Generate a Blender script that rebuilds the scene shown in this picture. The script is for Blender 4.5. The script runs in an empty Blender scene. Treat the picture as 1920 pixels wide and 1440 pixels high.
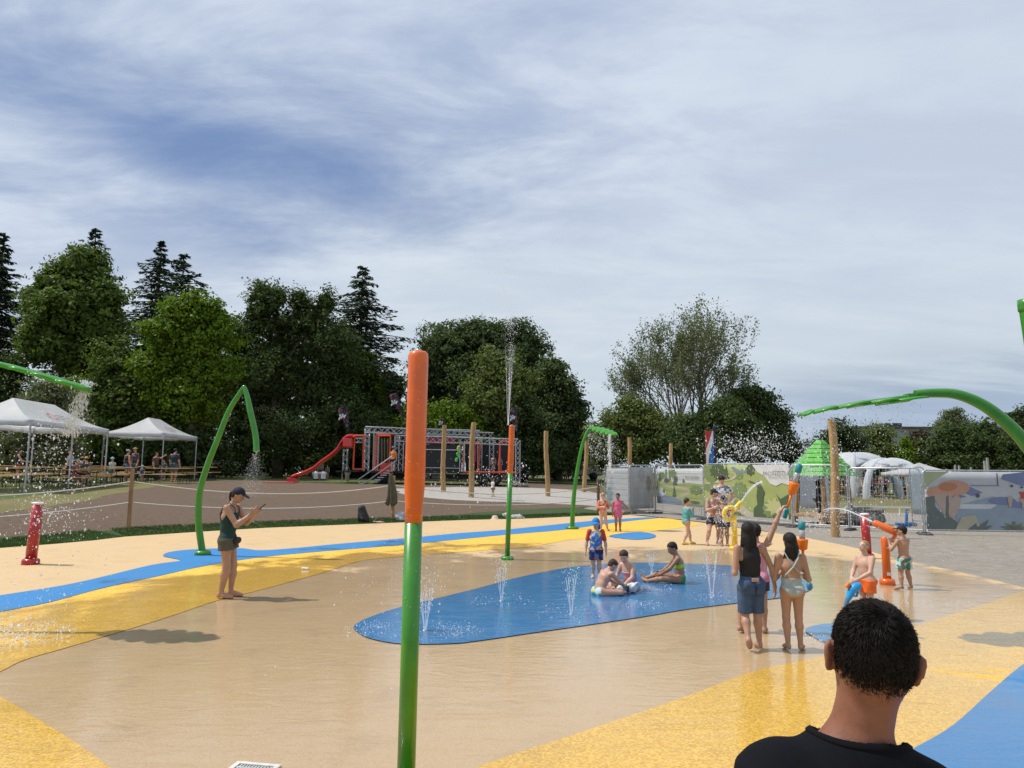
import bpy, bmesh, math, random
import numpy as np
from mathutils import Vector, Matrix
from mathutils.geometry import delaunay_2d_cdt, tessellate_polygon
random.seed(7); RNG = np.random.default_rng(7)
SC = bpy.context.scene; COL = SC.collection
PI = math.pi
def rad(a): return math.radians(a)
# ------------------------------------------------------------------ camera, sky, sun, exposure
F = 1331.0; CAMZ = 1.78; PITCH = 7.02; ROLL = 0.4
cd = bpy.data.cameras.new('camera'); cam = bpy.data.objects.new('camera', cd); COL.objects.link(cam)
CR = Matrix.Rotation(rad(90+PITCH), 3, 'X') @ Matrix.Rotation(rad(ROLL), 3, 'Z')
cam.matrix_world = Matrix.Translation((0, 0, CAMZ)) @ CR.to_4x4()
cd.sensor_width = 36; cd.lens = F/1920*36; cd.clip_start = 0.05; cd.clip_end = 3000
SC.camera = cam
SC.view_settings.view_transform = 'Standard'; SC.view_settings.look = 'None'
SC.view_settings.exposure = 0.06; SC.view_settings.gamma = 1
SC.cycles.max_bounces = 6; SC.cycles.transparent_max_bounces = 12
SUN_EL, SUN_AZ = 57.0, 8.0     # azimuth: degrees in front of the camera's left
sv = Vector((-math.cos(rad(SUN_EL))*math.cos(rad(SUN_AZ)), math.cos(rad(SUN_EL))*math.sin(rad(SUN_AZ)), math.sin(rad(SUN_EL))))
sl = bpy.data.lights.new('sun', 'SUN'); sl.energy = 3.9; sl.angle = rad(0.6); sl.color = (1.0, 0.955, 0.88)
so = bpy.data.objects.new('sun', sl); COL.objects.link(so); so.rotation_euler = sv.to_track_quat('Z', 'Y').to_euler()
W = bpy.data.worlds.new('World'); SC.world = W; W.use_nodes = True
class NT:
    """short-hand for node trees"""
    def __init__(s, tree): s.t = tree; s.n = tree.nodes; s.l = tree.links
    def add(s, typ, **kw):
        n = s.n.new(typ)
        for k, v in kw.items():
            if k.startswith('i_'):
                key = k[2:].replace('_', ' ')
                key = int(key) if key.isdigit() else key
                if hasattr(v, 'is_output'): s.l.new(v, n.inputs[key])
                else: n.inputs[key].default_value = v
            else: setattr(n, k, v)
        return n
    def math(s, op, a, b=0.0, c=0.0, clamp=False):
        n = s.n.new('ShaderNodeMath'); n.operation = op; n.use_clamp = clamp
        for i, v in enumerate((a, b, c)):
            if hasattr(v, 'is_output'): s.l.new(v, n.inputs[i])
            else: n.inputs[i].default_value = v
        return n.outputs[0]
    def mix(s, f, a, b, typ='RGBA', blend='MIX'):
        n = s.n.new('ShaderNodeMix'); n.data_type = typ
        if typ == 'RGBA': n.blend_type = blend
        o = {'RGBA': (0, 6, 7, 2), 'FLOAT': (0, 2, 3, 0), 'VECTOR': (0, 4, 5, 1)}[typ]
        for i, v in zip(o[:3], (f, a, b)):
            if hasattr(v, 'is_output'): s.l.new(v, n.inputs[i])
            else:
                if typ == 'RGBA' and i != 0 and len(v) == 3: v = (*v, 1)
                n.inputs[i].default_value = v
        return n.outputs[o[3]]
    def ramp(s, f, stops):
        n = s.n.new('ShaderNodeValToRGB'); s.l.new(f, n.inputs[0]); e = n.color_ramp.elements
        while len(e) < len(stops): e.new(0.5)
        for q, (p, c) in zip(e, stops): q.position = p; q.color = (*c, 1) if len(c) == 3 else c
        return n.outputs[0]
    def noise(s, vec, scale, detail=3, rough=0.5, dist=0.0):
        n = s.add('ShaderNodeTexNoise', i_Scale=scale, i_Detail=detail, i_Roughness=rough, i_Distortion=dist)
        if vec is not None: s.l.new(vec, n.inputs['Vector'])
        return n.outputs['Fac']
    def maprange(s, v, a, b, c=0.0, d=1.0, smooth=True):
        n = s.add('ShaderNodeMapRange'); n.interpolation_type = 'SMOOTHSTEP' if smooth else 'LINEAR'
        s.l.new(v, n.inputs[0])
        for i, x in enumerate((a, b, c, d)): n.inputs[i+1].default_value = x
        return n.outputs[0]
def ray(px, py):
    return (CR @ Vector(((px-960)/F, -(py-720)/F, -1.0))).normalized()
def build_world():
    T = NT(W.node_tree); T.n.clear()
    sky = T.add('ShaderNodeTexSky'); sky.sky_type = 'NISHITA'; sky.sun_disc = False
    sky.sun_elevation = rad(SUN_EL); sky.sun_rotation = math.atan2(sv.x, sv.y); sky.air_density = 1.0; sky.dust_density = 1.6; sky.ozone_density = 1.3
    tc = T.add('ShaderNodeTexCoord').outputs['Generated']
    sep = T.add('ShaderNodeSeparateXYZ'); T.l.new(tc, sep.inputs[0]); X, Y, Z = sep.outputs
    zz = T.math('ADD', T.math('MAXIMUM', Z, 0.0), 0.16)
    u = T.math('DIVIDE', X, zz); v = T.math('DIVIDE', Y, zz)
    cmb = T.add('ShaderNodeCombineXYZ', i_0=u, i_1=v, i_2=0.0).outputs[0]
    mp = T.add('ShaderNodeMapping'); T.l.new(cmb, mp.inputs[0]); mp.inputs['Rotation'].default_value = (0, 0, rad(-14)); mp.inputs['Scale'].default_value = (0.55, 1.0, 1)
    n1 = T.noise(mp.outputs[0], 1.1, 8, 0.60, 0.15)
    n2 = T.noise(mp.outputs[0], 2.7, 9, 0.64, 0.35)
    mp2 = T.add('ShaderNodeMapping'); T.l.new(cmb, mp2.inputs[0]); mp2.inputs['Rotation'].default_value = (0, 0, rad(-14)); mp2.inputs['Scale'].default_value = (0.30, 1.0, 1)
    n3 = T.noise(mp2.outputs[0], 2.4, 9, 0.62, 0.25)
    def blob(px, py, wx, wy, rot=0.0):
        # soft elliptical region of the sky around a direction
        d = ray(px, py); rt = d.cross(Vector((0, 0, 1))).normalized(); up = rt.cross(d)
        r2 = rt*math.cos(rot)+up*math.sin(rot); u2 = -rt*math.sin(rot)+up*math.cos(rot)
        a = T.add('ShaderNodeVectorMath', operation='DOT_PRODUCT', i_0=tc, i_1=tuple(r2)).outputs['Value']
        b = T.add('ShaderNodeVectorMath', operation='DOT_PRODUCT', i_0=tc, i_1=tuple(u2)).outputs['Value']
        q = T.math('ADD', T.math('POWER', T.math('ABSOLUTE', T.math('DIVIDE', a, wx)), 2.0), T.math('POWER', T.math('ABSOLUTE', T.math('DIVIDE', b, wy)), 2.0))
        return T.math('POWER', 2.718, T.math('MULTIPLY', q, -1.0))
    gap = T.math('ADD', blob(230, 225, 0.40, 0.070, -0.13), T.math('MULTIPLY', blob(600, 290, 0.24, 0.075, -0.25), 0.55))
    gap = T.math('ADD', gap, T.math('MULTIPLY', blob(480, 450, 0.13, 0.05, -0.5), 0.6))
    gap = T.math('ADD', gap, T.math('MULTIPLY', blob(430, 75, 0.16, 0.03, -0.3), 0.35))
    gap = T.math('ADD', gap, T.math('MULTIPLY', blob(1000, 320, 0.14, 0.10, 0.5), 0.22))
    dens = T.math('ADD', T.math('MULTIPLY', n1, 0.30), T.math('MULTIPLY', n2, 0.62))
    dens = T.math('ADD', dens, T.math('MULTIPLY', n3, 0.55))
    dens = T.math('ADD', dens, 0.08)
    dens = T.math('SUBTRACT', dens, T.math('MULTIPLY', gap, 0.36))
    dens = T.math('ADD', dens, T.math('MULTIPLY', T.maprange(X, -0.15, 0.35), 0.28))
    glow = blob(930, 560, 0.42, 0.13)
    dens = T.math('ADD', dens, T.math('MULTIPLY', glow, 0.22))
    cov = T.maprange(dens, 0.20, 0.90)
    lo = T.math('MULTIPLY', blob(1820, 730, 0.33, 0.045, 0.05), T.maprange(n3, 0.40, 0.60))
    lo2 = blob(1750, 790, 0.30, 0.05)
    ccol = T.mix(T.maprange(n2, 0.35, 0.68), (4.2, 5.0, 6.7), (6.4, 7.2, 8.3))
    ccol = T.mix(T.math('MULTIPLY', T.maprange(X, 0.0, 0.5), 0.60), ccol, (5.9, 6.6, 7.6))
    ccol = T.mix(T.maprange(Z, 0.30, 0.02), ccol, (6.0, 6.8, 7.3))
    ccol = T.mix(T.math('MULTIPLY', glow, 0.6, clamp=True), ccol, (6.6, 7.3, 7.9))
    ccol = T.mix(T.math('MULTIPLY', lo, 0.85, clamp=True), ccol, (3.5, 4.3, 5.3))
    ccol = T.mix(T.math('MULTIPLY', lo2, 0.75, clamp=True), ccol, (3.5, 4.4, 6.0))
    blue = T.mix(0.72, sky.outputs[0], (1.55, 2.55, 4.95))
    c = T.mix(cov, blue, ccol)
    c = T.mix(T.maprange(Z, -0.01, -0.05), c, (1.0, 1.0, 0.9))
    bg = T.add('ShaderNodeBackground', i_Strength=0.1); T.l.new(c, bg.inputs[0])
    out = T.add('ShaderNodeOutputWorld'); T.l.new(bg.outputs[0], out.inputs[0])
build_world()
# ------------------------------------------------------------------ coordinates
CP = Vector((0, 0, CAMZ))
EA = (-11.7, 16.2)
def sstep(a, b, x):
    t = np.clip((np.asarray(x, float)-a)/(b-a), 0, 1); return t*t*(3-2*t)
def terr(x, y):
    x = np.asarray(x, float); y = np.asarray(y, float)
    s = (x-EA[0])*-0.642+(y-EA[1])*0.767
    s2 = np.maximum(s-0.3, 0)
    z = 1.3*(1-np.exp(-s2/11.0))
    fade = 1-sstep(5.0, 15.0, x-0.12*(y-30))
    z = z*fade*sstep(4, 12, y)
    return z+0.0
def tz(x, y): return float(terr(x, y))
def AT(px, py, Y):
    d = ray(px, py); return CP+d*(Y/d.y)
def G(px, py, z=0.0):
    d = ray(px, py); t = (z-CAMZ)/d.z; return CP+d*t
def GT(px, py, dz=0.0, tmax=400):
    d = ray(px, py); t = 1.0
    while t < tmax:
        p = CP+d*t
        if p.z < tz(p.x, p.y)+dz: break
        t += 0.25 if t < 60 else 2
    a, b = t-2, t
    for _ in range(24):
        m = (a+b)/2; p = CP+d*m
        if p.z < tz(p.x, p.y)+dz: b = m
        else: a = m
    p = CP+d*b; return Vector((p.x, p.y, tz(p.x, p.y)+dz))
# ------------------------------------------------------------------ materials
MATS = {}
def mat(name, col, rough=0.6, var=0.15, scale=8.0, bump=0.0, bscale=None, metal=0.0, spec=0.5, coat=0.0, trans=0.0, col2=None, sheen=0.0, detail=4, stretch=None, alpha=None, sss=0.0):
    if name in MATS: return MATS[name]
    m = bpy.data.materials.new(name); m.use_nodes = True; T = NT(m.node_tree)
    b = T.n['Principled BSDF']; tc = T.add('ShaderNodeTexCoord').outputs['Object']
    if stretch:
        mp = T.add('ShaderNodeMapping'); T.l.new(tc, mp.inputs[0]); mp.inputs['Scale'].default_value = stretch; tc = mp.outputs[0]
    n = T.noise(tc, scale, detail, 0.6)
    f = T.maprange(n, 0.3, 0.7)
    c2 = col2 if col2 else tuple(min(1, x*(1-var)) for x in col)
    c1 = col if col2 else tuple(min(1, x*(1+var*0.6)) for x in col)
    c = T.mix(f, c2, c1); T.l.new(c, b.inputs['Base Color'])
    T.l.new(T.maprange(n, 0.2, 0.8, max(0.02, rough-0.08), min(1, rough+0.08)), b.inputs['Roughness'])
    b.inputs['Metallic'].default_value = metal; b.inputs['Specular IOR Level'].default_value = spec
    b.inputs['Coat Weight'].default_value = coat; b.inputs['Coat Roughness'].default_value = 0.12
    if sss:
        b.inputs['Subsurface Weight'].default_value = sss; b.inputs['Subsurface Radius'].default_value = (0.02, 0.008, 0.004); b.inputs['Subsurface Scale'].default_value = 0.4
    if sheen: b.inputs['Sheen Weight'].default_value = sheen
    if bump:
        n2 = T.noise(tc, bscale or scale*4, 4, 0.6)
        bp = T.add('ShaderNodeBump', i_Strength=1.0, i_Distance=bump); T.l.new(n2, bp.inputs['Height']); T.l.new(bp.outputs[0], b.inputs['Normal'])
    if trans or alpha is not None:
        out = T.n['Material Output']
        if trans:
            tr = T.add('ShaderNodeBsdfTranslucent'); T.l.new(c, tr.inputs[0]); ms = T.add('ShaderNodeMixShader', i_0=trans)
            T.l.new(b.outputs[0], ms.inputs[1]); T.l.new(tr.outputs[0], ms.inputs[2]); T.l.new(ms.outputs[0], out.inputs[0])
        if alpha is not None: b.inputs['Alpha'].default_value = alpha
    MATS[name] = m; return m
def mat_cells(name, cols, scale, rough=0.7, base=None, thr=None):
    """printed cloth: cells of several colours"""
    if name in MATS: return MATS[name]
    m = bpy.data.materials.new(name); m.use_nodes = True; T = NT(m.node_tree); b = T.n['Principled BSDF']
    tc = T.add('ShaderNodeTexCoord').outputs['Object']
    w = T.add('ShaderNodeTexNoise', i_Scale=scale*0.8); T.l.new(tc, w.inputs['Vector'])
    tv = T.add('ShaderNodeVectorMath', operation='MULTIPLY_ADD', i_0=w.outputs['Color'], i_1=(0.6/scale,)*3, i_2=tc).outputs[0]
    v = T.add('ShaderNodeTexVoronoi', i_Scale=scale); T.l.new(tv, v.inputs['Vector'])
    sp = T.add('ShaderNodeSeparateXYZ'); T.l.new(v.outputs['Color'], sp.inputs[0])
    n = T.n.new('ShaderNodeValToRGB'); n.color_ramp.interpolation = 'CONSTANT'; e = n.color_ramp.elements
    while len(e) < len(cols): e.new(0.5)
    for i, (q, c) in enumerate(zip(e, cols)): q.position = i/len(cols); q.color = (*c, 1)
    T.l.new(sp.outputs[0], n.inputs[0]); T.l.new(n.outputs[0], b.inputs['Base Color']); b.inputs['Roughness'].default_value = rough
    MATS[name] = m; return m
# ------------------------------------------------------------------ objects
def tag(o, label=None, cat=None, group=None, kind=None):
    if label: o['label'] = label
    if cat: o['category'] = cat
    if group: o['group'] = group
    if kind: o['kind'] = kind
    return o
def thing(name, label, cat, loc=(0, 0, 0), rz=0.0, group=None):
    o = bpy.data.objects.new(name, None); COL.objects.link(o); o.location = loc; o.rotation_euler = (0, 0, rz)
    o.empty_display_size = 0.1
    return tag(o, label, cat, group)
def npmesh(name, V, Fc, m=None, parent=None, smooth=False, k=None, mats=None, mi=None):
    """V (n,3); Fc (m,k) array of equal polygons"""
    V = np.asarray(V, np.float32); Fc = np.asarray(Fc, np.int32)
    me = bpy.data.meshes.new(name); me.vertices.add(len(V)); me.vertices.foreach_set('co', V.ravel())
    k = Fc.shape[1]; me.loops.add(Fc.size); me.loops.foreach_set('vertex_index', Fc.ravel())
    me.polygons.add(len(Fc)); me.polygons.foreach_set('loop_start', np.arange(0, Fc.size, k, dtype=np.int32))
    try: me.polygons.foreach_set('loop_total', np.full(len(Fc), k, np.int32))
    except Exception: pass
    if smooth: me.polygons.foreach_set('use_smooth', np.ones(len(Fc), bool))
    if mi is not None: me.polygons.foreach_set('material_index', np.asarray(mi, np.int32))
    me.update(calc_edges=True); me.validate()
    for q in (mats or ([m] if m else [])): me.materials.append(q)
    o = bpy.data.objects.new(name, me); COL.objects.link(o)
    if parent is not None: o.parent = parent
    return o
def copy_tree(o, parent=None):
    c = o.copy(); COL.objects.link(c)
    if parent is not None: c.parent = parent
    for ch in list(o.children): copy_tree(ch, c)
    return c
class MB:
    """mesh builder: collects shapes, links them as one object"""
    def __init__(s): s.v = []; s.f = []; s.sm = []; s.mi = []; s.cur = 0
    def _add(s, V, Fs, smooth=False):
        o = len(s.v); s.v += [tuple(map(float, p)) for p in V]
        for f in Fs: s.f.append(tuple(o+i for i in f)); s.sm.append(smooth); s.mi.append(s.cur)
        return s
    def box(s, c, d, rz=0.0, bev=0.0, M=None):
        hx, hy, hz = d[0]/2, d[1]/2, d[2]/2
        if bev and min(hx, hy, hz) > bev:
            b = bev; V = []
            for sx in (-1, 1):
                for sy in (-1, 1):
                    for sz in (-1, 1):
                        V += [(sx*hx, sy*(hy-b), sz*(hz-b)), (sx*(hx-b), sy*hy, sz*(hz-b)), (sx*(hx-b), sy*(hy-b), sz*hz)]
            def I(sx, sy, sz, k): return (((sx > 0)*2+(sy > 0))*2+(sz > 0))*3+k
            Fs = []
            for a in (-1, 1):
                Fs += [[I(a, -1, -1, 0), I(a, 1, -1, 0), I(a, 1, 1, 0), I(a, -1, 1, 0)], [I(-1, a, -1, 1), I(1, a, -1, 1), I(1, a, 1, 1), I(-1, a, 1, 1)], [I(-1, -1, a, 2), I(1, -1, a, 2), I(1, 1, a, 2), I(-1, 1, a, 2)]]
                for b2 in (-1, 1):
                    Fs += [[I(a, b2, -1, 0), I(a, b2, 1, 0), I(a, b2, 1, 1), I(a, b2, -1, 1)], [I(a, -1, b2, 0), I(a, 1, b2, 0), I(a, 1, b2, 2), I(a, -1, b2, 2)], [I(-1, a, b2, 1), I(1, a, b2, 1), I(1, a, b2, 2), I(-1, a, b2, 2)]]
                    for c2 in (-1, 1): Fs.append([I(a, b2, c2, 0), I(a, b2, c2, 1), I(a, b2, c2, 2)])
        else:
            V = [(x, y, z) for x in (-hx, hx) for y in (-hy, hy) for z in (-hz, hz)]
            Fs = [(0, 1, 3, 2), (4, 6, 7, 5), (0, 4, 5, 1), (2, 3, 7, 6), (0, 2, 6, 4), (1, 5, 7, 3)]
        R = M if M is not None else Matrix.Rotation(rz, 3, 'Z')
        return s._add([R @ Vector(p)+Vector(c) for p in V], Fs)
    def tube(s, pts, r, n=8, cap=True, smooth=True, flat=1.0, up=None):
        pts = [Vector(p) for p in pts]; N = len(pts)
        rs = r if hasattr(r, '__len__') else [r]*N
        V = []; Fs = []; prev = None
        for i, p in enumerate(pts):
            t = (pts[min(i+1, N-1)]-pts[max(i-1, 0)])
            if t.length < 1e-9: t = Vector((0, 0, 1))
            t.normalize()
            if prev is None:
                a = Vector(up) if up else (Vector((0, 0, 1)) if abs(t.z) < 0.9 else Vector((1, 0, 0)))
            else: a = prev
            a = (a-t*a.dot(t))
            if a.length < 1e-6: a = t.orthogonal()
            a.normalize(); b = t.cross(a); prev = a
            for k in range(n):
                th = 2*PI*k/n; V.append(p+(a*math.cos(th)*flat+b*math.sin(th))*rs[i])
        for i in range(N-1):
            for k in range(n):
                Fs.append((i*n+k, i*n+(k+1) % n, (i+1)*n+(k+1) % n, (i+1)*n+k))
        s._add(V, Fs, smooth)
        if cap: s._add(V[:n], [tuple(range(n-1, -1, -1))]); s._add(V[-n:], [tuple(range(n))])
        return s
    def lathe(s, prof, n=24, c=(0, 0, 0), M=None, smooth=True):
        """prof: (r,z) list"""
        V = []; Fs = []
        for r, z in prof:
            for k in range(n):
                th = 2*PI*k/n; V.append(Vector((r*math.cos(th), r*math.sin(th), z)))
        for i in range(len(prof)-1):
            for k in range(n): Fs.append((i*n+k, i*n+(k+1) % n, (i+1)*n+(k+1) % n, (i+1)*n+k))
        if prof[0][0] > 1e-4: Fs.append(tuple(range(n-1, -1, -1)))
        if prof[-1][0] > 1e-4: Fs.append(tuple((len(prof)-1)*n+k for k in range(n)))
        if M is not None: V = [M @ v for v in V]
        return s._add([v+Vector(c) for v in V], Fs, smooth)
    def ell(s, c, r, nu=12, nv=8, M=None):
        pr = [(max(1e-5, math.sin(PI*i/nv)), -math.cos(PI*i/nv)) for i in range(nv+1)]
        V = []; Fs = []
        for a, z in pr:
            for k in range(nu):
                th = 2*PI*k/nu; q = Vector((a*math.cos(th)*r[0], a*math.sin(th)*r[1], z*r[2]))
                if M is not None: q = M @ q
                V.append(q+Vector(c))
        for i in range(nv):
            for k in range(nu): Fs.append((i*nu+k, i*nu+(k+1) % nu, (i+1)*nu+(k+1) % nu, (i+1)*nu+k))
        return s._add(V, Fs, True)
    def face(s, V, smooth=False): return s._add(V, [tuple(range(len(V)))], smooth)
    def prism(s, poly, fn, d):
        """poly: 2D outline, fn(u,v,w)->3D, thickness d"""
        n = len(poly); A = [fn(u, v, 0) for u, v in poly]; B = [fn(u, v, d) for u, v in poly]
        tri = tessellate_polygon([[Vector((u, v, 0)) for u, v in poly]])
        Fs = [tuple(t) for t in tri]+[tuple(i+n for i in reversed(t)) for t in tri]+[(i, (i+1) % n, n+(i+1) % n, n+i) for i in range(n)]
        return s._add(A+B, Fs)
    def grid(s, P, smooth=True):
        """P[i][j] of points"""
        a, b = len(P), len(P[0])
        return s._add([p for row in P for p in row], [(i*b+j, i*b+j+1, (i+1)*b+j+1, (i+1)*b+j) for i in range(a-1) for j in range(b-1)], smooth)
    def build(s, name, m, parent=None, solid=0.0, bev=0.0, fixn=True):
        me = bpy.data.meshes.new(name); me.from_pydata(s.v, [], s.f)
        me.polygons.foreach_set('use_smooth', s.sm)
        ms = m if isinstance(m, (list, tuple)) else [m]
        for q in ms: me.materials.append(q)
        me.polygons.foreach_set('material_index', s.mi)
        if fixn or solid:
            bm = bmesh.new(); bm.from_mesh(me); bmesh.ops.recalc_face_normals(bm, faces=bm.faces)
            bm.to_mesh(me); bm.free()
        me.update(); o = bpy.data.objects.new(name, me); COL.objects.link(o)
        if solid:
            md = o.modifiers.new('solid', 'SOLIDIFY'); md.thickness = solid; md.offset = 0
        if parent is not None: o.parent = parent
        return o
def catmull(P, n=8, closed=False):
    P = [Vector(p) for p in P]; N = len(P); out = []
    rng = range(N) if closed else range(N-1)
    for i in rng:
        if closed: a, b, c, d = P[(i-1) % N], P[i], P[(i+1) % N], P[(i+2) % N]
        else: a, b, c, d = P[max(i-1, 0)], P[i], P[i+1], P[min(i+2, N-1)]
        for k in range(n):
            t = k/n; out.append(0.5*((2*b)+(c-a)*t+(2*a-5*b+4*c-d)*t*t+(3*b-a-3*c+d)*t**3))
    if not closed: out.append(P[-1])
    return out
# ------------------------------------------------------------------ signed distance modelling (one continuous skin)
def pr_cone(a, b, ra, rb, su=1.0, sw=1.0, u=None, flat=False, tag_=''):
    return dict(t='c', a=Vector(a), b=Vector(b), ra=ra, rb=rb, su=su, sw=sw, u=Vector(u) if u is not None else None, flat=flat, tag=tag_)
def pr_ell(c, r, R=None, tag_=''):
    return dict(t='e', c=Vector(c), r=tuple(r), R=R, tag=tag_)
def sd_eval(p, X, Y, Z, off):
    if p['t'] == 'e':
        x, y, z = X-p['c'].x, Y-p['c'].y, Z-p['c'].z
        if p['R'] is not None:
            R = p['R']
            x, y, z = (R[0][0]*x+R[1][0]*y+R[2][0]*z, R[0][1]*x+R[1][1]*y+R[2][1]*z, R[0][2]*x+R[1][2]*y+R[2][2]*z)
        r = p['r']; k0 = np.sqrt((x/r[0])**2+(y/r[1])**2+(z/r[2])**2)+1e-9
        k1 = np.sqrt((x/r[0]**2)**2+(y/r[1]**2)**2+(z/r[2]**2)**2)+1e-9
        return k0*(k0-1)/k1-off
    ax = p['b']-p['a']; L = max(ax.length, 1e-5); t = ax/L
    u = p['u'] if p['u'] is not None else t.orthogonal(); u = (u-t*u.dot(t)).normalized(); w = t.cross(u)
    x, y, z = X-p['a'].x, Y-p['a'].y, Z-p['a'].z
    tt = x*t.x+y*t.y+z*t.z; uu = x*u.x+y*u.y+z*u.z; ww = x*w.x+y*w.y+z*w.z
    h = np.clip(tt/L, 0, 1); r = p['ra']+(p['rb']-p['ra'])*h
    q = np.sqrt((tt-h*L)**2+(uu/p['su'])**2+(ww/p['sw'])**2)
    d = (q-r)*min(p['su'], p['sw'], 1.0)-off
    if p['flat']: d = np.maximum(d, np.maximum(tt-L, -tt))
    return d
def sd_bounds(p, off):
    if p['t'] == 'e': r = max(p['r'])+off; return [p['c'][i]-r for i in range(3)], [p['c'][i]+r for i in range(3)]
    r = max(p['ra'], p['rb'])*max(1, p['su'], p['sw'])+off
    return [min(p['a'][i], p['b'][i])-r for i in range(3)], [max(p['a'][i], p['b'][i])+r for i in range(3)]
def sdf_mesh(prims, res, k=0.02, off=0.0, clips=(), cuts=(), noise=None, within=()):
    lo = np.array([1e9]*3); hi = -lo
    for p in prims:
        a, b = sd_bounds(p, off); lo = np.minimum(lo, a); hi = np.maximum(hi, b)
    lo -= 2*res; hi += 2*res; n = np.ceil((hi-lo)/res).astype(int)+1
    ax = [lo[i]+np.arange(n[i])*res for i in range(3)]
    D = np.full(n, 0.5, np.float32)
    for p in prims:
        a, b = sd_bounds(p, off); m = k+2*res
        i0 = [max(0, int((a[i]-m-lo[i])/res)) for i in range(3)]; i1 = [min(n[i], int((b[i]+m-lo[i])/res)+2) for i in range(3)]
        sl_ = tuple(slice(i0[i], i1[i]) for i in range(3))
        X, Y, Z = np.meshgrid(ax[0][sl_[0]], ax[1][sl_[1]], ax[2][sl_[2]], indexing='ij', sparse=True)
        d = sd_eval(p, X, Y, Z, off); E = D[sl_]
        kk = p.get('k', k)
        h = np.maximum(kk-np.abs(E-d), 0)/kk
        D[sl_] = np.minimum(E, d)-h*h*kk*0.25
    X, Y, Z = np.meshgrid(*ax, indexing='ij', sparse=True)
    if noise is not None: D = D+noise(X, Y, Z).astype(np.float32)
    for nrm, c in clips: D = np.maximum(D, nrm[0]*X+nrm[1]*Y+nrm[2]*Z-c)
    for p in cuts: D = np.maximum(D, -sd_eval(p, X, Y, Z, 0.0))
    for p in within: D = np.maximum(D, sd_eval(p, X, Y, Z, 0.0))
    return surf_nets(D, lo, res)
def surf_nets(D, lo, h):
    s = D < 0; nx, ny, nz = D.shape
    cnt = np.zeros((nx-1, ny-1, nz-1), np.int8)
    C = [(i, j, k) for i in (0, 1) for j in (0, 1) for k in (0, 1)]
    for i, j, k in C: cnt += s[i:nx-1+i, j:ny-1+j, k:nz-1+k]
    act = (cnt > 0) & (cnt < 8); I = np.argwhere(act)
    if len(I) == 0: return np.zeros((0, 3)), np.zeros((0, 4), int)
    idx = np.full(act.shape, -1, np.int64); idx[act] = np.arange(len(I))
    vals = {c: D[I[:, 0]+c[0], I[:, 1]+c[1], I[:, 2]+c[2]] for c in C}
    P = np.zeros((len(I), 3)); N = np.zeros(len(I))
    for c in C:
        for a in range(3):
            if c[a] == 0:
                e = list(c); e[a] = 1; e = tuple(e); v0, v1 = vals[c], vals[e]
                m = (v0 < 0) != (v1 < 0); t = np.where(m, v0/(v0-v1+1e-12), 0)
                for q in range(3): P[:, q] += np.where(m, c[q]+(t if q == a else 0), 0)
                N += m
    P = (P/N[:, None]+I)*h+lo
    Fs = []
    for a in range(3):
        b, c = (a+1) % 3, (a+2) % 3
        sl0 = [slice(1, -1)]*3; sl1 = [slice(1, -1)]*3; sl0[a] = slice(0, -1); sl1[a] = slice(1, None)
        s0, s1 = s[tuple(sl0)], s[tuple(sl1)]
        E = np.argwhere(s0 != s1); off = np.array([1, 1, 1]); off[a] = 0; E = E+off
        dirn = s[E[:, 0], E[:, 1], E[:, 2]]
        def g(db, dc):
            q = E.copy(); q[:, b] += db; q[:, c] += dc; return idx[q[:, 0], q[:, 1], q[:, 2]]
        Q = np.stack([g(-1, -1), g(0, -1), g(0, 0), g(-1, 0)], 1); Q[~dirn] = Q[~dirn][:, ::-1]; Fs.append(Q)
    Fs = np.concatenate(Fs); Fs = Fs[(Fs >= 0).all(1)]
    return P, Fs
def sdf_obj(name, m, parent, prims, res, **kw):
    V, Fq = sdf_mesh(prims, res, **kw)
    if len(Fq) == 0: return None
    return npmesh(name, V, Fq, m, parent, smooth=True)
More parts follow.
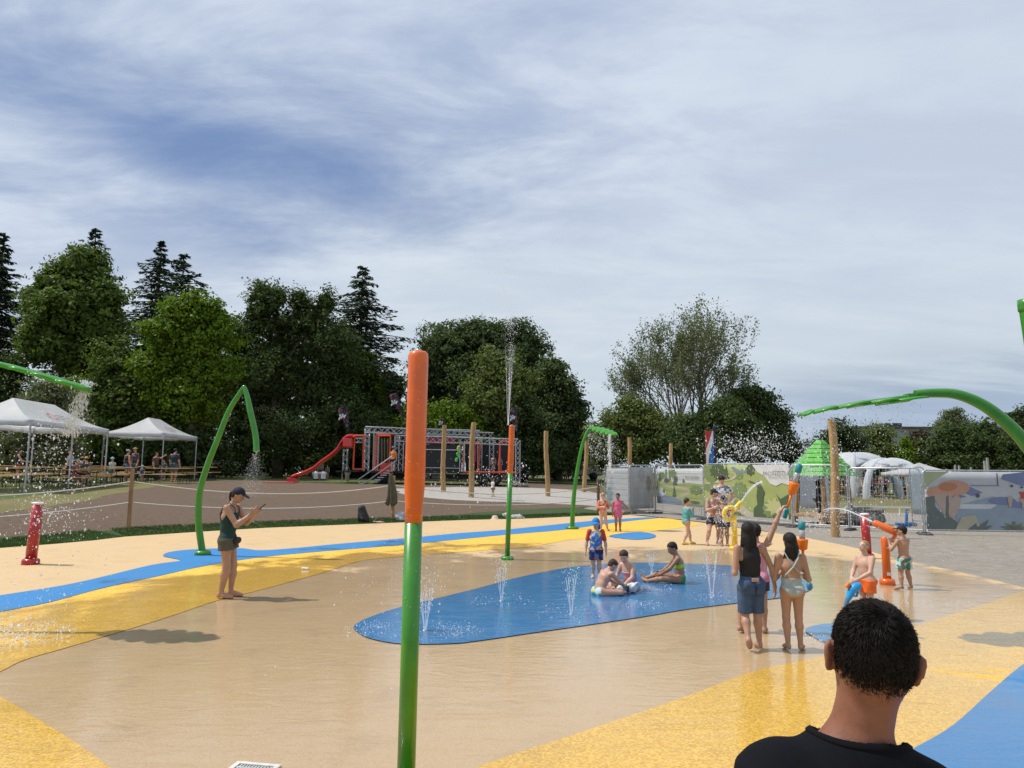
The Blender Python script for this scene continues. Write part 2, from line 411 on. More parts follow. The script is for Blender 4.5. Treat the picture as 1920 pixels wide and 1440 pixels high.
# ------------------------------------------------------------------ ground, splash pad
def pad_mat(name, c1, c2, dryc=None, gran=120.0, contrast=1.0):
    m = bpy.data.materials.new(name); m.use_nodes = True; T = NT(m.node_tree); b = T.n['Principled BSDF']
    tc = T.add('ShaderNodeTexCoord').outputs['Object']
    sp = T.add('ShaderNodeSeparateXYZ'); T.l.new(tc, sp.inputs[0]); X, Y, _ = sp.outputs
    def blob(cx, cy, rx, ry):
        a = T.math('DIVIDE', T.math('SUBTRACT', X, cx), rx); c = T.math('DIVIDE', T.math('SUBTRACT', Y, cy), ry)
        return T.math('SUBTRACT', 1.0, T.math('SQRT', T.math('ADD', T.math('POWER', a, 2.0), T.math('POWER', c, 2.0))))
    f = T.math('MAXIMUM', blob(0.2, 8.2, 7.4, 10.5), blob(4.5, 11.5, 5.0, 6.0))
    n = T.noise(tc, 0.55, 6, 0.62, 0.4)
    wet = T.maprange(T.math('ADD', f, T.math('MULTIPLY', T.math('SUBTRACT', n, 0.5), 1.3)), -0.02, 0.42)
    # granules
    v = T.add('ShaderNodeTexVoronoi', i_Scale=gran); T.l.new(tc, v.inputs['Vector'])
    vs = T.add('ShaderNodeSeparateXYZ'); T.l.new(v.outputs['Color'], vs.inputs[0])
    g = T.maprange(vs.outputs[0], 0.15, 0.9, smooth=False)
    v2 = T.noise(tc, gran*0.35, 3, 0.7)
    g = T.math('MULTIPLY', T.math('ADD', T.math('MULTIPLY', g, contrast), T.math('MULTIPLY', v2, 0.8)), 0.62)
    col = T.mix(g, c2, c1)
    n2 = T.noise(tc, 1.7, 6, 0.7, 0.3); n3 = T.noise(tc, 0.35, 4, 0.6)
    dirt = T.math('MULTIPLY', T.maprange(n2, 0.48, 0.75), 0.22)
    col = T.mix(dirt, col, (0.20, 0.15, 0.09))
    col = T.mix(T.math('MULTIPLY', T.maprange(n3, 0.35, 0.7), 0.16), col, (0.9, 0.8, 0.6), blend='MULTIPLY')
    wc = T.mix(1.0, col, (0.83, 0.81, 0.79), blend='MULTIPLY')
    col = T.mix(wet, col, wc)
    T.l.new(col, b.inputs['Base Color'])
    b.inputs['Roughness'].default_value = 0.75
    T.l.new(T.maprange(wet, 0, 1, 0.75, 0.5), b.inputs['Roughness'])
    film = T.maprange(T.math('ADD', wet, T.math('MULTIPLY', T.math('SUBTRACT', n2, 0.5), 1.1)), 0.22, 0.75)
    T.l.new(T.math('MULTIPLY', film, 1.0), b.inputs['Coat Weight']); b.inputs['Coat IOR'].default_value = 1.33
    T.l.new(T.maprange(T.noise(tc, 2.3, 4), 0.3, 0.7, 0.03, 0.15), b.inputs['Coat Roughness'])
    bp = T.add('ShaderNodeBump', i_Strength=0.8, i_Distance=0.004); T.l.new(v2, bp.inputs['Height']); T.l.new(bp.outputs[0], b.inputs['Normal'])
    mp = T.add('ShaderNodeMapping'); T.l.new(tc, mp.inputs[0]); mp.inputs['Scale'].default_value = (1.0, 2.6, 1); mp.inputs['Rotation'].default_value = (0, 0, rad(-12))
    r1 = T.noise(mp.outputs[0], 2.4, 5, 0.55, 1.2)
    w = T.add('ShaderNodeTexWave', i_Scale=3.2, i_Distortion=14.0, i_Detail=4.0); w.bands_direction = 'Y'; T.l.new(mp.outputs[0], w.inputs['Vector'])
    mask = T.maprange(T.noise(tc, 0.45, 3), 0.55, 0.70)
    hgt = T.math('ADD', T.math('MULTIPLY', r1, 1.0), T.math('MULTIPLY', T.math('MULTIPLY', w.outputs['Fac'], mask), 0.10))
    bc = T.add('ShaderNodeBump', i_Strength=1.0, i_Distance=0.0045); T.l.new(hgt, bc.inputs['Height']); T.l.new(bc.outputs[0], b.inputs['Coat Normal'])
    return m
M_TAN = pad_mat('rubber_tan', (0.68, 0.49, 0.27), (0.50, 0.345, 0.175), gran=130, contrast=0.7)
M_YEL = pad_mat('rubber_yellow', (0.93, 0.59, 0.075), (0.56, 0.29, 0.02), gran=80, contrast=1.15)
M_BLU = pad_mat('rubber_blue', (0.028, 0.235, 0.53), (0.018, 0.160, 0.41), gran=130, contrast=0.8)
def ground_mat(name, cols, scale=3.0, bump=0.02, speck=None, speck_s=14.0, fine=60.0):
    m = bpy.data.materials.new(name); m.use_nodes = True; T = NT(m.node_tree); b = T.n['Principled BSDF']
    tc = T.add('ShaderNodeTexCoord').outputs['Object']
    a = T.noise(tc, scale, 8, 0.7, 0.3); d = T.noise(tc, fine, 4, 0.7); e = T.noise(tc, 0.22, 4, 0.6)
    c = T.mix(T.maprange(a, 0.32, 0.68), cols[0], cols[1])
    c = T.mix(T.math('MULTIPLY', T.maprange(d, 0.3, 0.7), 0.6), c, cols[2])
    c = T.mix(T.math('MULTIPLY', T.maprange(e, 0.4, 0.66), 0.55), c, cols[3])
    if speck:
        v = T.noise(tc, speck_s, 5, 0.7); c = T.mix(T.maprange(v, 0.60, 0.68), c, speck)
    T.l.new(c, b.inputs['Base Color']); b.inputs['Roughness'].default_value = 0.95; b.inputs['Specular IOR Level'].default_value = 0.2
    h = T.math('ADD', T.math('MULTIPLY', a, 1.0), T.math('MULTIPLY', d, 0.25))
    bp = T.add('ShaderNodeBump', i_Strength=1.0, i_Distance=bump); T.l.new(h, bp.inputs['Height']); T.l.new(bp.outputs[0], b.inputs['Normal'])
    return m
M_GRASS = ground_mat('lawn', [(0.050, 0.075, 0.022), (0.085, 0.115, 0.032), (0.12, 0.13, 0.045), (0.16, 0.145, 0.07)], 1.2, 0.05, fine=25)
M_GRASSD = ground_mat('verge_turf', [(0.028, 0.060, 0.020), (0.045, 0.085, 0.026), (0.065, 0.095, 0.035), (0.075, 0.085, 0.04)], 2.0, 0.04, fine=30)
M_DRYG = ground_mat('dry_turf', [(0.10, 0.115, 0.035), (0.16, 0.15, 0.055), (0.20, 0.17, 0.08), (0.22, 0.17, 0.09)], 1.4, 0.05, fine=25)
M_SOIL = ground_mat('raked_soil', [(0.105, 0.072, 0.050), (0.155, 0.108, 0.076), (0.185, 0.130, 0.095), (0.135, 0.098, 0.070)], 5.0, 0.06, speck=(0.06, 0.042, 0.03), speck_s=9)
M_GRAV = ground_mat('pale_gravel', [(0.36, 0.335, 0.30), (0.47, 0.44, 0.40), (0.28, 0.26, 0.235), (0.42, 0.39, 0.35)], 4.0, 0.05, speck=(0.2, 0.185, 0.165), speck_s=16)
M_SAND = ground_mat('grey_sand', [(0.275, 0.245, 0.205), (0.39, 0.35, 0.30), (0.23, 0.205, 0.175), (0.33, 0.295, 0.245)], 3.0, 0.07, speck=(0.13, 0.112, 0.092), speck_s=7)
def terrain():
    def axis(a, b, st, far):
        c = list(np.arange(a, b+1e-6, st)); x = a; s = st; L = []
        while x > -far: s *= 1.35; x -= s; L.append(x)
        x = b; s = st; Rr = []
        while x < far: s *= 1.35; x += s; Rr.append(x)
        return np.array(L[::-1]+c+Rr)
    xs = axis(-45, 45, 0.6, 900); ys = axis(-4, 75, 0.6, 900)
    X, Y = np.meshgrid(xs, ys, indexing='ij'); Z = terr(X, Y)
    Z = Z*(1-sstep(60, 110, np.hypot(X, Y-20)))
    V = np.stack([X.ravel(), Y.ravel(), Z.ravel()], 1); nx, ny = X.shape
    i, j = np.meshgrid(np.arange(nx-1), np.arange(ny-1), indexing='ij'); a = (i*ny+j).ravel()
    o = npmesh('ground', V, np.stack([a, a+ny, a+ny+1, a+1], 1), M_GRASS, smooth=True); tag(o, kind='structure')
terrain()
def drape(name, poly, m, off, kind='structure', step=0.6, wob=0.0, label=None):
    """poly: world XY outline; a sheet that follows the terrain"""
    P = [Vector((p[0], p[1])) for p in poly]
    Q = []
    for i in range(len(P)):
        a, b = P[i], P[(i+1) % len(P)]; L = (b-a).length; n = max(1, int(L/step))
        for k in range(n):
            q = a.lerp(b, k/n)
            if wob and n > 1: q = q+Vector((math.sin(q.y*2.3+q.x*1.7)+math.sin(q.y*5.1+1), math.sin(q.x*2.9-q.y)+math.sin(q.x*6.1)))*wob*0.5
            Q.append(q)
    xs = [p.x for p in Q]; ys = [p.y for p in Q]; pts = []
    A = np.array([[p.x, p.y] for p in Q]); B = np.roll(A, -1, 0)
    gx, gy = np.meshgrid(np.arange(min(xs), max(xs), step), np.arange(min(ys), max(ys), step), indexing='ij'); gx = gx.ravel()+0.013; gy = gy.ravel()+0.017
    ins = np.zeros(len(gx), bool); dm = np.full(len(gx), 1e9)
    for (x0, y0), (x1, y1) in zip(A, B):
        c = ((y0 > gy) != (y1 > gy)); 
        with np.errstate(divide='ignore', invalid='ignore'): xi = (x1-x0)*(gy-y0)/(y1-y0)+x0
        ins ^= c & (gx < xi)
        dx, dy = x1-x0, y1-y0; t = np.clip(((gx-x0)*dx+(gy-y0)*dy)/(dx*dx+dy*dy+1e-12), 0, 1)
        dm = np.minimum(dm, np.hypot(gx-x0-t*dx, gy-y0-t*dy))
    ok = ins & (dm > step*0.3)
    pts = [Vector((x, y)) for x, y in zip(gx[ok], gy[ok])]
    n = len(Q); r = delaunay_2d_cdt(Q+pts, [], [list(range(n))], 1, 1e-5)
    vs, fs = r[0], r[2]
    z = terr([v.x for v in vs], [v.y for v in vs])+off
    o = npmesh(name, [(v.x, v.y, zz) for v, zz in zip(vs, z)], [f for f in fs if len(f) == 3], m, smooth=True)
    me = o.data
    if len(me.polygons) and me.polygons[0].normal.z < 0: me.flip_normals()
    return tag(o, kind=kind)
def smooth_outline(P, n=6): return [(p.x, p.y) for p in catmull([Vector((q[0], q[1], 0)) for q in P], n, closed=True)]
def gp(L): return [tuple(G(x, y)[:2]) for x, y in L]
BACK = [(-260, 1064), (0, 1031), (104, 1023), (234, 1011), (372, 1003), (500, 996), (630, 990), (760, 984), (880, 978.5), (1000, 974), (1103, 969), (1181, 967.5)]
RIGHT = [(1220, 971), (1311, 981), (1390, 993), (1440, 1000), (1506, 1010), (1576, 1024), (1628, 1036), (1680, 1051), (1750, 1066), (1825, 1082), (1919, 1106), (2060, 1150)]
pad_poly = gp(BACK+RIGHT)+[(7.6, 6.0), (7.4, 2.0), (6.5, -2.5), (-8.5, -2.5), (-14, 4.0), (-16.5, 10)]
drape('splash_pad', pad_poly, M_TAN, 0.040, step=0.7)
# soil, gravel and turf behind the pad
verge = gp([(-260, 1066), (0, 1033), (104, 1025), (234, 1013), (372, 1005), (500, 998), (760, 986), (1000, 976), (1103, 971), (1165, 967)])
def gts(L): return [tuple(GT(x, y)[:2]) for x, y in L]
verge_b = gts([(1130, 952), (1040, 953), (960, 957), (850, 966), (735, 973), (640, 976), (500, 982), (300, 992), (160, 998), (0, 1008), (-260, 1040)])
inner = [(x*0.985, y*0.985-0.15) for x, y in verge]
drape('grass_verge', inner+verge_b, M_GRASSD, 0.020, wob=0.08)
soil = gts([(-260, 1046), (0, 1012), (160, 1001), (300, 994), (500, 984), (735, 975), (960, 959), (1128, 950), (1150, 948), (1140, 917), (1060, 910), (985, 905), (960, 908), (640, 909), (545, 903), (430, 901), (360, 904), (290, 911), (230, 922), (160, 938), (80, 950), (0, 962), (-260, 990)])
drape('soil', soil, M_SOIL, 0.010, wob=0.12)
dryg = gts([(-260, 992), (0, 964), (80, 952), (160, 940), (230, 924), (290, 913), (360, 906), (360, 899), (250, 905), (150, 921), (0, 938), (-260, 962)])
drape('dry_grass', dryg, M_DRYG, 0.014, wob=0.15)
grav = gts([(742, 917), (800, 914), (900, 914), (985, 914), (1060, 918), (1105, 922), (1140, 928), (1180, 948), (1165, 962), (1125, 950), (1040, 945), (960, 942), (880, 940), (800, 934), (750, 926)])
drape('gravel', grav, M_GRAV, 0.016, wob=0.12)
sand = gp([(1100, 962), (1160, 964), (1215, 967), (1311, 977), (1390, 989), (1440, 996), (1506, 1006), (1576, 1020), (1628, 1032), (1680, 1047), (1750, 1062), (1825, 1078), (1919, 1102), (2060, 1146)])
sand = [(x-0.25, y-0.25) for x, y in sand]+[(9, 6), (45, 12), (45, 28), tuple(G(1920, 950)[:2]), tuple(G(1735, 944)[:2]), tuple(G(1590, 941)[:2]), tuple(G(1330, 938)[:2]), tuple(GT(1200, 935)[:2]), tuple(GT(1140, 930)[:2]), tuple(GT(1120, 950)[:2])]
drape('sand', sand, M_SAND, 0.025, wob=0.10)
# coloured bands
def sheet(name, px, m, off, n=6, extra=None):
    return drape(name, smooth_outline(gp(px) if extra is None else extra, n), m, off, step=0.5)
blue_up = [(-330, 1180), (-150, 1149), (0, 1123), (141, 1099), (281, 1065), (337, 1056), (322, 1051), (306, 1047), (312, 1041), (340, 1036), (387, 1033), (450, 1032), (490, 1036), (560, 1031), (630, 1024), (760, 1012.5), (860, 1003), (948, 996), (1106, 979.5), (1170, 975), (1215, 972)]
blue_lo = [(1236, 973), (1150, 983), (1060, 996), (948, 1006), (860, 1015), (760, 1025), (604, 1038), (500, 1048), (436, 1057), (360, 1071), (300, 1085), (188, 1110), (94, 1136), (0, 1155), (-150, 1190), (-330, 1230)]
drape('blue_band', [(p.x, p.y) for p in catmull([G(*q) for q in blue_up], 5)]+[(p.x, p.y) for p in catmull([G(*q) for q in blue_lo], 5)], M_BLU, 0.050, step=0.5)
yel_lo = [(1316, 986), (1220, 1000), (1142, 1009), (1064, 1016), (1000, 1028), (900, 1036), (789, 1045), (682, 1055), (604, 1079), (513, 1105), (469, 1117), (408, 1132), (300, 1169), (141, 1218), (47, 1246), (0, 1269), (-60, 1292), (0, 1318), (70, 1361), (141, 1406), (188, 1440), (260, 1500)]
yl = [(p.x, p.y) for p in catmull([G(*q) for q in yel_lo], 5)]
yu = [(p.x, p.y) for p in catmull([G(*q) for q in ([(-330, 1230), (-150, 1190), (0, 1155), (94, 1136), (188, 1110), (300, 1085), (360, 1071), (436, 1057), (500, 1048), (604, 1038), (760, 1025), (860, 1015), (948, 1006), (1060, 996), (1150, 983), (1236, 974), (1272, 977)])], 5)]
drape('yellow_band', yu+yl+[(-2.2, 2.2), (-4.5, 1.2), (-7.5, 3.2)], M_YEL, 0.045, step=0.5)
sheet('blue_pool', [(663, 1183), (684, 1169), (735, 1150), (797, 1134), (900, 1108), (960, 1091), (1038, 1074), (1106, 1064), (1181, 1060), (1272, 1061), (1390, 1067), (1474, 1083), (1515, 1097), (1524, 1107), (1508, 1117), (1465, 1127), (1300, 1148), (1200, 1165), (1000, 1195), (900, 1210), (844, 1216), (750, 1216), (694, 1206), (672, 1195)], M_BLU, 0.050)
sheet('blue_spot', [(1142, 1008), (1175, 1002), (1205, 1001), (1228, 1006), (1224, 1012), (1195, 1015), (1165, 1013)], M_BLU, 0.054)
sheet('blue_island', [(1510, 1189), (1532, 1180), (1565, 1177), (1610, 1179), (1650, 1188), (1668, 1204), (1640, 1222), (1595, 1224), (1547, 1213), (1525, 1202)], M_BLU, 0.050)
ru = [(p.x, p.y) for p in catmull([G(*q) for q in [(760, 1520), (850, 1475), (930, 1440), (1100, 1382), (1300, 1312), (1412, 1269), (1540, 1239), (1640, 1207), (1724, 1179), (1825, 1146), (1919, 1114), (1975, 1099)]], 5)]
rl = [(p.x, p.y) for p in catmull([G(*q) for q in [(2010, 1168), (1975, 1220), (1919, 1256), (1862, 1305), (1787, 1374), (1697, 1429), (1600, 1500)]], 5)]
drape('yellow_field', ru+rl+[(1.5, 2.0), (-0.4, 2.2)], M_YEL, 0.045, step=0.5)
drape('blue_field', rl+[(1.6, 2.0), (3.5, 1.0), (6.6, 2.0), (6.9, 6.5)], M_BLU, 0.050, step=0.5)
# ------------------------------------------------------------------ trees
def leaf_mat(name, c1, c2, c3, rough=0.55, trans=0.36):
    m = bpy.data.materials.new(name); m.use_nodes = True; T = NT(m.node_tree); b = T.n['Principled BSDF']
    at = T.add('ShaderNodeAttribute'); at.attribute_name = 'tint'; sp = T.add('ShaderNodeSeparateXYZ'); T.l.new(at.outputs['Vector'], sp.inputs[0])
    c = T.mix(sp.outputs[0], c1, c2); c = T.mix(T.math('MULTIPLY', sp.outputs[1], 0.5), c, c3)
    T.l.new(c, b.inputs['Base Color']); b.inputs['Roughness'].default_value = rough; b.inputs['Specular IOR Level'].default_value = 0.12
    tr = T.add('ShaderNodeBsdfTranslucent'); T.l.new(T.mix(1.0, c, (1.0, 1.15, 0.55), blend='MULTIPLY'), tr.inputs[0])
    ms = T.add('ShaderNodeMixShader', i_0=trans); T.l.new(b.outputs[0], ms.inputs[1]); T.l.new(tr.outputs[0], ms.inputs[2])
    T.l.new(ms.outputs[0], T.n['Material Output'].inputs[0]); return m
L_OLIVE = leaf_mat('leaf_olive', (0.0680, 0.1102, 0.0227), (0.1429, 0.1944, 0.0389), (0.1769, 0.2106, 0.0648))
L_LIME = leaf_mat('leaf_lime', (0.0778, 0.1328, 0.0130), (0.1702, 0.2592, 0.0194), (0.1944, 0.2592, 0.0324), trans=0.35)
L_DARK = leaf_mat('leaf_dark', (0.0356, 0.0583, 0.0194), (0.0728, 0.1069, 0.0324), (0.1054, 0.1296, 0.0486))
L_WILL = leaf_mat('leaf_willow', (0.0456, 0.0713, 0.0227), (0.0856, 0.1231, 0.0356), (0.1212, 0.1540, 0.0648))
L_SPR = leaf_mat('needle_dark', (0.0265, 0.0490, 0.0286), (0.0490, 0.0816, 0.0408), (0.0714, 0.1020, 0.0612), rough=0.7, trans=0.1)
L_POP = leaf_mat('leaf_poplar', (0.0486, 0.0778, 0.0259), (0.1004, 0.1393, 0.0486), (0.1378, 0.1620, 0.0810))
L_GOLD = leaf_mat('leaf_gold_green', (0.0953, 0.1296, 0.0324), (0.1633, 0.2026, 0.0568), (0.2041, 0.2268, 0.0972))
L_GREY = leaf_mat('leaf_grey_green', (0.0892, 0.1102, 0.0551), (0.1620, 0.1814, 0.0892), (0.2430, 0.2592, 0.1620))
L_PURP = leaf_mat('leaf_maroon', (0.0648, 0.0421, 0.0324), (0.1216, 0.0810, 0.0551), (0.0972, 0.1134, 0.0486))
M_BARK = mat('bark', (0.10, 0.075, 0.055), 0.9, 0.4, 3.0, bump=0.03, stretch=(1, 1, 0.25))
M_BARKG = mat('bark_grey', (0.14, 0.125, 0.09), 0.9, 0.4, 3.0, bump=0.03, stretch=(1, 1, 0.25))
def unit(n):
    v = RNG.normal(size=(n, 3)); return v/np.linalg.norm(v, axis=1)[:, None]
def leaf_quads(P, nrm, size, asp=0.6, tint=None, axis=None):
    n = len(P); 
    if axis is None:
        a = np.cross(nrm, unit(n)); 
    else: a = axis+0.0
    a /= np.linalg.norm(a, axis=1)[:, None]+1e-9
    b = np.cross(nrm, a); b /= np.linalg.norm(b, axis=1)[:, None]+1e-9
    s = size*(0.65+0.7*RNG.random(n))[:, None] if not hasattr(size, 'shape') else size*(0.65+0.7*RNG.random(n))[:, None]
    V = np.empty((n, 4, 3)); V[:, 0] = P-a*s*0.5; V[:, 1] = P+b*s*asp*0.5; V[:, 2] = P+a*s*0.5+nrm*s*0.12; V[:, 3] = P-b*s*asp*0.5
    return V.reshape(-1, 3), np.arange(n*4).reshape(-1, 4)
def leaf_obj(name, V, Fq, tint, m, parent):
    o = npmesh(name, V, Fq, m, parent, smooth=False)
    at = o.data.attributes.new('tint', 'FLOAT_VECTOR', 'FACE'); at.data.foreach_set('vector', tint.astype(np.float32).ravel())
    return o
def crown_leaves(blobs, n, size, clump=0.75, inner=0.12, asp=0.6, droop=0.0, flatten=0.6, spread=1.0, core=0.22, rag=0.13, lumps=6):
    """blobs: list of (centre, radii). Leaves gather in small clumps on and under each blob's surface."""
    core_b = list(blobs)
    if lumps:
        nb = []
        for c, r in blobs:
            nb.append((c, tuple(x*0.84 for x in r)))
            for d in unit(lumps):
                k = RNG.uniform(0.24, 0.44); rm = min(r); nb.append((tuple(np.array(c)+d*np.array(r)*RNG.uniform(0.70, 0.92)), (rm*k*1.15, rm*k*1.15, rm*k*0.85)))
        blobs = nb
    area = np.array([(r[0]*r[1]+r[0]*r[2]+r[1]*r[2])/3 for c, r in blobs]); area = area/area.sum()
    Ps, Ns, Ts = [], [], []
    per = 26
    for (c, r), w in zip(blobs, area):
        nn = max(per, int(n*w)); nc = max(3, nn//per)
        d = unit(nc); rr = 1.0-inner*3*RNG.random(nc)**1.6*spread+rag*RNG.normal(size=nc)
        # lumpy outline
        ph = RNG.random(3)*6; lump = 1+0.10*np.sin(d[:, 0]*5+ph[0])*np.sin(d[:, 2]*6+ph[1])+0.06*np.sin(d[:, 1]*9+ph[2])
        cc = np.array(c)+d*(rr*lump)[:, None]*np.array(r)
        cl = clump*(0.45+1.0*RNG.random(nc)); tc = RNG.random(nc)
        idx = np.repeat(np.arange(nc), per); q = unit(len(idx))*(RNG.random(len(idx))**0.45)[:, None]
        q[:, 2] *= flatten
        P = cc[idx]+q*cl[idx][:, None]
        if droop: P[:, 2] -= droop*np.hypot(q[:, 0], q[:, 1])*cl[idx]
        N = d[idx]*0.7+q*0.5+unit(len(idx))*0.75+np.array([0, 0, 0.35]); N /= np.linalg.norm(N, axis=1)[:, None]
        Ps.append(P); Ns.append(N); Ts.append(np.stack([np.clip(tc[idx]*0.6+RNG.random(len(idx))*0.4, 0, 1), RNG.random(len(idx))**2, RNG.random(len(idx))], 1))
    P, N, Tt = map(np.concatenate, (Ps, Ns, Ts)); sz = np.full(len(P), size)
    if core:
        for (c, r) in core_b:
            m = max(40, int(n*core/len(core_b))); q = unit(m)*(RNG.random(m)**0.5)[:, None]*0.68
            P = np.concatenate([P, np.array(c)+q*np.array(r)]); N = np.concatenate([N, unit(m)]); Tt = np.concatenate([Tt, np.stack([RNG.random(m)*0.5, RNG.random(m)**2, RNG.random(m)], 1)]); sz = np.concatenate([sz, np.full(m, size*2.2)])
    V, Fq = leaf_quads(P, N, sz[:, None], asp); return V, Fq, Tt
def trunk_mesh(base, top, r, limbs, fork=0.35):
    m = MB(); base, top = Vector(base), Vector(top); H = (top-base).length
    pts = [base+Vector((0, 0, -0.2))]+[base.lerp(top, t)+Vector((random.uniform(-1, 1), random.uniform(-1, 1), 0))*0.02*H for t in (0.15, 0.35, 0.55, 0.75, 1)]
    m.tube(pts, [r*1.35, r, r*0.85, r*0.65, r*0.45, r*0.2], 8)
    for e in limbs:
        e = Vector(e); t = min(0.8, max(0.15, (e.z-base.z)/H-fork*0.8)); s = base.lerp(top, t)
        mid = s.lerp(e, 0.5)+Vector((random.uniform(-.1, .1), random.uniform(-.1, .1), 0.08))*(e-s).length
        m.tube([s, mid, e], [r*0.4, r*0.25, r*0.08], 6)
    return m
TREES = []
def broad(name, label, px, base_py, Y, blobs, m, n, size, bark=None, kind='tree', group=None, zb=None, depth=0.9, **kw):
    """blobs given in picture units (px, py, half width, half height[, depth shift]) at depth Y, turned into real ellipsoids"""
    B = []
    for b in blobs:
        dy = b[4] if len(b) > 4 else random.uniform(-0.25, 0.25)*b[2]/F*Y
        Yb = Y+dy; c = AT(b[0], b[1], Yb); s = Yb/F; B.append((tuple(c), (b[2]*s, b[2]*s*depth, b[3]*s)))
    bp = AT(px, base_py, Y); z0 = tz(bp.x, bp.y) if zb is None else zb
    base = Vector((bp.x, bp.y, z0))
    t = thing(name, label, kind, base, group=group)
    top = max(B, key=lambda q: q[0][2]+q[1][2]); tp = Vector((base.x*0.6+top[0][0]*0.4, base.y, top[0][2]+top[1][2]*0.3))
    rel = lambda v: Vector(v)-base
    bl = [(tuple(rel(c)), r) for c, r in B]
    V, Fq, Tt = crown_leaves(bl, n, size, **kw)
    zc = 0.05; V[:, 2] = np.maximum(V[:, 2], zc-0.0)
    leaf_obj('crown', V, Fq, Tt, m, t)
    H = tp.z-base.z
    trunk_mesh((0, 0, 0), rel(tp), max(0.06, H*0.022), [rel(c) for c, r in B[:9]]).build('trunk', bark or M_BARK, t)
    return t
def conifer(name, label, px, top_py, Y, halfw, n_whorl=26, dens=1.0, lean=0.0, prof=None, kind='tree', size=0.32, bare=0.0):
    tp = AT(px, top_py, Y); z0 = tz(tp.x, tp.y); H = tp.z-z0; R = halfw/F*Y
    t = thing(name, label, kind, (tp.x, tp.y, z0))
    trk = MB(); trk.tube([(0, 0, -0.2), (0, 0, H*0.5), (0.05, 0, H*0.98)], [H*0.022, H*0.013, 0.02], 8); trk_b = MB()
    Ps, Ns, As, Ts = [], [], [], []
    for i in range(n_whorl):
        f = (i+0.5)/n_whorl; f = f**0.85; z = H*(1-f*(1-bare)*0.97)*1.0; prog = f
        L0 = R*(prof(prog) if prof else min(1.0, 0.10+1.05*prog))
        nb = 5+int(5*prog)
        for k in range(nb):
            az = 2*PI*(k+random.random()*0.8)/nb+i*1.3; L = L0*random.uniform(0.45, 1.18)
            if random.random() < 0.10: L *= 1.25
            e = Vector((math.cos(az), math.sin(az), 0)); zz = min(H*0.985, z+random.uniform(-1.3, 1.3)*H/n_whorl*(0.5+prog))
            rise = random.uniform(0.02, 0.22)*(1-prog)-0.10*prog
            P0 = Vector((0, 0, zz)); ns = 8
            pts = [P0+e*L*s/ns+Vector((0, 0, L*(rise*s/ns-0.22*(s/ns)**2+0.10*(s/ns)**4))) for s in range(ns+1)]
            trk_b.tube([pts[0], pts[4], pts[8]], [0.06*L/3+0.02, 0.035, 0.012], 4, cap=False)
            m = int((16+52*L/3)*dens)
            for _ in range(m):
                s = random.random()**0.8; q = P0+e*L*s+Vector((0, 0, L*(rise*s-0.22*s*s+0.10*s**4)))
                sd = e.cross(Vector((0, 0, 1)))*random.choice((-1, 1)); side = (1-s*0.7)*L*0.34*random.random()
                q = q+sd*side+Vector((0, 0, -0.15*side-random.random()**1.5*(0.15+0.16*L*(1-s))))
                ax = (e*random.uniform(0.4, 1)+sd*random.uniform(0.2, 1)+Vector((0, 0, random.uniform(-.75, .1)))).normalized()
                nn = (Vector((0, 0, 1))+Vector((random.uniform(-1, 1), random.uniform(-1, 1), random.uniform(-.4, .4)))*0.9).normalized()
                Ps.append(q); As.append(ax); Ns.append(nn); Ts.append((random.random(), random.random()**2, 0))
    P, A, N = (np.array([tuple(v) for v in q]) for q in (Ps, As, Ns))
    N = N-A*(N*A).sum(1)[:, None]; N /= np.linalg.norm(N, axis=1)[:, None]+1e-9
    V, Fq = leaf_quads(P, N, size*1.25, 0.36, axis=A)
    leaf_obj('crown', V, Fq, np.array(Ts), L_SPR, t); 
    for q in trk_b.f: trk.f.append(tuple(i+len(trk.v) for i in q)); trk.sm.append(True); trk.mi.append(0)
    trk.v += trk_b.v; trk.build('trunk', M_BARK, t, fixn=False); return t
# left group
conifer('spruce', 'tall dark spruce cut by the left edge of the photo', 8, 432, 58, 62, 62, 0.8, size=0.36, prof=lambda f: min(1, 0.08+2.6*f))
conifer('spruce', 'tall dark spruce whose tip rises behind the olive green tree on the left', 180, 424, 62, 84, 62, 0.75, prof=lambda f: min(1, 0.06+2.6*f))
conifer('spruce', 'slender pointed spruce behind the bright green tree', 303, 446, 62, 66, 62, 0.8, prof=lambda f: min(1, 0.06+2.9*f))
conifer('spruce', 'broad shorter spruce just right of the slender pointed one', 345, 472, 60, 60, 52, 0.95, prof=lambda f: min(1, 0.10+4.2*f))
conifer('spruce', 'open spruce with ragged drooping branches beside the domed tree', 680, 494, 56, 84, 56, 0.65, prof=lambda f: min(1, 0.10+2.9*f), size=0.34)
broad('broadleaf_tree', 'big olive green tree in front of the left spruces', 140, 880, 52,
      [(150, 505, 52, 42), (95, 560, 62, 52), (190, 560, 48, 55), (135, 590, 88, 60), (75, 640, 52, 45), (200, 640, 52, 52), (140, 660, 70, 50), (110, 520, 34, 28)], L_OLIVE, 26000, 0.30, clump=0.8)
broad('broadleaf_tree', 'rounded bright green tree between spruce and willow mass', 362, 880, 46,
      [(350, 585, 58, 42), (400, 600, 38, 36), (320, 620, 48, 42), (375, 640, 62, 50), (300, 690, 50, 50), (395, 700, 50, 50), (345, 740, 60, 60)], L_LIME, 26000, 0.24, clump=0.7)
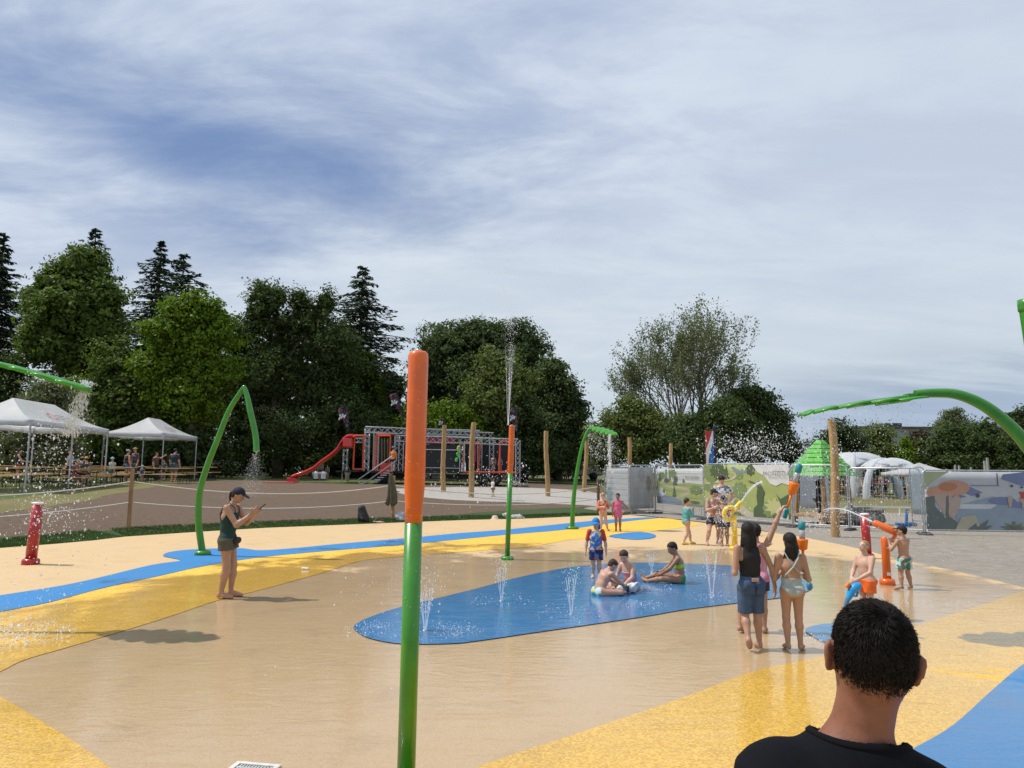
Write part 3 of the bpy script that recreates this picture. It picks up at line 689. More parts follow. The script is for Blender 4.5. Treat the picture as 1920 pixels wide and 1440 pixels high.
broad('willow_tree', 'wide feathery dark willow with spiky top in the middle of the left wood', 520, 890, 51,
      [(490, 590, 46, 62), (450, 640, 50, 50), (540, 620, 56, 56), (590, 610, 42, 58), (630, 660, 48, 60), (500, 690, 90, 70), (600, 720, 80, 70), (420, 730, 70, 60), (370, 790, 50, 60), (460, 800, 90, 70), (560, 810, 90, 70), (650, 790, 70, 80), (610, 570, 20, 26), (495, 550, 22, 22), (560, 565, 18, 26), (520, 560, 16, 24)], L_WILL, 46000, 0.24, asp=0.45, clump=0.62, droop=-0.5, flatten=1.0)
broad('broadleaf_tree', 'bright green tree behind the willow and under the open spruce', 655, 880, 56,
      [(640, 640, 40, 38), (670, 690, 48, 50), (690, 750, 48, 55), (650, 720, 50, 60), (705, 810, 42, 50)], L_LIME, 15000, 0.24)
broad('broadleaf_tree', 'mid green tree filling the gap under the olive tree', 240, 885, 47,
      [(225, 680, 52, 44), (250, 740, 62, 56), (180, 740, 52, 50), (210, 810, 70, 60), (280, 800, 56, 60), (310, 850, 56, 40)], L_OLIVE, 18000, 0.24)
broad('broadleaf_tree', 'dark low tree at the left edge under the spruce', -5, 885, 50,
      [(5, 700, 50, 42), (-40, 740, 60, 60), (20, 780, 60, 60)], L_DARK, 9000, 0.26)
broad('shrubby_willow', 'grey green loose willow right behind the big white canopy tent', 85, 900, 36,
      [(90, 740, 52, 34), (55, 780, 50, 44), (130, 790, 46, 44), (90, 840, 70, 50), (30, 850, 50, 44)], L_GREY, 14000, 0.17, kind='tree', asp=0.4, clump=0.5)
broad('dark_hedge_tree', 'deep green undergrowth behind the smaller white canopy tent', 300, 905, 47,
      [(210, 860, 60, 44), (290, 855, 60, 48), (370, 850, 60, 50), (150, 870, 50, 34)], L_DARK, 14000, 0.24)
broad('dark_hedge_tree', 'deep green undergrowth below the willow behind the red slide', 520, 905, 56,
      [(440, 860, 60, 46), (520, 860, 60, 48), (600, 860, 60, 50), (690, 850, 60, 56), (760, 850, 50, 50)], L_DARK, 16000, 0.24)
broad('broadleaf_tree', 'dark tree showing through the gaps of the wide willow', 575, 890, 62,
      [(560, 690, 90, 80), (640, 760, 80, 80), (500, 780, 90, 80), (745, 800, 40, 70), (730, 730, 36, 50)], L_DARK, 15000, 0.30)
# middle group
broad('domed_tree', 'huge dome shaped dark green tree in the centre', 905, 890, 60,
      [(905, 690, 140, 96), (820, 690, 62, 76), (985, 680, 66, 84), (860, 650, 80, 58), (950, 650, 76, 56), (800, 740, 48, 70), (920, 780, 120, 70), (1010, 750, 60, 70), (900, 622, 70, 26), (830, 645, 34, 28), (975, 640, 34, 26)], L_POP, 46000, 0.25, clump=0.7, inner=0.07, rag=0.05, lumps=3)
broad('poplar_tree', 'dark tree stepping down on the right shoulder of the domed tree', 1050, 890, 54,
      [(1035, 700, 34, 40), (1060, 745, 38, 50), (1040, 800, 56, 60), (1075, 790, 32, 50), (1000, 830, 60, 56), (1080, 840, 30, 40)], L_POP, 19000, 0.25, rag=0.07, lumps=4)
broad('broadleaf_tree', 'yellowish green tree standing in front of the domed tree', 935, 890, 50,
      [(930, 690, 40, 36), (955, 720, 44, 40), (900, 740, 36, 40), (940, 770, 52, 44)], L_GOLD, 13000, 0.23)
broad('broadleaf_tree', 'low fresh green tree behind the obstacle course trailer', 860, 890, 50,
      [(840, 790, 44, 34), (880, 800, 40, 36), (820, 830, 50, 44), (900, 840, 44, 44), (780, 800, 36, 40)], L_LIME, 12000, 0.22)
broad('broadleaf_tree', 'dark leafy tree behind the right end of the trailer', 985, 890, 50,
      [(980, 790, 44, 50), (960, 840, 44, 50), (1010, 845, 44, 44), (1050, 860, 40, 34)], L_DARK, 12000, 0.22)
broad('dark_hedge_tree', 'dark shrubs above the lawn left of the grey fence panels', 1070, 900, 62,
      [(1050, 860, 36, 26), (1090, 866, 34, 26), (1020, 868, 30, 22), (1130, 860, 30, 28)], L_DARK, 8000, 0.24)
# open tree with visible branches
def open_tree():
    Y = 52; b = AT(1283, 860, Y); z0 = tz(b.x, b.y); t = thing('bare_branched_tree', 'sparse spreading tree with visible branches and few leaves against the sky', 'tree', (b.x, b.y, z0))
    s = Y/F; H = AT(1283, 556, Y).z-z0
    m = MB(); tips = []
    def grow(p, d, L, r, lev):
        n = 4; pts = [p]; q = p; dd = d.copy()
        for i in range(n):
            dd = (dd+Vector((random.uniform(-1, 1), random.uniform(-1, 1), random.uniform(-.5, .9)))*0.10).normalized(); q = q+dd*L/n; pts.append(q)
        m.tube(pts, [r*(1-0.45*i/n) for i in range(n+1)], 5 if lev < 3 else 3, cap=False)
        if lev >= 3: tips.extend((x, dd, lev) for x in pts[1:])
        if lev >= 5: return
        nb = random.choice((2, 3, 3)) if lev < 4 else 2
        for k in range(nb):
            i = random.choice((2, 3, 4)) if k else 4
            a = Vector((random.uniform(-1, 1), random.uniform(-1, 1), random.uniform(-.3, .8))); a = (a-dd*a.dot(dd)).normalized()
            nd = (dd+a*random.uniform(0.25, 0.62)); nd.z += 0.06; nd.normalize()
            grow(pts[i], nd, L*random.uniform(0.62, 0.82), r*0.55, lev+1)
    for k in range(13):
        az = 2*PI*k/13+random.random()*0.3; tilt = random.uniform(0.10, 0.72)
        d = Vector((math.cos(az)*math.sin(tilt), math.sin(az)*math.sin(tilt)*0.8, math.cos(tilt))); grow(Vector((math.cos(az)*0.25, math.sin(az)*0.25, random.uniform(0.3, 2.0))), d, H*0.30*(1.0-tilt*0.10), 0.16, 0)
    m.tube([(0, 0, -.2), (0, 0, 2.5)], [0.5, 0.35], 10)
    V = np.array(m.v); zmax = V[:, 2].max(); k = H*0.99/zmax
    # fit the real width as well
    xs = np.percentile(V[:, 0], [2, 98]); kx = min(1.3, max(0.5, (1395-1165)*s/(xs[1]-xs[0])))
    sc = np.array([kx, kx, k]); m.v = [tuple(v) for v in V*sc]
    m.build('trunk', M_BARKG, t, fixn=False)
    P = np.array([tuple(x[0]) for x in tips])*sc; P[:, 0] -= P[:, 0].mean()*0.0; n = 9
    idx = np.repeat(np.arange(len(P)), n); Q = P[idx]+unit(len(idx))*RNG.random(len(idx))[:, None]**0.6*0.42
    keep = RNG.random(len(idx)) < 0.36; Q = Q[keep]
    N = unit(len(Q))+np.array([0, 0, 0.4]); N /= np.linalg.norm(N, axis=1)[:, None]
    V, Fq = leaf_quads(Q, N, 0.16, 0.6); leaf_obj('crown', V, Fq, RNG.random((len(Q), 3)), L_GREY, t)
open_tree()
broad('broadleaf_tree', 'olive bushy tree left of the bare branched tree', 1200, 880, 50,
      [(1200, 790, 44, 38), (1240, 810, 46, 44), (1160, 800, 36, 36), (1200, 840, 70, 40), (1130, 820, 30, 36), (1140, 850, 40, 34), (1180, 765, 24, 18)], L_GOLD, 17000, 0.22)
broad('broadleaf_tree', 'dense olive tree growing low under the bare branched tree', 1330, 880, 48,
      [(1350, 780, 50, 36), (1290, 805, 44, 34), (1370, 790, 44, 44), (1320, 830, 80, 48), (1400, 820, 44, 46)], L_WILL, 21000, 0.21)
broad('broadleaf_tree', 'dark rounded tree at the right end of the middle wood', 1420, 880, 50,
      [(1410, 745, 34, 30), (1440, 780, 34, 34), (1455, 820, 38, 40), (1420, 830, 44, 50), (1480, 845, 24, 34)], L_DARK, 15000, 0.22)
# right group
broad('broadleaf_tree', 'small round tree behind the green hut roof', 1575, 900, 62,
      [(1575, 815, 34, 32), (1550, 845, 34, 34), (1600, 850, 36, 40), (1530, 860, 24, 26), (1575, 880, 50, 26)], L_DARK, 11000, 0.22)
broad('broadleaf_tree', 'reddish brown tinged tree above the white arch tents', 1650, 900, 64,
      [(1648, 820, 28, 28), (1655, 855, 40, 40), (1630, 875, 40, 30), (1682, 870, 30, 34)], L_GOLD, 9000, 0.22)
broad('broadleaf_tree', 'thin yellow green sapling beside the maroon tree', 1698, 905, 60, [(1697, 840, 9, 26), (1700, 870, 14, 26)], L_LIME, 1500, 0.2)
broad('maroon_tree', 'maroon leaved tree between the tents and the right hedge', 1728, 900, 62,
      [(1725, 830, 26, 26), (1735, 860, 30, 34), (1715, 880, 26, 26)], L_PURP, 8000, 0.22)
broad('broadleaf_tree', 'broad green tree right of the maroon tree', 1785, 900, 60,
      [(1780, 820, 38, 28), (1760, 850, 44, 40), (1810, 840, 40, 40), (1790, 880, 60, 34)], L_WILL, 14000, 0.22)
broad('broadleaf_tree', 'faint far round topped tree above the right hedge', 1785, 860, 95, [(1785, 783, 22, 18), (1800, 800, 28, 22), (1770, 800, 20, 16)], L_GREY, 5000, 0.26)
broad('broadleaf_tree', 'dull brownish green tree under the green arch', 1855, 900, 60,
      [(1850, 820, 34, 34), (1880, 850, 40, 44), (1835, 860, 40, 40), (1860, 890, 50, 30)], L_WILL, 13000, 0.22)
broad('broadleaf_tree', 'dark green tree at the right edge behind the green arch', 1925, 900, 56,
      [(1905, 790, 26, 24), (1935, 810, 44, 46), (1915, 850, 40, 40), (1950, 880, 60, 40)], L_DARK, 13000, 0.22)
# ------------------------------------------------------------------ splash pad features
GLS = dict(coat=0.35, var=0.16, scale=5.0)
M_ORG = mat('paint_orange', (0.70, 0.125, 0.005), 0.36, **GLS)
M_GRN = mat('paint_green', (0.035, 0.235, 0.010), 0.36, **GLS)
M_GRNL = mat('plastic_leaf_green', (0.09, 0.45, 0.03), 0.35, trans=0.4, coat=0.4, var=0.05)
M_RED = mat('paint_red', (0.36, 0.008, 0.010), 0.32, **GLS)
M_YLW = mat('paint_yellow', (0.86, 0.56, 0.015), 0.35, **GLS)
M_WHT = mat('white_plastic', (0.78, 0.78, 0.76), 0.4, 0.06)
M_BLK = mat('black_plastic', (0.015, 0.015, 0.018), 0.5)
M_STEEL = mat('galvanised_steel', (0.45, 0.47, 0.49), 0.42, 0.2, 12, metal=0.75)
M_ALU = mat('bright_aluminium', (0.50, 0.51, 0.53), 0.35, 0.1, metal=0.55)
M_WOOD = mat('peeled_pole_wood', (0.46, 0.30, 0.135), 0.8, 0.35, 2.5, bump=0.01, stretch=(4, 4, 0.5), col2=(0.30, 0.18, 0.075))
M_POSTW = mat('square_post_wood', (0.32, 0.19, 0.085), 0.8, 0.35, 3, stretch=(4, 4, 0.5))
M_PLANK = mat('varnished_plank', (0.66, 0.40, 0.15), 0.5, 0.25, 5, stretch=(0.4, 5, 5))
M_ROPE = mat('rope', (0.62, 0.58, 0.50), 0.9, 0.2, 60)
PZ = 0.04
def px_r(px, Y): return px/F*Y
def flange(m, r, h=0.07, z=0.0): m.lathe([(r, z), (r*1.0, z+h*0.55), (r*0.9, z+h*0.85), (r*0.6, z+h), (0.0, z+h)], 24); return m
def pole(label, x, y, h, split, r, lean=(0, 0), rt=None, rb=None):
    t = thing('spray_pole', label, 'spray pole', (x, y, PZ), group='orange topped spray poles')
    t.rotation_euler = (lean[1], lean[0], 0)
    rt = rt or r*1.18
    MB().lathe([(r, 0.03), (r, split+0.01)], 32).build('lower_pole', M_GRN, t)
    MB().lathe([(r*1.012, split), (r*1.012, split+0.10), (rt, split+0.20), (rt, h-0.035), (rt*0.93, h-0.012), (rt*0.72, h), (rt*0.3, h+0.001), (0, h+0.001)], 32).build('sleeve', M_ORG, t)
    flange(MB(), 0.13).build('base_flange', M_GRN, t)
    n = MB(); n.lathe([(0.014, h), (0.014, h+0.012), (0.0, h+0.012)], 12); n.build('nozzle', M_STEEL, t); return t
tp = AT(780, 659, 4.0)
pole('tall spray pole in the foreground, orange above and green below', tp.x, tp.y, tp.z-PZ, 1.455, 0.0485, lean=(rad(0.35), 0))
b = G(951, 1049, PZ); tp2 = AT(960, 797, b.y)
FARPOLE = (b.x, b.y, tp2.z)
pole('distant spray pole by the blue stripe shooting a tall jet of water', b.x, b.y, tp2.z-PZ, (tp2.z-PZ)*0.635, 0.050, lean=(math.atan((tp2.x-b.x)/(tp2.z-PZ)), 0))
def arch():
    Y = G(380, 1041, PZ).y; b = G(380, 1041, PZ); t = thing('spray_arch', 'green bent pipe arch spraying mist behind the woman with the cap', 'spray arch', b)
    L = [(380, 1038), (375, 1005), (372, 972), (375, 920), (390.6, 868), (406, 829), (430, 769), (457.5, 726)]
    R = [(457.5, 726), (463, 742), (469, 769), (479, 816), (481, 846)]
    P = [AT(*q, Y-0.25*i/7)-b for i, q in enumerate(L)]; P[0] = Vector((0, 0, 0.03)); Q = [AT(*q, Y-0.25-0.05*i)-b for i, q in enumerate(R)]
    c1 = catmull(P, 8); c2 = catmull(Q, 8); n1 = len(c1)
    MB().tube(c1, [0.068-0.022*(i/n1)**2 for i in range(n1)], 16).build('upright_pipe', M_GRN, t)
    MB().tube(c2, [0.046+0.014*min(1, i/len(c2)*2) for i in range(len(c2))], 16).build('drop_pipe', M_GRN, t)
    m = MB(); m.ell(c2[0], (0.045, 0.045, 0.045)); m.build('elbow', M_GRN, t)
    flange(MB(), 0.16, 0.10).build('base_flange', M_GRN, t)
    n = MB(); e = c2[-1]; n.tube([e, e+Vector((0, 0, -0.05))], 0.018, 10)
    n.build('nozzle', M_STEEL, t)
    ARCH.update(tip=e+b, pts=[p+b for p in c1], pts2=[p+b for p in c2])
ARCH = {}
arch()
def leaf_shape(L, W, lobes=5, n=60):
    up = []
    for i in range(n+1):
        t = i/n; w = W/2*(math.sin(PI*min(1, t*0.92+0.04))**0.65)*(0.60+0.44*abs(math.sin(PI*(t*lobes+0.15)))**0.7)
        up.append((t*L, w if 0 < i < n else 0.02))
    return up
def leaf_canopy(parent, origin, direction, roll, L, W, lobes=5, ribs=True):
    """big plastic leaf: direction = vector along the leaf, roll about it"""
    d = Vector(direction).normalized(); s = d.cross(Vector((0, 0, 1))).normalized(); s = Matrix.Rotation(roll, 3, d) @ s; n = s.cross(d)
    up = leaf_shape(L, W, lobes); rows = []
    for k in range(-4, 5):
        rows.append([Vector(origin)+d*x+s*(w*k/4)+n*(-0.05*W*(k/4)**2-0.05*L*(x/L)**2+0.010*abs(math.sin(PI*(x/L*lobes+0.15)))) for x, w in up])
    g = MB(); g.grid(rows); o = g.build('leaf_canopy', M_GRNL, parent, solid=0.03)
    if ribs:
        r = MB(); r.tube([Vector(origin)+d*x+n*(-0.05*L*(x/L)**2-0.02) for x in np.linspace(0, L*0.95, 10)], [0.02-0.012*i/9 for i in range(10)], 8); r.build('midrib', M_GRN, parent)
    return [Vector(origin)+d*x+s*(w*sg)+n*(-0.09*W-0.05*L*(x/L)**2) for x, w in up for sg in (-1, 1)]
def leaf_mid():
    b = G(1073, 992, PZ); Y = b.y; t = thing('leaf_shower', 'green leaf shaped shower dripping behind the two girls in pink', 'leaf shower', b, group='green leaf shaped showers')
    P = [AT(*q, Y)-b for q in [(1074, 960), (1077, 920), (1083, 878), (1091, 838), (1100, 812), (1108, 801)]]
    c = catmull([Vector((0, 0, 0.03))]+P, 8); MB().tube(c, [0.075-0.035*i/len(c) for i in range(len(c))], 14).build('stem', M_GRN, t)
    flange(MB(), 0.2, 0.09).build('base_flange', M_GRN, t)
    a = AT(1106, 800, Y)-b; e = AT(1158, 812, Y-0.4)-b
    LEAFMID['rim'] = [p+b for p in leaf_canopy(t, a, e-a, rad(16), (e-a).length, 0.62, 6)]
LEAFMID = {}; leaf_mid()
def leaf_right():
    Y = 8.0; b = Vector((7.1, 8.0, PZ)); t = thing('leaf_shower', 'green leaf shaped shower on an arched pipe at the right edge', 'leaf shower', b, group='green leaf shaped showers')
    pts = [(1716, 739), (1745, 737), (1785, 738), (1820, 748), (1855, 767), (1890, 796), (1920, 828), (1960, 885), (2000, 960)]
    P = [AT(*q, Y)-b for q in pts]+[Vector((-0.15, 0, 0.6)), Vector((0, 0, 0.02))]
    c = catmull(P, 8); n = len(c); MB().tube(c, [0.046+0.026*min(1, 2*i/n) for i in range(n)], 20).build('arched_pipe', M_GRN, t)
    flange(MB(), 0.16, 0.09).build('base_flange', M_GRN, t)
    a = AT(1722, 744, Y)-b
    for i, (q0, q1, w) in enumerate([((1722, 745), (1655, 751), 0.34), ((1662, 749), (1603, 756), 0.42), ((1612, 753), (1550, 764), 0.40), ((1557, 762), (1514, 771), 0.30), ((1520, 769), (1501, 775), 0.16)]):
        A, B = AT(*q0, Y)-b, AT(*q1, Y)-b
        d = (B-A); s = Vector((0, 1, 0.0)).normalized()
        rows = []
        for k in range(-6, 7):
            v = k/6; rows.append([A+d*u+s*(w*v*(math.sin(PI*min(1, max(0, 0.12+0.80*u)))**0.5))+Vector((0, 0, -0.02*v*v-0.018*u*u)) for u in np.linspace(0, 1, 10)])
        MB().grid(rows).build('leaf_lobe', M_GRNL, t, solid=0.022)
    m = MB(); m.tube([AT(1735, 740, Y)-b, AT(1700, 745, Y)-b, AT(1620, 753, Y)-b], [0.035, 0.028, 0.012], 10); m.box(AT(1706, 743, Y)-b, (0.09, 0.12, 0.05)); m.build('bracket', M_GRN, t)
leaf_right()
def leaf_left():
    Y = 8.1; b = Vector((-9.4, 8.1, PZ)); t = thing('leaf_shower', 'green leaf shaped shower reaching in from the left edge over the canopy tent', 'leaf shower', b, group='green leaf shaped showers')
    a = AT(-60, 668, Y)-b; e = AT(172, 716, Y-0.25)-b
    P = [Vector((0, 0, 0.03)), Vector((0.05, 0, 1.4)), Vector((0.7, 0, 2.6)), Vector((1.9, 0, a.z+0.12)), a]
    c = catmull(P, 8); n = len(c); MB().tube(c, [0.072-0.026*i/n for i in range(n)], 14).build('arched_pipe', M_GRN, t)
    flange(MB(), 0.16, 0.09).build('base_flange', M_GRN, t)
    L = (e-a).length; leaf_canopy(t, a, e-a, rad(-4), L, 0.60, 6)
leaf_left()
def edge_pole():
    Y = 3.9; tpp = AT(1928, 578, Y); t = thing('green_spray_pole', 'plain green leaning pole cut by the right edge of the photo', 'spray pole', (tpp.x+0.14, Y, PZ))
    h = tpp.z-PZ
    c = [Vector((0, 0, 0)), Vector((-0.05, 0, h*0.5)), Vector((-0.13, 0, h-0.05)), Vector((-0.14, 0, h-0.015)), Vector((-0.14, 0, h))]
    MB().tube(catmull(c, 6), [0.05]*19+[0.048]*3+[0.04, 0.03, 0.012], 20).build('pole', M_GRN, t); flange(MB(), 0.13).build('base_flange', M_GRN, t)
edge_pole()
def bollard(label, px, top, base, r, m, lean=0.0):
    b = G(px, base, PZ); tpp = AT(px, top, b.y); h = tpp.z-PZ; t = thing('red_bollard', label, 'water bollard', b, group='red water bollards'); t.rotation_euler = (0, lean, 0)
    MB().lathe([(r, 0.04), (r, h-0.03)], 24).build('post', m, t); MB().lathe([(r*1.03, h-0.03), (r*1.03, h), (r*0.8, h+0.008), (0, h+0.008)], 24).build('cap', M_WHT, t); flange(MB(), r*1.55, 0.11).build('base_flange', m, t)
bollard('red bollard with white cap on the left side of the splash pad', 57, 942, 1058, 0.095, M_RED, lean=rad(2))
bollard('red bollard with white cap behind the blond boy', 1627, 963, 1047, 0.085, M_RED, lean=rad(-1))
def orange_cannon():
    b = G(1664, 1096, PZ); Y = b.y; t = thing('water_cannon', 'orange swivelling water cannon aimed by the boy in the black cap', 'water cannon', b)
    h = AT(1664, 1006, Y).z-PZ
    MB().lathe([(0.062, 0.05), (0.062, h-0.03), (0.05, h-0.005), (0.0, h)], 24).build('post', M_ORG, t)
    flange(MB(), 0.115, 0.10).build('base_flange', M_ORG, t)
    MB().box((0.0, -0.064, 0.17), (0.06, 0.004, 0.05)).build('sticker', M_WHT, t)
    a = AT(1638, 980, Y+0.1)-b; e = AT(1682, 999, Y-0.1)-b; d = (e-a).normalized()
    c = [a-d*0.01, a, a+d*0.02, a+d*0.3, e-d*0.02, e]
    MB().tube(c, [0.03, 0.048, 0.056, 0.062, 0.056, 0.03], 18).build('barrel', M_ORG, t)
    m = MB(); m.tube([Vector((0.03, 0, h-0.06)), Vector((0.12, 0, h-0.05)), e+Vector((-0.02, 0, -0.03))], 0.03, 10); m.tube([e-d*0.05+Vector((0, 0, .05)), e+d*0.02+Vector((0, 0, 0.04)), e+d*0.12+Vector((0, 0, -0.02)), e+d*0.10+Vector((0, 0, -0.10))], 0.018, 8)
    m.build('swivel_handle', M_ORG, t); MB().tube([a-d*0.03, a-d*0.005], 0.02, 10).build('nozzle', M_STEEL, t)
    CANNON.update(tip=a+b, back=e+b, d=-d)
CANNON = {}; orange_cannon()
def yellow_cannon():
    b = G(1378, 1031, PZ); Y = b.y; t = thing('water_cannon', 'yellow looped water cannon on a post beside the soaked children', 'water cannon', b)
    h = AT(1378, 966, Y).z-PZ
    MB().lathe([(0.064, 0.05), (0.064, h)], 20).build('post', M_YLW, t); flange(MB(), 0.14, 0.09).build('base_flange', M_YLW, t)
    cx = AT(1369, 963, Y)-b; R = px_r(11.5, Y)
    pts = [Vector((0, 0, h-0.03))]+[cx+Vector((math.cos(a)*R, -0.02, math.sin(a)*R)) for a in np.linspace(-0.9, -5.6, 18)]
    MB().tube(pts, 0.052, 14).build('loop_pipe', M_YLW, t)
    a = AT(1377, 955, Y)-b; e = AT(1390, 941, Y)-b; d = (e-a).normalized()
    MB().tube([a-d*0.08, a, e-d*0.02, e], [0.04, 0.055, 0.055, 0.042], 14).build('barrel', M_YLW, t)
    MB().tube([cx+Vector((0.0, -0.05, -0.02)), a-d*0.08], 0.03, 10).build('handle', M_YLW, t)
    YCAN.update(tip=e+b, d=d)
YCAN = {}; yellow_cannon()
def grate():
    c = G(463, 1452, PZ+0.006); t = thing('drain_grate', 'square white framed drain grate in the tan floor', 'drain grate', c, rad(-10)); s = 0.125
    m = MB()
    for x, y, w, d in ((0, s, 2*s+.03, .03), (0, -s, 2*s+.03, .03), (s, 0, .03, 2*s-.03), (-s, 0, .03, 2*s-.03)): m.box((x, y, 0.004), (w, d, 0.014))
    m.build('frame', mat('grate_white', (0.62, 0.60, 0.55), 0.6, 0.2, 30), t)
    m = MB()
    for i in range(11): m.box((-s+.03+i*(2*s-.06)/10, 0, 0.002), (0.010, 2*s-.032, 0.009))
    for j in (-.07, 0, .07): m.box((0, j, 0.0035), (2*s-.032, 0.014, 0.008))
    m.build('bars', mat('grate_grey', (0.46, 0.46, 0.44), 0.5, 0.2), t)
    MB().box((0, 0, -0.012), (2*s-.03, 2*s-.03, 0.018)).build('pit', mat('grate_pit', (0.02, 0.025, 0.02), 0.9), t)
grate()
# ------------------------------------------------------------------ rope fence, umbrella, bags
def rope_post(label, px, top, base, w=0.10, m=None):
    b = GT(px, base); h = AT(px, top, b.y).z-b.z; t = tag(MB().box((0, 0, h/2-0.05), (w, w, h+0.1), rz=0.4, bev=0.01).build('fence_post', m or M_POSTW), label, 'fence post', 'wooden posts carrying the white ropes'); t.location = b; return b, h
RP1, h1 = rope_post('square wooden rope post left of the green arch', 241, 879, 988)
RP2, h2 = rope_post('square wooden rope post with the folded umbrella on it', 736, 892, 974)
RP3, h3 = rope_post('dark wooden rope post behind the girl in the floral swimsuit', 1122, 899, 962, m=mat('dark_post', (0.13, 0.075, 0.035), 0.8))
RP0 = GT(-280, 1040)
def rope(label, a, b, za, zb, sag, name='rope', n=24):
    A = Vector((a.x, a.y, a.z+za)); B = Vector((b.x, b.y, b.z+zb)); P = []
    for i in range(n+1):
        t = i/n; p = A.lerp(B, t); p.z -= 4*sag*t*(1-t); P.append(p)
    return tag(MB().tube(P, 0.017, 6).build(name, M_ROPE), label, 'rope', 'white ropes strung between the posts')
for (pa, ha, pb, hb, s, w) in ((RP0, 1.5, RP1, h1, 0.22, 'left of the first post'), (RP1, h1, RP2, h2, 0.42, 'between the first post and the umbrella post'), (RP2, h2, RP3, h3, 0.40, 'right of the umbrella post')):
    rope('upper white rope '+w, pa, pb, ha*0.78, hb*0.78, s*0.75); rope('lower white rope '+w, pa, pb, ha*0.42, hb*0.42, s*0.5)
def umbrella():
    b = GT(736, 974); Y = b.y-0.14; top = AT(733, 888, Y); bot = AT(733, 946, Y); t = thing('folded_umbrella', 'folded olive green umbrella strapped to the rope post', 'umbrella', (bot.x, Y, bot.z))
    h = top.z-bot.z; V = []; rows = []
    for i in range(15):
        u = i/14; R = 0.145*(1-u)**0.7+0.022
        rows.append([Vector((R*(1+0.30*math.sin(7*a+u*2.5))*math.cos(a)+0.03*math.sin(u*5), R*0.75*(1+0.30*math.sin(7*a+u*2.5))*math.sin(a), h*u+0.05*math.sin(7*a)*(1-u)**2)) for a in np.linspace(0, 2*PI, 57)])
    MB().grid(rows).build('cloth', mat('olive_cloth', (0.085, 0.085, 0.050), 0.85, 0.3, 6), t, solid=0.006)
    MB().tube([(0.02, 0, -0.02), (0, 0, h+0.06)], 0.014, 8).build('shaft', M_BLK, t)
umbrella()
def blob_obj(name, label, cat, loc, prims, m, res=0.02, noise=0.01, ns=14, **kw):
    nz = (lambda X, Y, Z: noise*(np.sin(X*ns*2.1+1)*np.sin(Y*ns*1.7+2)*np.sin(Z*ns*1.9)+0.6*np.sin(X*ns*4.3)*np.sin(Z*ns*3.7+Y*ns*4.1)))
    V, Fq = sdf_mesh(prims, res, k=0.05, noise=nz, **kw); o = npmesh(name, V, Fq, m, smooth=True); o.location = loc
    return tag(o, label, cat)
b = GT(681, 979); bp_ = thing('backpack', 'black backpack lying on the grass verge by the umbrella post', 'backpack', b)
def sub(parent, name, prims, m, res=0.02, noise=0.012, ns=12):
    nz = (lambda X, Y, Z: noise*(np.sin(X*ns*2.1+1)*np.sin(Y*ns*1.7+2)*np.sin(Z*ns*1.9)+0.6*np.sin(X*ns*4.3)*np.sin(Z*ns*3.7+Y*ns*4.1)))
    V, Fq = sdf_mesh(prims, res, k=0.05, noise=nz); return npmesh(name, V, Fq, m, parent, smooth=True)
M_NAVY = mat('dark_nylon', (0.012, 0.013, 0.018), 0.7, 0.4, 10)
sub(bp_, 'body', [pr_cone((0, 0, 0.12), (-0.06, 0, 0.42), 0.20, 0.13, su=1, sw=0.8)], M_NAVY); sub(bp_, 'pocket', [pr_cone((0.02, -0.15, 0.12), (0.0, -0.13, 0.22), 0.10, 0.08)], M_NAVY)
m = MB(); m.tube([(-0.1, -0.16, 0.4), (0.02, -0.24, 0.25), (0.14, -0.16, 0.05)], 0.02, 6); m.build('strap', M_BLK, bp_)
blob_obj('sandal_pair', 'red and white sandals lying beside the backpack', 'shoes', GT(706, 981), [pr_cone((-0.1, 0, 0.03), (0.12, 0, 0.03), 0.04, 0.04), pr_cone((0.05, -0.1, 0.03), (0.25, -0.06, 0.03), 0.04, 0.035)], mat('red_sandal', (0.35, 0.06, 0.05), 0.6, col2=(0.6, 0.5, 0.45), scale=30))
blob_obj('white_bag', 'crumpled white bag on the verge just left of the big pole', 'bag', GT(750, 977), [pr_cone((0, 0, 0.13), (0.02, 0, 0.2), 0.16, 0.12)], mat('white_bag_cloth', (0.62, 0.64, 0.68), 0.7, col2=(0.25, 0.30, 0.42), scale=9), noise=0.025)
h_ = thing('sun_hat', 'pale straw sun hat lying on the verge behind the distant pole', 'hat', GT(928, 975)); MB().lathe([(0.21, 0.02), (0.20, 0.035), (0.12, 0.05), (0.105, 0.13), (0.07, 0.16), (0, 0.165)], 24).build('crown_and_brim', mat('straw', (0.62, 0.46, 0.36), 0.8, 0.2, 40), h_); MB().lathe([(0.113, 0.055), (0.110, 0.085)], 24).build('hat_band', mat('straw_band', (0.45, 0.30, 0.24), 0.8), h_)
blob_obj('towel_heap', 'white patterned towels and clothes heaped beside the distant pole', 'towel', GT(962, 973), [pr_cone((-0.25, 0, 0.05), (0.25, 0, 0.06), 0.08, 0.11), pr_cone((-0.3, 0, 0.12), (-0.2, 0, 0.14), 0.1, 0.1), pr_cone((0.1, 0.1, 0.06), (0.42, 0, 0.03), 0.09, 0.05)], mat('towel_print', (0.66, 0.66, 0.62), 0.9, col2=(0.18, 0.18, 0.16), scale=16), noise=0.02)
blob_obj('dark_towel', 'small dark towel dropped on the verge', 'towel', GT(863, 975), [pr_cone((-0.2, 0, 0.02), (0.2, 0, 0.02), 0.04, 0.03)], mat('teal_towel', (0.03, 0.06, 0.06), 0.9))
blob_obj('white_shell', 'small white object lying on the yellow stripe', 'litter', G(572, 1067, PZ+0.02), [pr_cone((-0.04, 0, 0.01), (0.05, 0, 0.01), 0.025, 0.02)], M_WHT, res=0.008, noise=0.004)
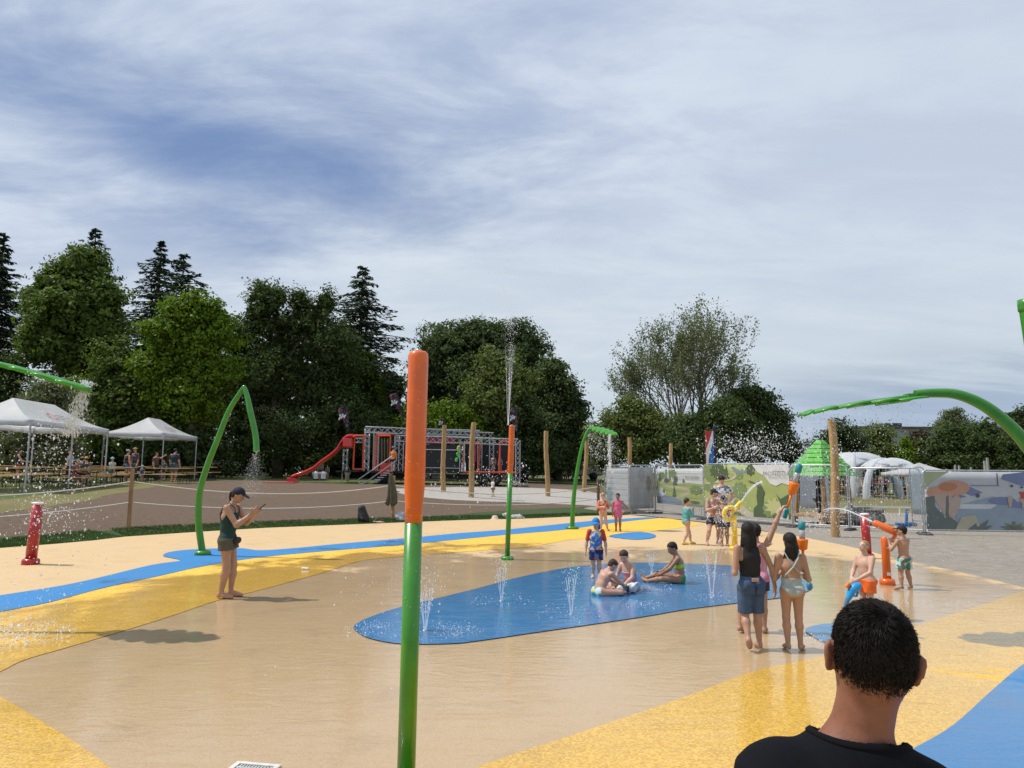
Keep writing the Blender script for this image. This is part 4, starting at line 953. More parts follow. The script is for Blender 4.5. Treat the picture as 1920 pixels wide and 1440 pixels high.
blob_obj('shoe_pair', 'dark shoes left on the pad edge behind the girl in the pink dress', 'shoes', GT(1176, 965), [pr_cone((-0.15, 0, 0.05), (0.05, 0, 0.05), 0.05, 0.05), pr_cone((0.1, 0.05, 0.06), (0.3, 0, 0.05), 0.05, 0.06)], M_NAVY)
# ------------------------------------------------------------------ tall wooden posts
M_GREYW = mat('weathered_grey_wood', (0.30, 0.29, 0.26), 0.9, 0.3, 4)
def wood_post(label, px0, top, px1, base, w, Y=None, base_z=None):
    b = GT(px1, base) if Y is None else AT(px1, base, Y)
    if Y is not None: b.z = tz(b.x, b.y)
    Y = b.y; tpp = AT(px0, top, Y); r = px_r(w/2, Y); n = 9; P = []
    ph = random.random()*6; ph2 = random.random()*6
    for i in range(n):
        u = i/(n-1); q = Vector((0, 0, -0.3)).lerp(tpp-b, u); q += Vector((math.sin(u*5+ph)*0.35*r, math.sin(u*4+ph2)*0.3*r, 0)); P.append(q)
    c = catmull(P, 3); m = MB(); m.tube(c, [r*(1.06-0.16*i/len(c)+0.05*math.sin(i*1.7+ph)) for i in range(len(c))], 14)
    o = tag(m.build('wooden_post', M_GREYW if w < 6 else M_WOOD), label, 'wooden post', 'tall peeled wooden posts'); o.location = b; return o
wood_post('peeled wooden post left of centre in front of the black trailer panel', 832, 797, 832, 923, 9)
wood_post('crooked peeled wooden post in the gravel, second from the left', 889, 792, 881, 933, 10)
wood_post('peeled wooden post in the gravel between distant pole and leaf shower', 1025, 808, 1026, 931, 9)
wood_post('peeled wooden post behind the leaf shower stem', 1099, 826, 1096, 923, 8)
wood_post('peeled wooden post sticking up behind the grey fence panels', 1179, 820, 1180, 915, 8, Y=36)
wood_post('slim peeled post sticking up behind the park banner', 1257, 831, 1258, 918, 7.5, Y=38)
wood_post('thick peeled wooden post standing in the sand before the green hut', 1557.5, 787, 1571, 1009, 15)
for i, (px, tp_, w, pb) in enumerate([(1791, 872, 4, 1793), (1798, 873, 4, 1794), (1821, 876, 4, 1822), (1846, 864, 5, 1845), (1851, 858, 5, 1852), (1775, 879, 4, 1775), (1893, 881, 4, 1893)]):
    wood_post('thin grey palisade pole above the beach banner, '+('leftmost but one', 'third from the left', 'fourth from the left', 'fifth and tallest but one', 'sixth from the left', 'leftmost', 'far right one')[i], px, tp_, pb, 915, w, Y=40+i*0.4)
# ------------------------------------------------------------------ tents, tables, benches
M_TENT = mat('tent_fabric', (0.76, 0.78, 0.81), 0.6, 0.06, 2.0, trans=0.5)
def canopy_tent(label, near, axis, L, Wd, logo=True, hE=2.35, hP=3.35, m=M_TENT, val=0.24, group='white pop-up canopy tents', legs=True):
    near = Vector(near); ax = Vector(axis).normalized(); sx = Vector((-ax.y, ax.x))      # sx: to the left
    if sx.x > 0: sx = -sx
    z0 = min(tz(near.x, near.y), tz(near.x+ax.x*L, near.y+ax.y*L)); z0 = (tz(near.x, near.y)+tz(near.x+ax.x*L, near.y+ax.y*L))/2
    t = thing('canopy_tent', label, 'canopy tent', (near.x, near.y, z0), group=group)
    def W3(u, v, z): p = sx*u+ax*v; return Vector((p.x, p.y, z))
    c = Wd/2; pk = [(c, c), (c, L-c)]
    m_ = MB()
    def patch(e0, e1, p0, p1):
        rows = []
        for i in range(11):
            s = i/10; g = s**1.45
            rows.append([W3(*(Vector(e0).lerp(Vector(e1), j/8)*(1-s)+Vector(p0).lerp(Vector(p1), j/8)*s), hE+(hP-hE)*g-0.05*math.sin(PI*s)*math.sin(PI*j/8)) for j in range(9)])
        m_.grid(rows)
    C = [(0, 0), (Wd, 0), (Wd, L), (0, L)]
    patch(C[0], C[1], pk[0], pk[0]); patch(C[2], C[3], pk[1], pk[1]); patch(C[1], C[2], pk[0], pk[1]); patch(C[3], C[0], pk[1], pk[0])
    m_.build('roof', m, t)
    v_ = MB()
    for i in range(4):
        a, b2 = C[i], C[(i+1) % 4]; v_.grid([[W3(*Vector(a).lerp(Vector(b2), j/12), z-0.02*math.sin(j*1.3)*(z < hE)) for j in range(13)] for z in (hE, hE-val)])
    v_.build('valance', m, t, solid=0.006)
    if legs:
        nl = 3 if L > 5 else 2
        for u in (0.03, Wd-0.03):
            for k in range(nl):
                v = 0.03+(L-0.06)*k/(nl-1); p = W3(u, v, 0); g = tz(near.x+p.x, near.y+p.y)-z0
                MB().box((p.x, p.y, (hE-0.05+g)/2), (0.05, 0.05, hE-0.05-g)).build('leg', M_ALU, t)
        s_ = MB()
        for u in (0.04, Wd-0.04):
            for k in range(6): s_.tube([W3(u, L*k/6, hE-0.1 if k % 2 else hE-0.4), W3(u, L*(k+1)/6, hE-0.4 if k % 2 else hE-0.1)], 0.012, 4)
        s_.build('scissor_frame', M_ALU, t)
    if logo:
        lg = MB(); 
        def R(u, v, up=0.012):  # right hand roof face, u along ridge 0..1, v up the slope
            e = Vector((0, L)).lerp(Vector((0, 0)), 1-u); p = Vector(pk[1]).lerp(Vector(pk[0]), 1-u); s = v; q = e*(1-s)+p*s
            return W3(q.x, q.y, hE+(hP-hE)*s**1.45+0.03)+Vector((-sx.x, -sx.y, 0))*up
        for a in range(14):
            a0, a1 = a/16*2*PI, (a+1)/16*2*PI
            lg.face([R(0.42+0.05*math.cos(a0), 0.42+0.15*math.sin(a0)), R(0.42+0.05*math.cos(a1), 0.42+0.15*math.sin(a1)), R(0.42+0.035*math.cos(a1), 0.42+0.10*math.sin(a1)), R(0.42+0.035*math.cos(a0), 0.42+0.10*math.sin(a0))])
        lg.build('red_emblem', mat('logo_red', (0.42, 0.05, 0.06), 0.6), t, fixn=False)
        lt = MB()
        for k, w in enumerate((0.16, 0.20, 0.12)): lt.face([R(0.50, 0.52-k*0.08), R(0.50+w, 0.52-k*0.08), R(0.50+w, 0.495-k*0.08), R(0.50, 0.495-k*0.08)])
        lt.build('printed_lines', mat('logo_dark', (0.10, 0.09, 0.12), 0.6), t, fixn=False)
    return t
canopy_tent('large white canopy tent at the left edge with a red emblem', (-18.15, 26.8), (-0.10, 0.99), 6.4, 3.3, hE=2.66, hP=3.62)
canopy_tent('smaller white canopy tent to the right of the large one', (-18.85, 38.6), (-0.07, 0.99), 4.9, 3.2, hE=2.60, hP=3.52)
def table(name, label, loc, rz, top_h, wd, group, L=2.2):
    t = thing(name, label, 'table' if top_h > 0.6 else 'bench', loc, rz, group)
    MB().box((0, 0, top_h-0.015), (L, wd, 0.03), bev=0.004).build('table_top' if top_h > 0.6 else 'seat', M_PLANK, t)
    for s in (-1, 1):
        m = MB()
        for q in (-1, 1): m.tube([(s*(L/2-0.3), q*wd*0.42, 0), (s*(L/2-0.3), q*wd*0.36, top_h-0.03)], 0.016, 6)
        m.tube([(s*(L/2-0.3), -wd*0.38, top_h*0.45), (s*(L/2-0.3), wd*0.38, top_h*0.45)], 0.012, 6); m.tube([(s*(L/2-0.3), 0, top_h*0.45), (s*(L/2-0.65), 0, top_h-0.03)], 0.012, 6)
        m.build('leg', M_BLK, t)
    return t
T0 = table('beer_table', 'long varnished beer table under the white canopy tents', (0, 0, 0), 0, 0.77, 0.5, 'beer tables under the white tents')
B0 = table('beer_bench', 'narrow varnished bench beside a beer table at the tents', (0, 0, 0), 0, 0.47, 0.25, 'benches under the white tents')
first = True
for (x, y, rz, wh) in [(-21.2, 28.2, .05, 'in the front row under the large tent'), (-18.4, 30.2, .0, 'by the middle leg of the large tent'), (-21.3, 30.4, 0.03, 'in the second row under the large tent'), (-21.6, 32.8, 0, 'at the back left of the large tent'), (-18.9, 32.6, .04, 'at the back right leg of the large tent'), (-19.6, 35.2, 0.02, 'between the two white tents'), (-22.4, 35.4, 0.03, 'behind the large tent on the left'), (-17.3, 36.2, 0.0, 'in the open right of the gap between tents'), (-20.4, 38.0, 0, 'in the front row under the smaller tent'), (-22.9, 38.4, 0, 'left of the smaller tent'), (-20.8, 40.8, 0, 'in the middle of the smaller tent'), (-18.2, 41.4, 0.02, 'sticking out right of the smaller tent'), (-24.0, 31.5, 0, 'farthest left in the large tent'), (-24.4, 34.0, 0, 'behind the farthest left table')]:
    for k, (src, dy) in enumerate(((T0, 0), (B0, -0.62), (B0, 0.62))):
        o = src if first and k < 2 else copy_tree(src)
        o['label'] = ('varnished beer table ', 'near side bench of the beer table ', 'far side bench of the beer table ')[k]+wh; yy = y+dy; o.location = (x, yy, tz(x, yy)); o.rotation_euler = (0, 0, rz)
    first = False
# ------------------------------------------------------------------ obstacle course trailer with slide
def truss(m, a, b, s=0.3, r=0.028, bays=None, rd=0.016, up=(0, 0, 1)):
    a, b = Vector(a), Vector(b); d = (b-a); L = d.length; d.normalize(); u = Vector(up); u = (u-d*u.dot(d))
    if u.length < 0.1: u = Vector((0, 1, 0))
    u.normalize(); w = d.cross(u); n = bays or max(2, round(L/(s*1.15)))
    cs = [u*sx*s/2+w*sy*s/2 for sx, sy in ((-1, -1), (1, -1), (1, 1), (-1, 1))]
    for c in cs: m.tube([a+c, b+c], r, 5)
    for i in range(n):
        p, q = a.lerp(b, i/n), a.lerp(b, (i+1)/n)
        for k in range(4):
            c0, c1 = cs[k], cs[(k+1) % 4]
            if i % 2: c0, c1 = c1, c0
            m.tube([p+c0, q+c1], rd, 4, cap=False)
    return m
def trailer():
    Y = 42.0; b = AT(830, 907, Y); b.z = tz(b.x, b.y)
    t = thing('obstacle_trailer', 'truck trailer with aluminium trusses, black panels and climbing frames', 'play trailer', b)
    A = lambda px, py, dy=0.0: AT(px, py, Y+dy)-b
    Z = lambda py: AT(830, py, Y).z-b.z
    red = mat('frame_red', (0.62, 0.08, 0.03), 0.5, 0.1); blk = mat('black_tarp', (0.012, 0.013, 0.018), 0.6, 0.3); dk = mat('chassis_dark', (0.02, 0.02, 0.022), 0.6)
    x0, x1 = A(686, 880).x, A(975, 880).x; zd = Z(884); dep = 2.6
    MB().box(((x0+x1)/2, dep/2, zd-0.06), (x1-x0, dep, 0.12)).build('deck', dk, t)
    MB().box(((x0+x1)/2, dep/2, zd-0.30), (x1-x0-0.3, 0.9, 0.3)).build('chassis', dk, t)
    m = MB()
    for px in (795, 815, 950): m.box((A(px, 900).x, 0.7, zd-0.28), (0.9 if px > 900 else 0.5, 0.1, 0.28))
    m.build('side_boxes', mat('box_grey', (0.16, 0.16, 0.17), 0.5, 0.3), t)
    for px in (905, 928, 720):
        for y in (0.55, 2.1):
            w = MB(); w.lathe([(0.0, -0.12), (0.30, -0.12), (0.36, -0.09), (0.36, 0.09), (0.30, 0.12), (0.0, 0.12)], 20, M=Matrix.Rotation(PI/2, 3, 'X')); o = w.build('wheel', M_BLK, t); o.location = (A(px, 900).x, y, 0.36)
    sh = [((788, 832), (866, 832)), ((745, 838), (786, 838))]
    m = MB()
    for (q0, q1) in sh: 
        xa, xb = A(*q0).x, A(*q1).x; m.box(((xa+xb)/2, 0.10, (Z(834)+zd)/2), (xb-xa, 0.04, Z(834)-zd))
    m.build('black_panel', blk, t)
    m = MB(); m.box(((A(868, 860).x+x1)/2, dep+0.05, (Z(826)+zd)/2), (x1-A(868, 860).x, 0.04, Z(826)-zd)); m.build('back_panel', blk, t); MB().box(((x0+A(745, 860).x)/2, dep-0.2, (Z(822)+zd)/2), (A(745, 860).x-x0, 0.04, Z(822)-zd)).build('back_panel', blk, t)
    m = MB()
    for py in (843, 877): m.tube([(A(785, 860).x, 0.02, Z(py)), (A(868, 860).x, 0.02, Z(py+1))], 0.03, 6)
    m.build('panel_rail', M_ALU, t)
    for (p, q) in [((742, 822), (971, 829))]:
        truss(MB(), A(*p), A(*q), 0.34).build('front_truss_beam', M_ALU, t)
    truss(MB(), A(686, 805, 2.6), A(925, 817, 2.6), 0.34).build('rear_truss_beam', M_ALU, t)
    truss(MB(), A(750, 808, 1.3), A(900, 812, 1.3), 0.3).build('middle_truss_beam', M_ALU, t)
    truss(MB(), A(686, 806), A(745, 808), 0.34).build('left_truss_beam', M_ALU, t)
    for px, py, dy, bt in ((689, 803, 0, 884), (706, 808, 0, 884), (745, 818, 0, 884), (753, 830, 0, 884), (867, 827, 0, 884), (971, 826, 0, 907), (900, 820, 2.4, 884), (922, 820, 2.4, 884), (689, 805, 2.5, 884), (800, 810, 2.5, 884)):
        a = A(px, py, dy); truss(MB(), (a.x, a.y, zd if bt < 900 else 0), (a.x, a.y, a.z), 0.26, 0.026).build('upright_truss', M_ALU, t)
    def frame(x0p, y0p, x1p, y1p, dy=0.0, r=0.055):
        m = MB(); P = [A(x0p, y0p, dy), A(x1p, y0p, dy), A(x1p-2, y1p, dy), A(x0p-3, y1p, dy)]
        for i in range(4): m.tube([P[i], P[(i+1) % 4]], r, 8)
        m.build('red_frame', red, t)
    frame(665, 817, 682, 880, -0.4); frame(706, 817, 732, 882, -0.3); frame(955, 828, 938, 884, 0.4); frame(900, 830, 870, 885, 1.2)
    MB().tube([A(666, 817, -0.4), A(684, 817, -0.3)], 0.06, 8).build('red_rail', red, t); MB().tube([A(706, 815, -0.3), A(744, 814, 0)], 0.06, 8).build('red_rail', red, t); MB().tube([A(868, 885, -0.1), A(970, 886, -0.1)], 0.045, 6).build('red_rail', red, t)
    truss(MB(), A(668, 826, 0.3), A(684, 826, 0.3), 0.25).build('link_truss', M_ALU, t)
    m = MB(); m.box((A(655, 860).x, 0.3, zd-0.03), (1.3, 1.6, 0.08)); m.build('slide_platform', dk, t)
    m = MB(); a = A(648, 842, 0.2); truss(m, (a.x, a.y, zd), (a.x, a.y, a.z), 0.22, 0.022); m.tube([(a.x-.1, 0, 0), (a.x-.1, 0, zd)], 0.03, 6); m.build('platform_leg', M_STEEL, t)
    # slide
    S = [(664, 820), (652, 822), (642, 832), (634, 845), (622, 856), (605, 868), (590, 880), (572, 889), (560, 893), (549, 897)]
    C = [A(*q, -0.6) for q in S]; C = catmull(C, 6)
    rows = []
    for p in C:
        rows.append([p+Vector((0, dy, dz)) for dy, dz in ((-0.40, 0.0), (-0.40, 0.15), (-0.35, 0.17), (-0.31, 0.02), (-0.05, 0.0), (0.0, 0.09), (0.05, 0.0), (0.31, 0.02), (0.35, 0.17), (0.40, 0.15), (0.40, 0.0))])
    rd = mat('slide_red', (0.60, 0.008, 0.008), 0.22, 0.04, coat=0.8)
    MB().grid(rows).build('slide_chute', rd, t, solid=0.03)
    e = C[-1]; g = tz(b.x+e.x, b.y+e.y)-b.z
    MB().box((e.x+0.03, e.y, (e.z+g)/2), (0.5, 0.8, max(0.2, e.z-g+0.1)), bev=0.02).build('slide_foot', rd, t)
    MB().box(((A(656, 860).x), -0.6, Z(832)), (0.55, 0.86, 0.62), bev=0.08).build('slide_entrance', rd, t)
    # stairs
    m = MB(); 
    for k in range(6): 
        u = k/5; p = A(705+28*u, 903-20*u, -0.5); m.box((p.x, p.y, p.z), (0.35, 0.9, 0.05))
    m.build('steps', M_STEEL, t)
    for dy in (-0.95, -0.05):
        P = [A(736, 855, dy), A(672, 899, dy), A(670, 903, dy), A(675, 907, dy), A(684, 906, dy), A(742, 864, dy)]
        MB().tube(P, 0.032, 8).build('handrail', M_ALU, t)
    MB().box((A(725, 860).x, 0.2, Z(880)), (0.75, 0.6, 0.7), bev=0.03).build('red_step_box', rd, t)
    m = MB()
    for px in (716, 721, 727): m.tube([A(px, 822, 0.8), A(px, 880, 0.8)], 0.02, 5)
    m.build('climbing_rope', mat('yellow_rope', (0.35, 0.28, 0.05), 0.9), t)
    m = MB(); m.box((A(815, 860).x, 0.9, Z(826)), (2.2, 0.03, 0.35)); m.box((A(886, 860).x, 0.9, Z(846)), (0.3, 0.2, 1.2)); m.build('pink_cloth', mat('pink_net', (0.40, 0.03, 0.06), 0.7, 0.3), t)
    m = MB()
    for k in range(9):
        m.ell(A(858+random.uniform(-3, 3), 838+k*3.2, -0.1), (0.09, 0.06, 0.08), 8, 6)
    m.build('climbing_hold', mat_cells('holds', [(0.1, 0.5, 0.1), (0.6, 0.5, 0.05), (0.6, 0.1, 0.05)], 3), t)
    return t
trailer()
def truck_behind():
    b = AT(950, 900, 50); b.z = tz(b.x, b.y); t = thing('parked_truck', 'dark green topped vehicle behind the right end of the trailer', 'truck', b)
    z = AT(950, 846, 50).z-b.z
    MB().box((0, 0, z-0.9), (3.4, 2.0, 1.5), bev=0.08).build('body', mat('truck_grey', (0.08, 0.09, 0.09), 0.4), t); MB().box((0, -0.05, z-0.08), (3.6, 2.2, 0.22), bev=0.05).build('roof_canopy', mat('awning_green', (0.03, 0.16, 0.11), 0.6), t)
    MB().box((0.6, -1.02, z-0.6), (1.2, 0.03, 0.6)).build('window', mat('dull_glass', (0.25, 0.32, 0.32), 0.2), t)
    for x in (-1.1, 1.1):
        o = MB().lathe([(0, -.1), (.4, -.1), (.4, .1), (0, .1)], 16, M=Matrix.Rotation(PI/2, 3, 'X')).build('wheel', M_BLK, t); o.location = (x, -0.95, 0.4)
truck_behind()
FLAGP = mat_cells('flag_print', [(0.02, 0.02, 0.03), (0.25, 0.05, 0.09), (0.03, 0.03, 0.05), (0.14, 0.12, 0.17), (0.02, 0.02, 0.03), (0.22, 0.04, 0.08)], 7)
def beach_flag(label, px_top, top, px_bot, bot, Y, w):
    b = AT(px_bot, bot, Y); z0 = tz(b.x, b.y); t = thing('feather_flag', label, 'flag', (b.x, b.y, z0), group='dark feather flags round the trailer')
    a = AT(px_top, top, Y); a = Vector((a.x-b.x, 0, a.z-z0)); lo = Vector((0, 0, b.z-z0)); wd = px_r(w, Y); d = a-lo; s = Vector((-1, 0, 0))
    rows = []
    for i in range(17):
        u = i/16; ww = wd*min(1, (u*1.25)**0.9)*(1 if u < 0.8 else math.sqrt(max(0, 1-((u-0.8)/0.2)**2)))+0.01
        rows.append([lo+d*u+Vector((0.12*math.sin(u*2.2), 0, 0))+s*(ww*j/5)+Vector((0, 0.06*math.sin(j*1.2+u*6), 0)) for j in range(6)])
    MB().grid(rows).build('banner', FLAGP, t, solid=0.01)
    MB().tube([(0, 0, 0), lo]+[lo+d*u+Vector((0.12*math.sin(u*2.2), 0, 0)) for u in (0.25, 0.5, 0.75, 1.0)], 0.025, 6).build('pole', M_BLK, t)
    m = MB()
    for i, (u, v) in enumerate([(0.62, 0.15), (0.66, 0.32), (0.60, 0.48), (0.64, 0.62), (0.55, 0.75)]): m.box(lo+d*u+s*wd*v+Vector((0, -0.09, 0)), (wd*0.16, 0.01, 0.22), M=Matrix.Rotation(0.4*(-1)**i, 3, 'Y'))
    m.build('lettering_strokes', M_WHT, t)
beach_flag('dark red feather flag above the top of the slide', 646, 762, 655, 812, 45, 17)
beach_flag('dark red feather flag leaning left behind the big orange pole', 741, 737, 755, 784, 46, 16)
beach_flag('small crooked feather flag behind the left wooden post', 826, 785, 838, 806, 47, 9)
beach_flag('dark red feather flag behind the jet of the distant pole', 964, 764, 970, 815, 46, 12)
# ------------------------------------------------------------------ temporary fence with printed banners
def px_on(a, b, px, z):
    """point on vertical plane a-b at pixel column px"""
    d = ray(px, 930); s = (b-a); den = d.x*s.y-d.y*s.x
    k = (d.x*a.y-d.y*a.x)/-den if abs(den) > 1e-9 else 0
    return a+s*k
def P_(name, col): return mat('print_'+name, col, 0.75, 0.07, 3.0, trans=0.15)
def fence_panel(label, A, B, H, base=None, shapes=(), text=None, meshy=True, group='temporary steel fence panels', v0=0.04, v1=0.97, cols=26, front=True):
    A, B = Vector(A), Vector(B); za, zb = tz(A.x, A.y), tz(B.x, B.y); z0 = min(za, zb); d = Vector((B.x-A.x, B.y-A.y)); L = d.length
    t = thing('site_fence', label, 'site fence', (A.x, A.y, z0+0.03), math.atan2(d.y, d.x), group)
    r = 0.022; c = 0.12; P = [(0.03, 0, 0.0), (0.03, 0, H-c), (0.03+c*.3, 0, H-c*.3), (0.03+c, 0, H), (L-0.03-c, 0, H), (L-0.03-c*.3, 0, H-c*.3), (L-0.03, 0, H-c), (L-0.03, 0, 0)]
    m = MB(); m.tube(P, r, 8); m.tube([(0.03, 0, 0.12), (L-0.03, 0, 0.12)], r*0.8, 8); m.build('frame', M_STEEL, t)
    if meshy:
        w = MB(); n = max(3, int(L/0.10))
        for i in range(1, n): w.box((L*i/n, 0, H/2+0.05), (0.006, 0.006, H-0.16))
        for j in range(1, 8): w.box((L/2, 0.006, 0.12+(H-0.14)*j/8), (L-0.08, 0.006, 0.006))
        w.build('wire_mesh', M_STEEL, t)
    for x in (0.0, L): MB().box((x, 0, -0.0), (0.22, 0.62, 0.11), bev=0.02).build('foot_block', mat('foot_concrete', (0.10, 0.10, 0.10), 0.9), t)
    m = MB(); m.box((L-0.01, 0, H*0.75), (0.09, 0.05, 0.08)); m.build('clamp', M_STEEL, t)
    if base is not None:
        yo = -0.032 if front else 0.060; zl, zh = 0.12+(H-0.12)*v0, 0.12+(H-0.12)*v1-0.02; rows = []
        for j in range(9): rows.append([Vector((0.06+(L-0.12)*i/40, yo-0.004*math.sin(i*0.9+j*0.4)**2*0, zl+(zh-zl)*j/8)) for i in range(41)])
        MB().grid(rows).build('banner', base, t, solid=0.004)
        by = {}
        for k, (mt, poly) in enumerate(shapes):
            fn = lambda u, v, w, k=k: Vector((0.06+(L-0.12)*min(1, max(0, u)), yo-0.0045-0.0012*(k % 24)-w, zl+(zh-zl)*min(1, max(0, v))))
            MB().prism(poly, fn, 0.0008).build('banner_print', mt, t)
        if text:
            for (s, u, v, h, mt) in text:
                cu = bpy.data.curves.new('lettering', 'FONT'); cu.body = s; cu.size = h; cu.extrude = 0.001; cu.align_x = 'CENTER'; cu.space_character = 1.25; cu.offset = -0.018*h
                o = bpy.data.objects.new('lettering', cu); COL.objects.link(o); bpy.context.view_layer.update()
                me = bpy.data.meshes.new_from_object(o.evaluated_get(bpy.context.evaluated_depsgraph_get())); bpy.data.objects.remove(o)
                o = bpy.data.objects.new('lettering', me); COL.objects.link(o); me.materials.clear(); me.materials.append(mt)
                o.rotation_euler = (PI/2, 0, 0); o.location = (0.06+(L-0.12)*u, yo-0.038, zl+(zh-zl)*v); o.parent = t
    return t
def ellp(cx, cy, rx, ry, n=18, a0=0, a1=2*PI, rot=0): return [(cx+rx*math.cos(a0+(a1-a0)*i/n)*math.cos(rot)-ry*math.sin(a0+(a1-a0)*i/n)*math.sin(rot), cy+rx*math.cos(a0+(a1-a0)*i/n)*math.sin(rot)+ry*math.sin(a0+(a1-a0)*i/n)*math.cos(rot)) for i in range(n)]
def tree2(cx, y0, w, h, n=4): 
    L = [(cx-w*0.08, y0)]
    for i in range(n): a = i/n; L += [(cx-w*(1-a)/2, y0+h*(0.12+a*0.88)), (cx-w*(1-a)*0.28, y0+h*(0.12+(a+0.7/n)*0.88))]
    return L+[(cx, y0+h)]+[(2*cx-x, y) for x, y in L[::-1]]
def blob2(cx, cy, rx, ry, k=7, amp=0.16, n=26, ph=0.0): return [(cx+rx*(1+amp*math.sin(k*a+ph))*math.cos(a), cy+ry*(1+amp*math.sin(k*a+ph))*math.sin(a)) for a in [2*PI*i/n for i in range(n)]]
def path2(pts, w0, w1):
    c = catmull([Vector((x, y, 0)) for x, y in pts], 5); n = len(c); L, R_ = [], []
    for i, p in enumerate(c):
        d = (c[min(i+1, n-1)]-c[max(i-1, 0)]); d = Vector((-d.y, d.x, 0)).normalized(); w = w0+(w1-w0)*i/(n-1); L.append((p.x+d.x*w, p.y+d.y*w)); R_.append((p.x-d.x*w, p.y-d.y*w))
    return L+R_[::-1]
pA = G(1134, 945); pB = G(1180, 960, 0.1); pC = Vector((AT(1229, 950, 31.3).x, 31.3, 0)); pD = Vector((AT(1321, 950, 27.2).x, 27.2, 0)); pE = G(1488, 990); pF = G(1734, 1004); pG = Vector((17.4, 20.6, 0)); 
pA = Vector((AT(1134, 940, 33).x, 33, 0))
GB = P_('grey_back', (0.52, 0.535, 0.55)); 
fence_panel('grey backed fence panel farthest left in the fence line', pA, pB, 2.05, GB, [(P_('grey_fold', (0.45, 0.47, 0.49)), ellp(0.25, 0.5, 0.12, 0.3)), (P_('teal_ghost', (0.24, 0.32, 0.33)), blob2(0.15, 0.3, 0.14, 0.2))], front=False)
fence_panel('grey backed fence panel angled next to the park banner', pB, pC, 2.05, GB, [(P_('grey_fold', (0.45, 0.47, 0.49)), ellp(0.5, 0.8, 0.14, 0.16)), (P_('pink_ghost', (0.38, 0.32, 0.30)), blob2(0.8, 0.6, 0.10, 0.2)), (P_('grey_fold', (0.45, 0.47, 0.49)), blob2(0.3, 0.3, 0.16, 0.22))], front=False)
GRA, GRB, GRC = P_('meadow', (0.36, 0.42, 0.15)), P_('dark_leaf', (0.085, 0.125, 0.06)), P_('mid_leaf', (0.20, 0.27, 0.11))
PTH, WHT2, SKYW, BRN, BLU2 = P_('path', (0.50, 0.47, 0.34)), P_('white', (0.66, 0.67, 0.66)), P_('pale', (0.58, 0.62, 0.64)), P_('trunk', (0.13, 0.12, 0.10)), P_('slate_blue', (0.22, 0.28, 0.36))
INK = P_('ink', (0.10, 0.11, 0.12)); PALY = P_('pale_yellow', (0.50, 0.50, 0.22))
sh1 = [(GRA, [(0, 0.14), (0, 0.66), (0.12, 0.62), (0.25, 0.70), (0.45, 0.58), (0.7, 0.62), (1, 0.58), (1, 0.05), (0.6, 0.07)]), (PTH, path2([(0.18, 0.66), (0.12, 0.58), (0.3, 0.50), (0.62, 0.46), (0.68, 0.36), (0.50, 0.22), (0.34, 0.12)], 0.015, 0.05)),
       (BLU2, ellp(0.16, 0.10, 0.40, 0.13)), (SKYW, ellp(0.05, 0.33, 0.16, 0.13)), (GRC, blob2(0.12, 0.80, 0.08, 0.10)), (GRC, [(0.2, 0.66), (0.2, 0.98), (0.24, 0.98), (0.24, 0.66)]), (GRC, [(0.28, 0.66), (0.28, 0.97), (0.32, 0.97), (0.32, 0.66)]), (GRC, blob2(0.38, 0.86, 0.07, 0.12)),
       (GRB, tree2(0.08, 0.64, 0.09, 0.24)), (GRB, blob2(0.23, 0.66, 0.055, 0.06)), (GRB, tree2(0.42, 0.54, 0.11, 0.26)), (GRB, tree2(0.40, 0.22, 0.09, 0.30)), (GRB, tree2(0.6, 0.62, 0.05, 0.11)), (GRB, tree2(0.17, 0.32, 0.06, 0.12)), (GRC, blob2(0.84, 0.44, 0.11, 0.11)), (GRB, ellp(0.82, 0.12, 0.09, 0.03)), (INK, [(0.44, 0.66), (0.45, 0.78), (0.47, 0.80), (0.47, 0.66)])]
fence_panel('fence panel with a park scene banner seen through its mesh', pC, pD, 2.05, P_('banner_white', (0.62, 0.64, 0.65)), sh1, text=[('MONDORF', 0.78, 0.72, 0.20, INK)], v0=0.16, v1=0.94, front=False)
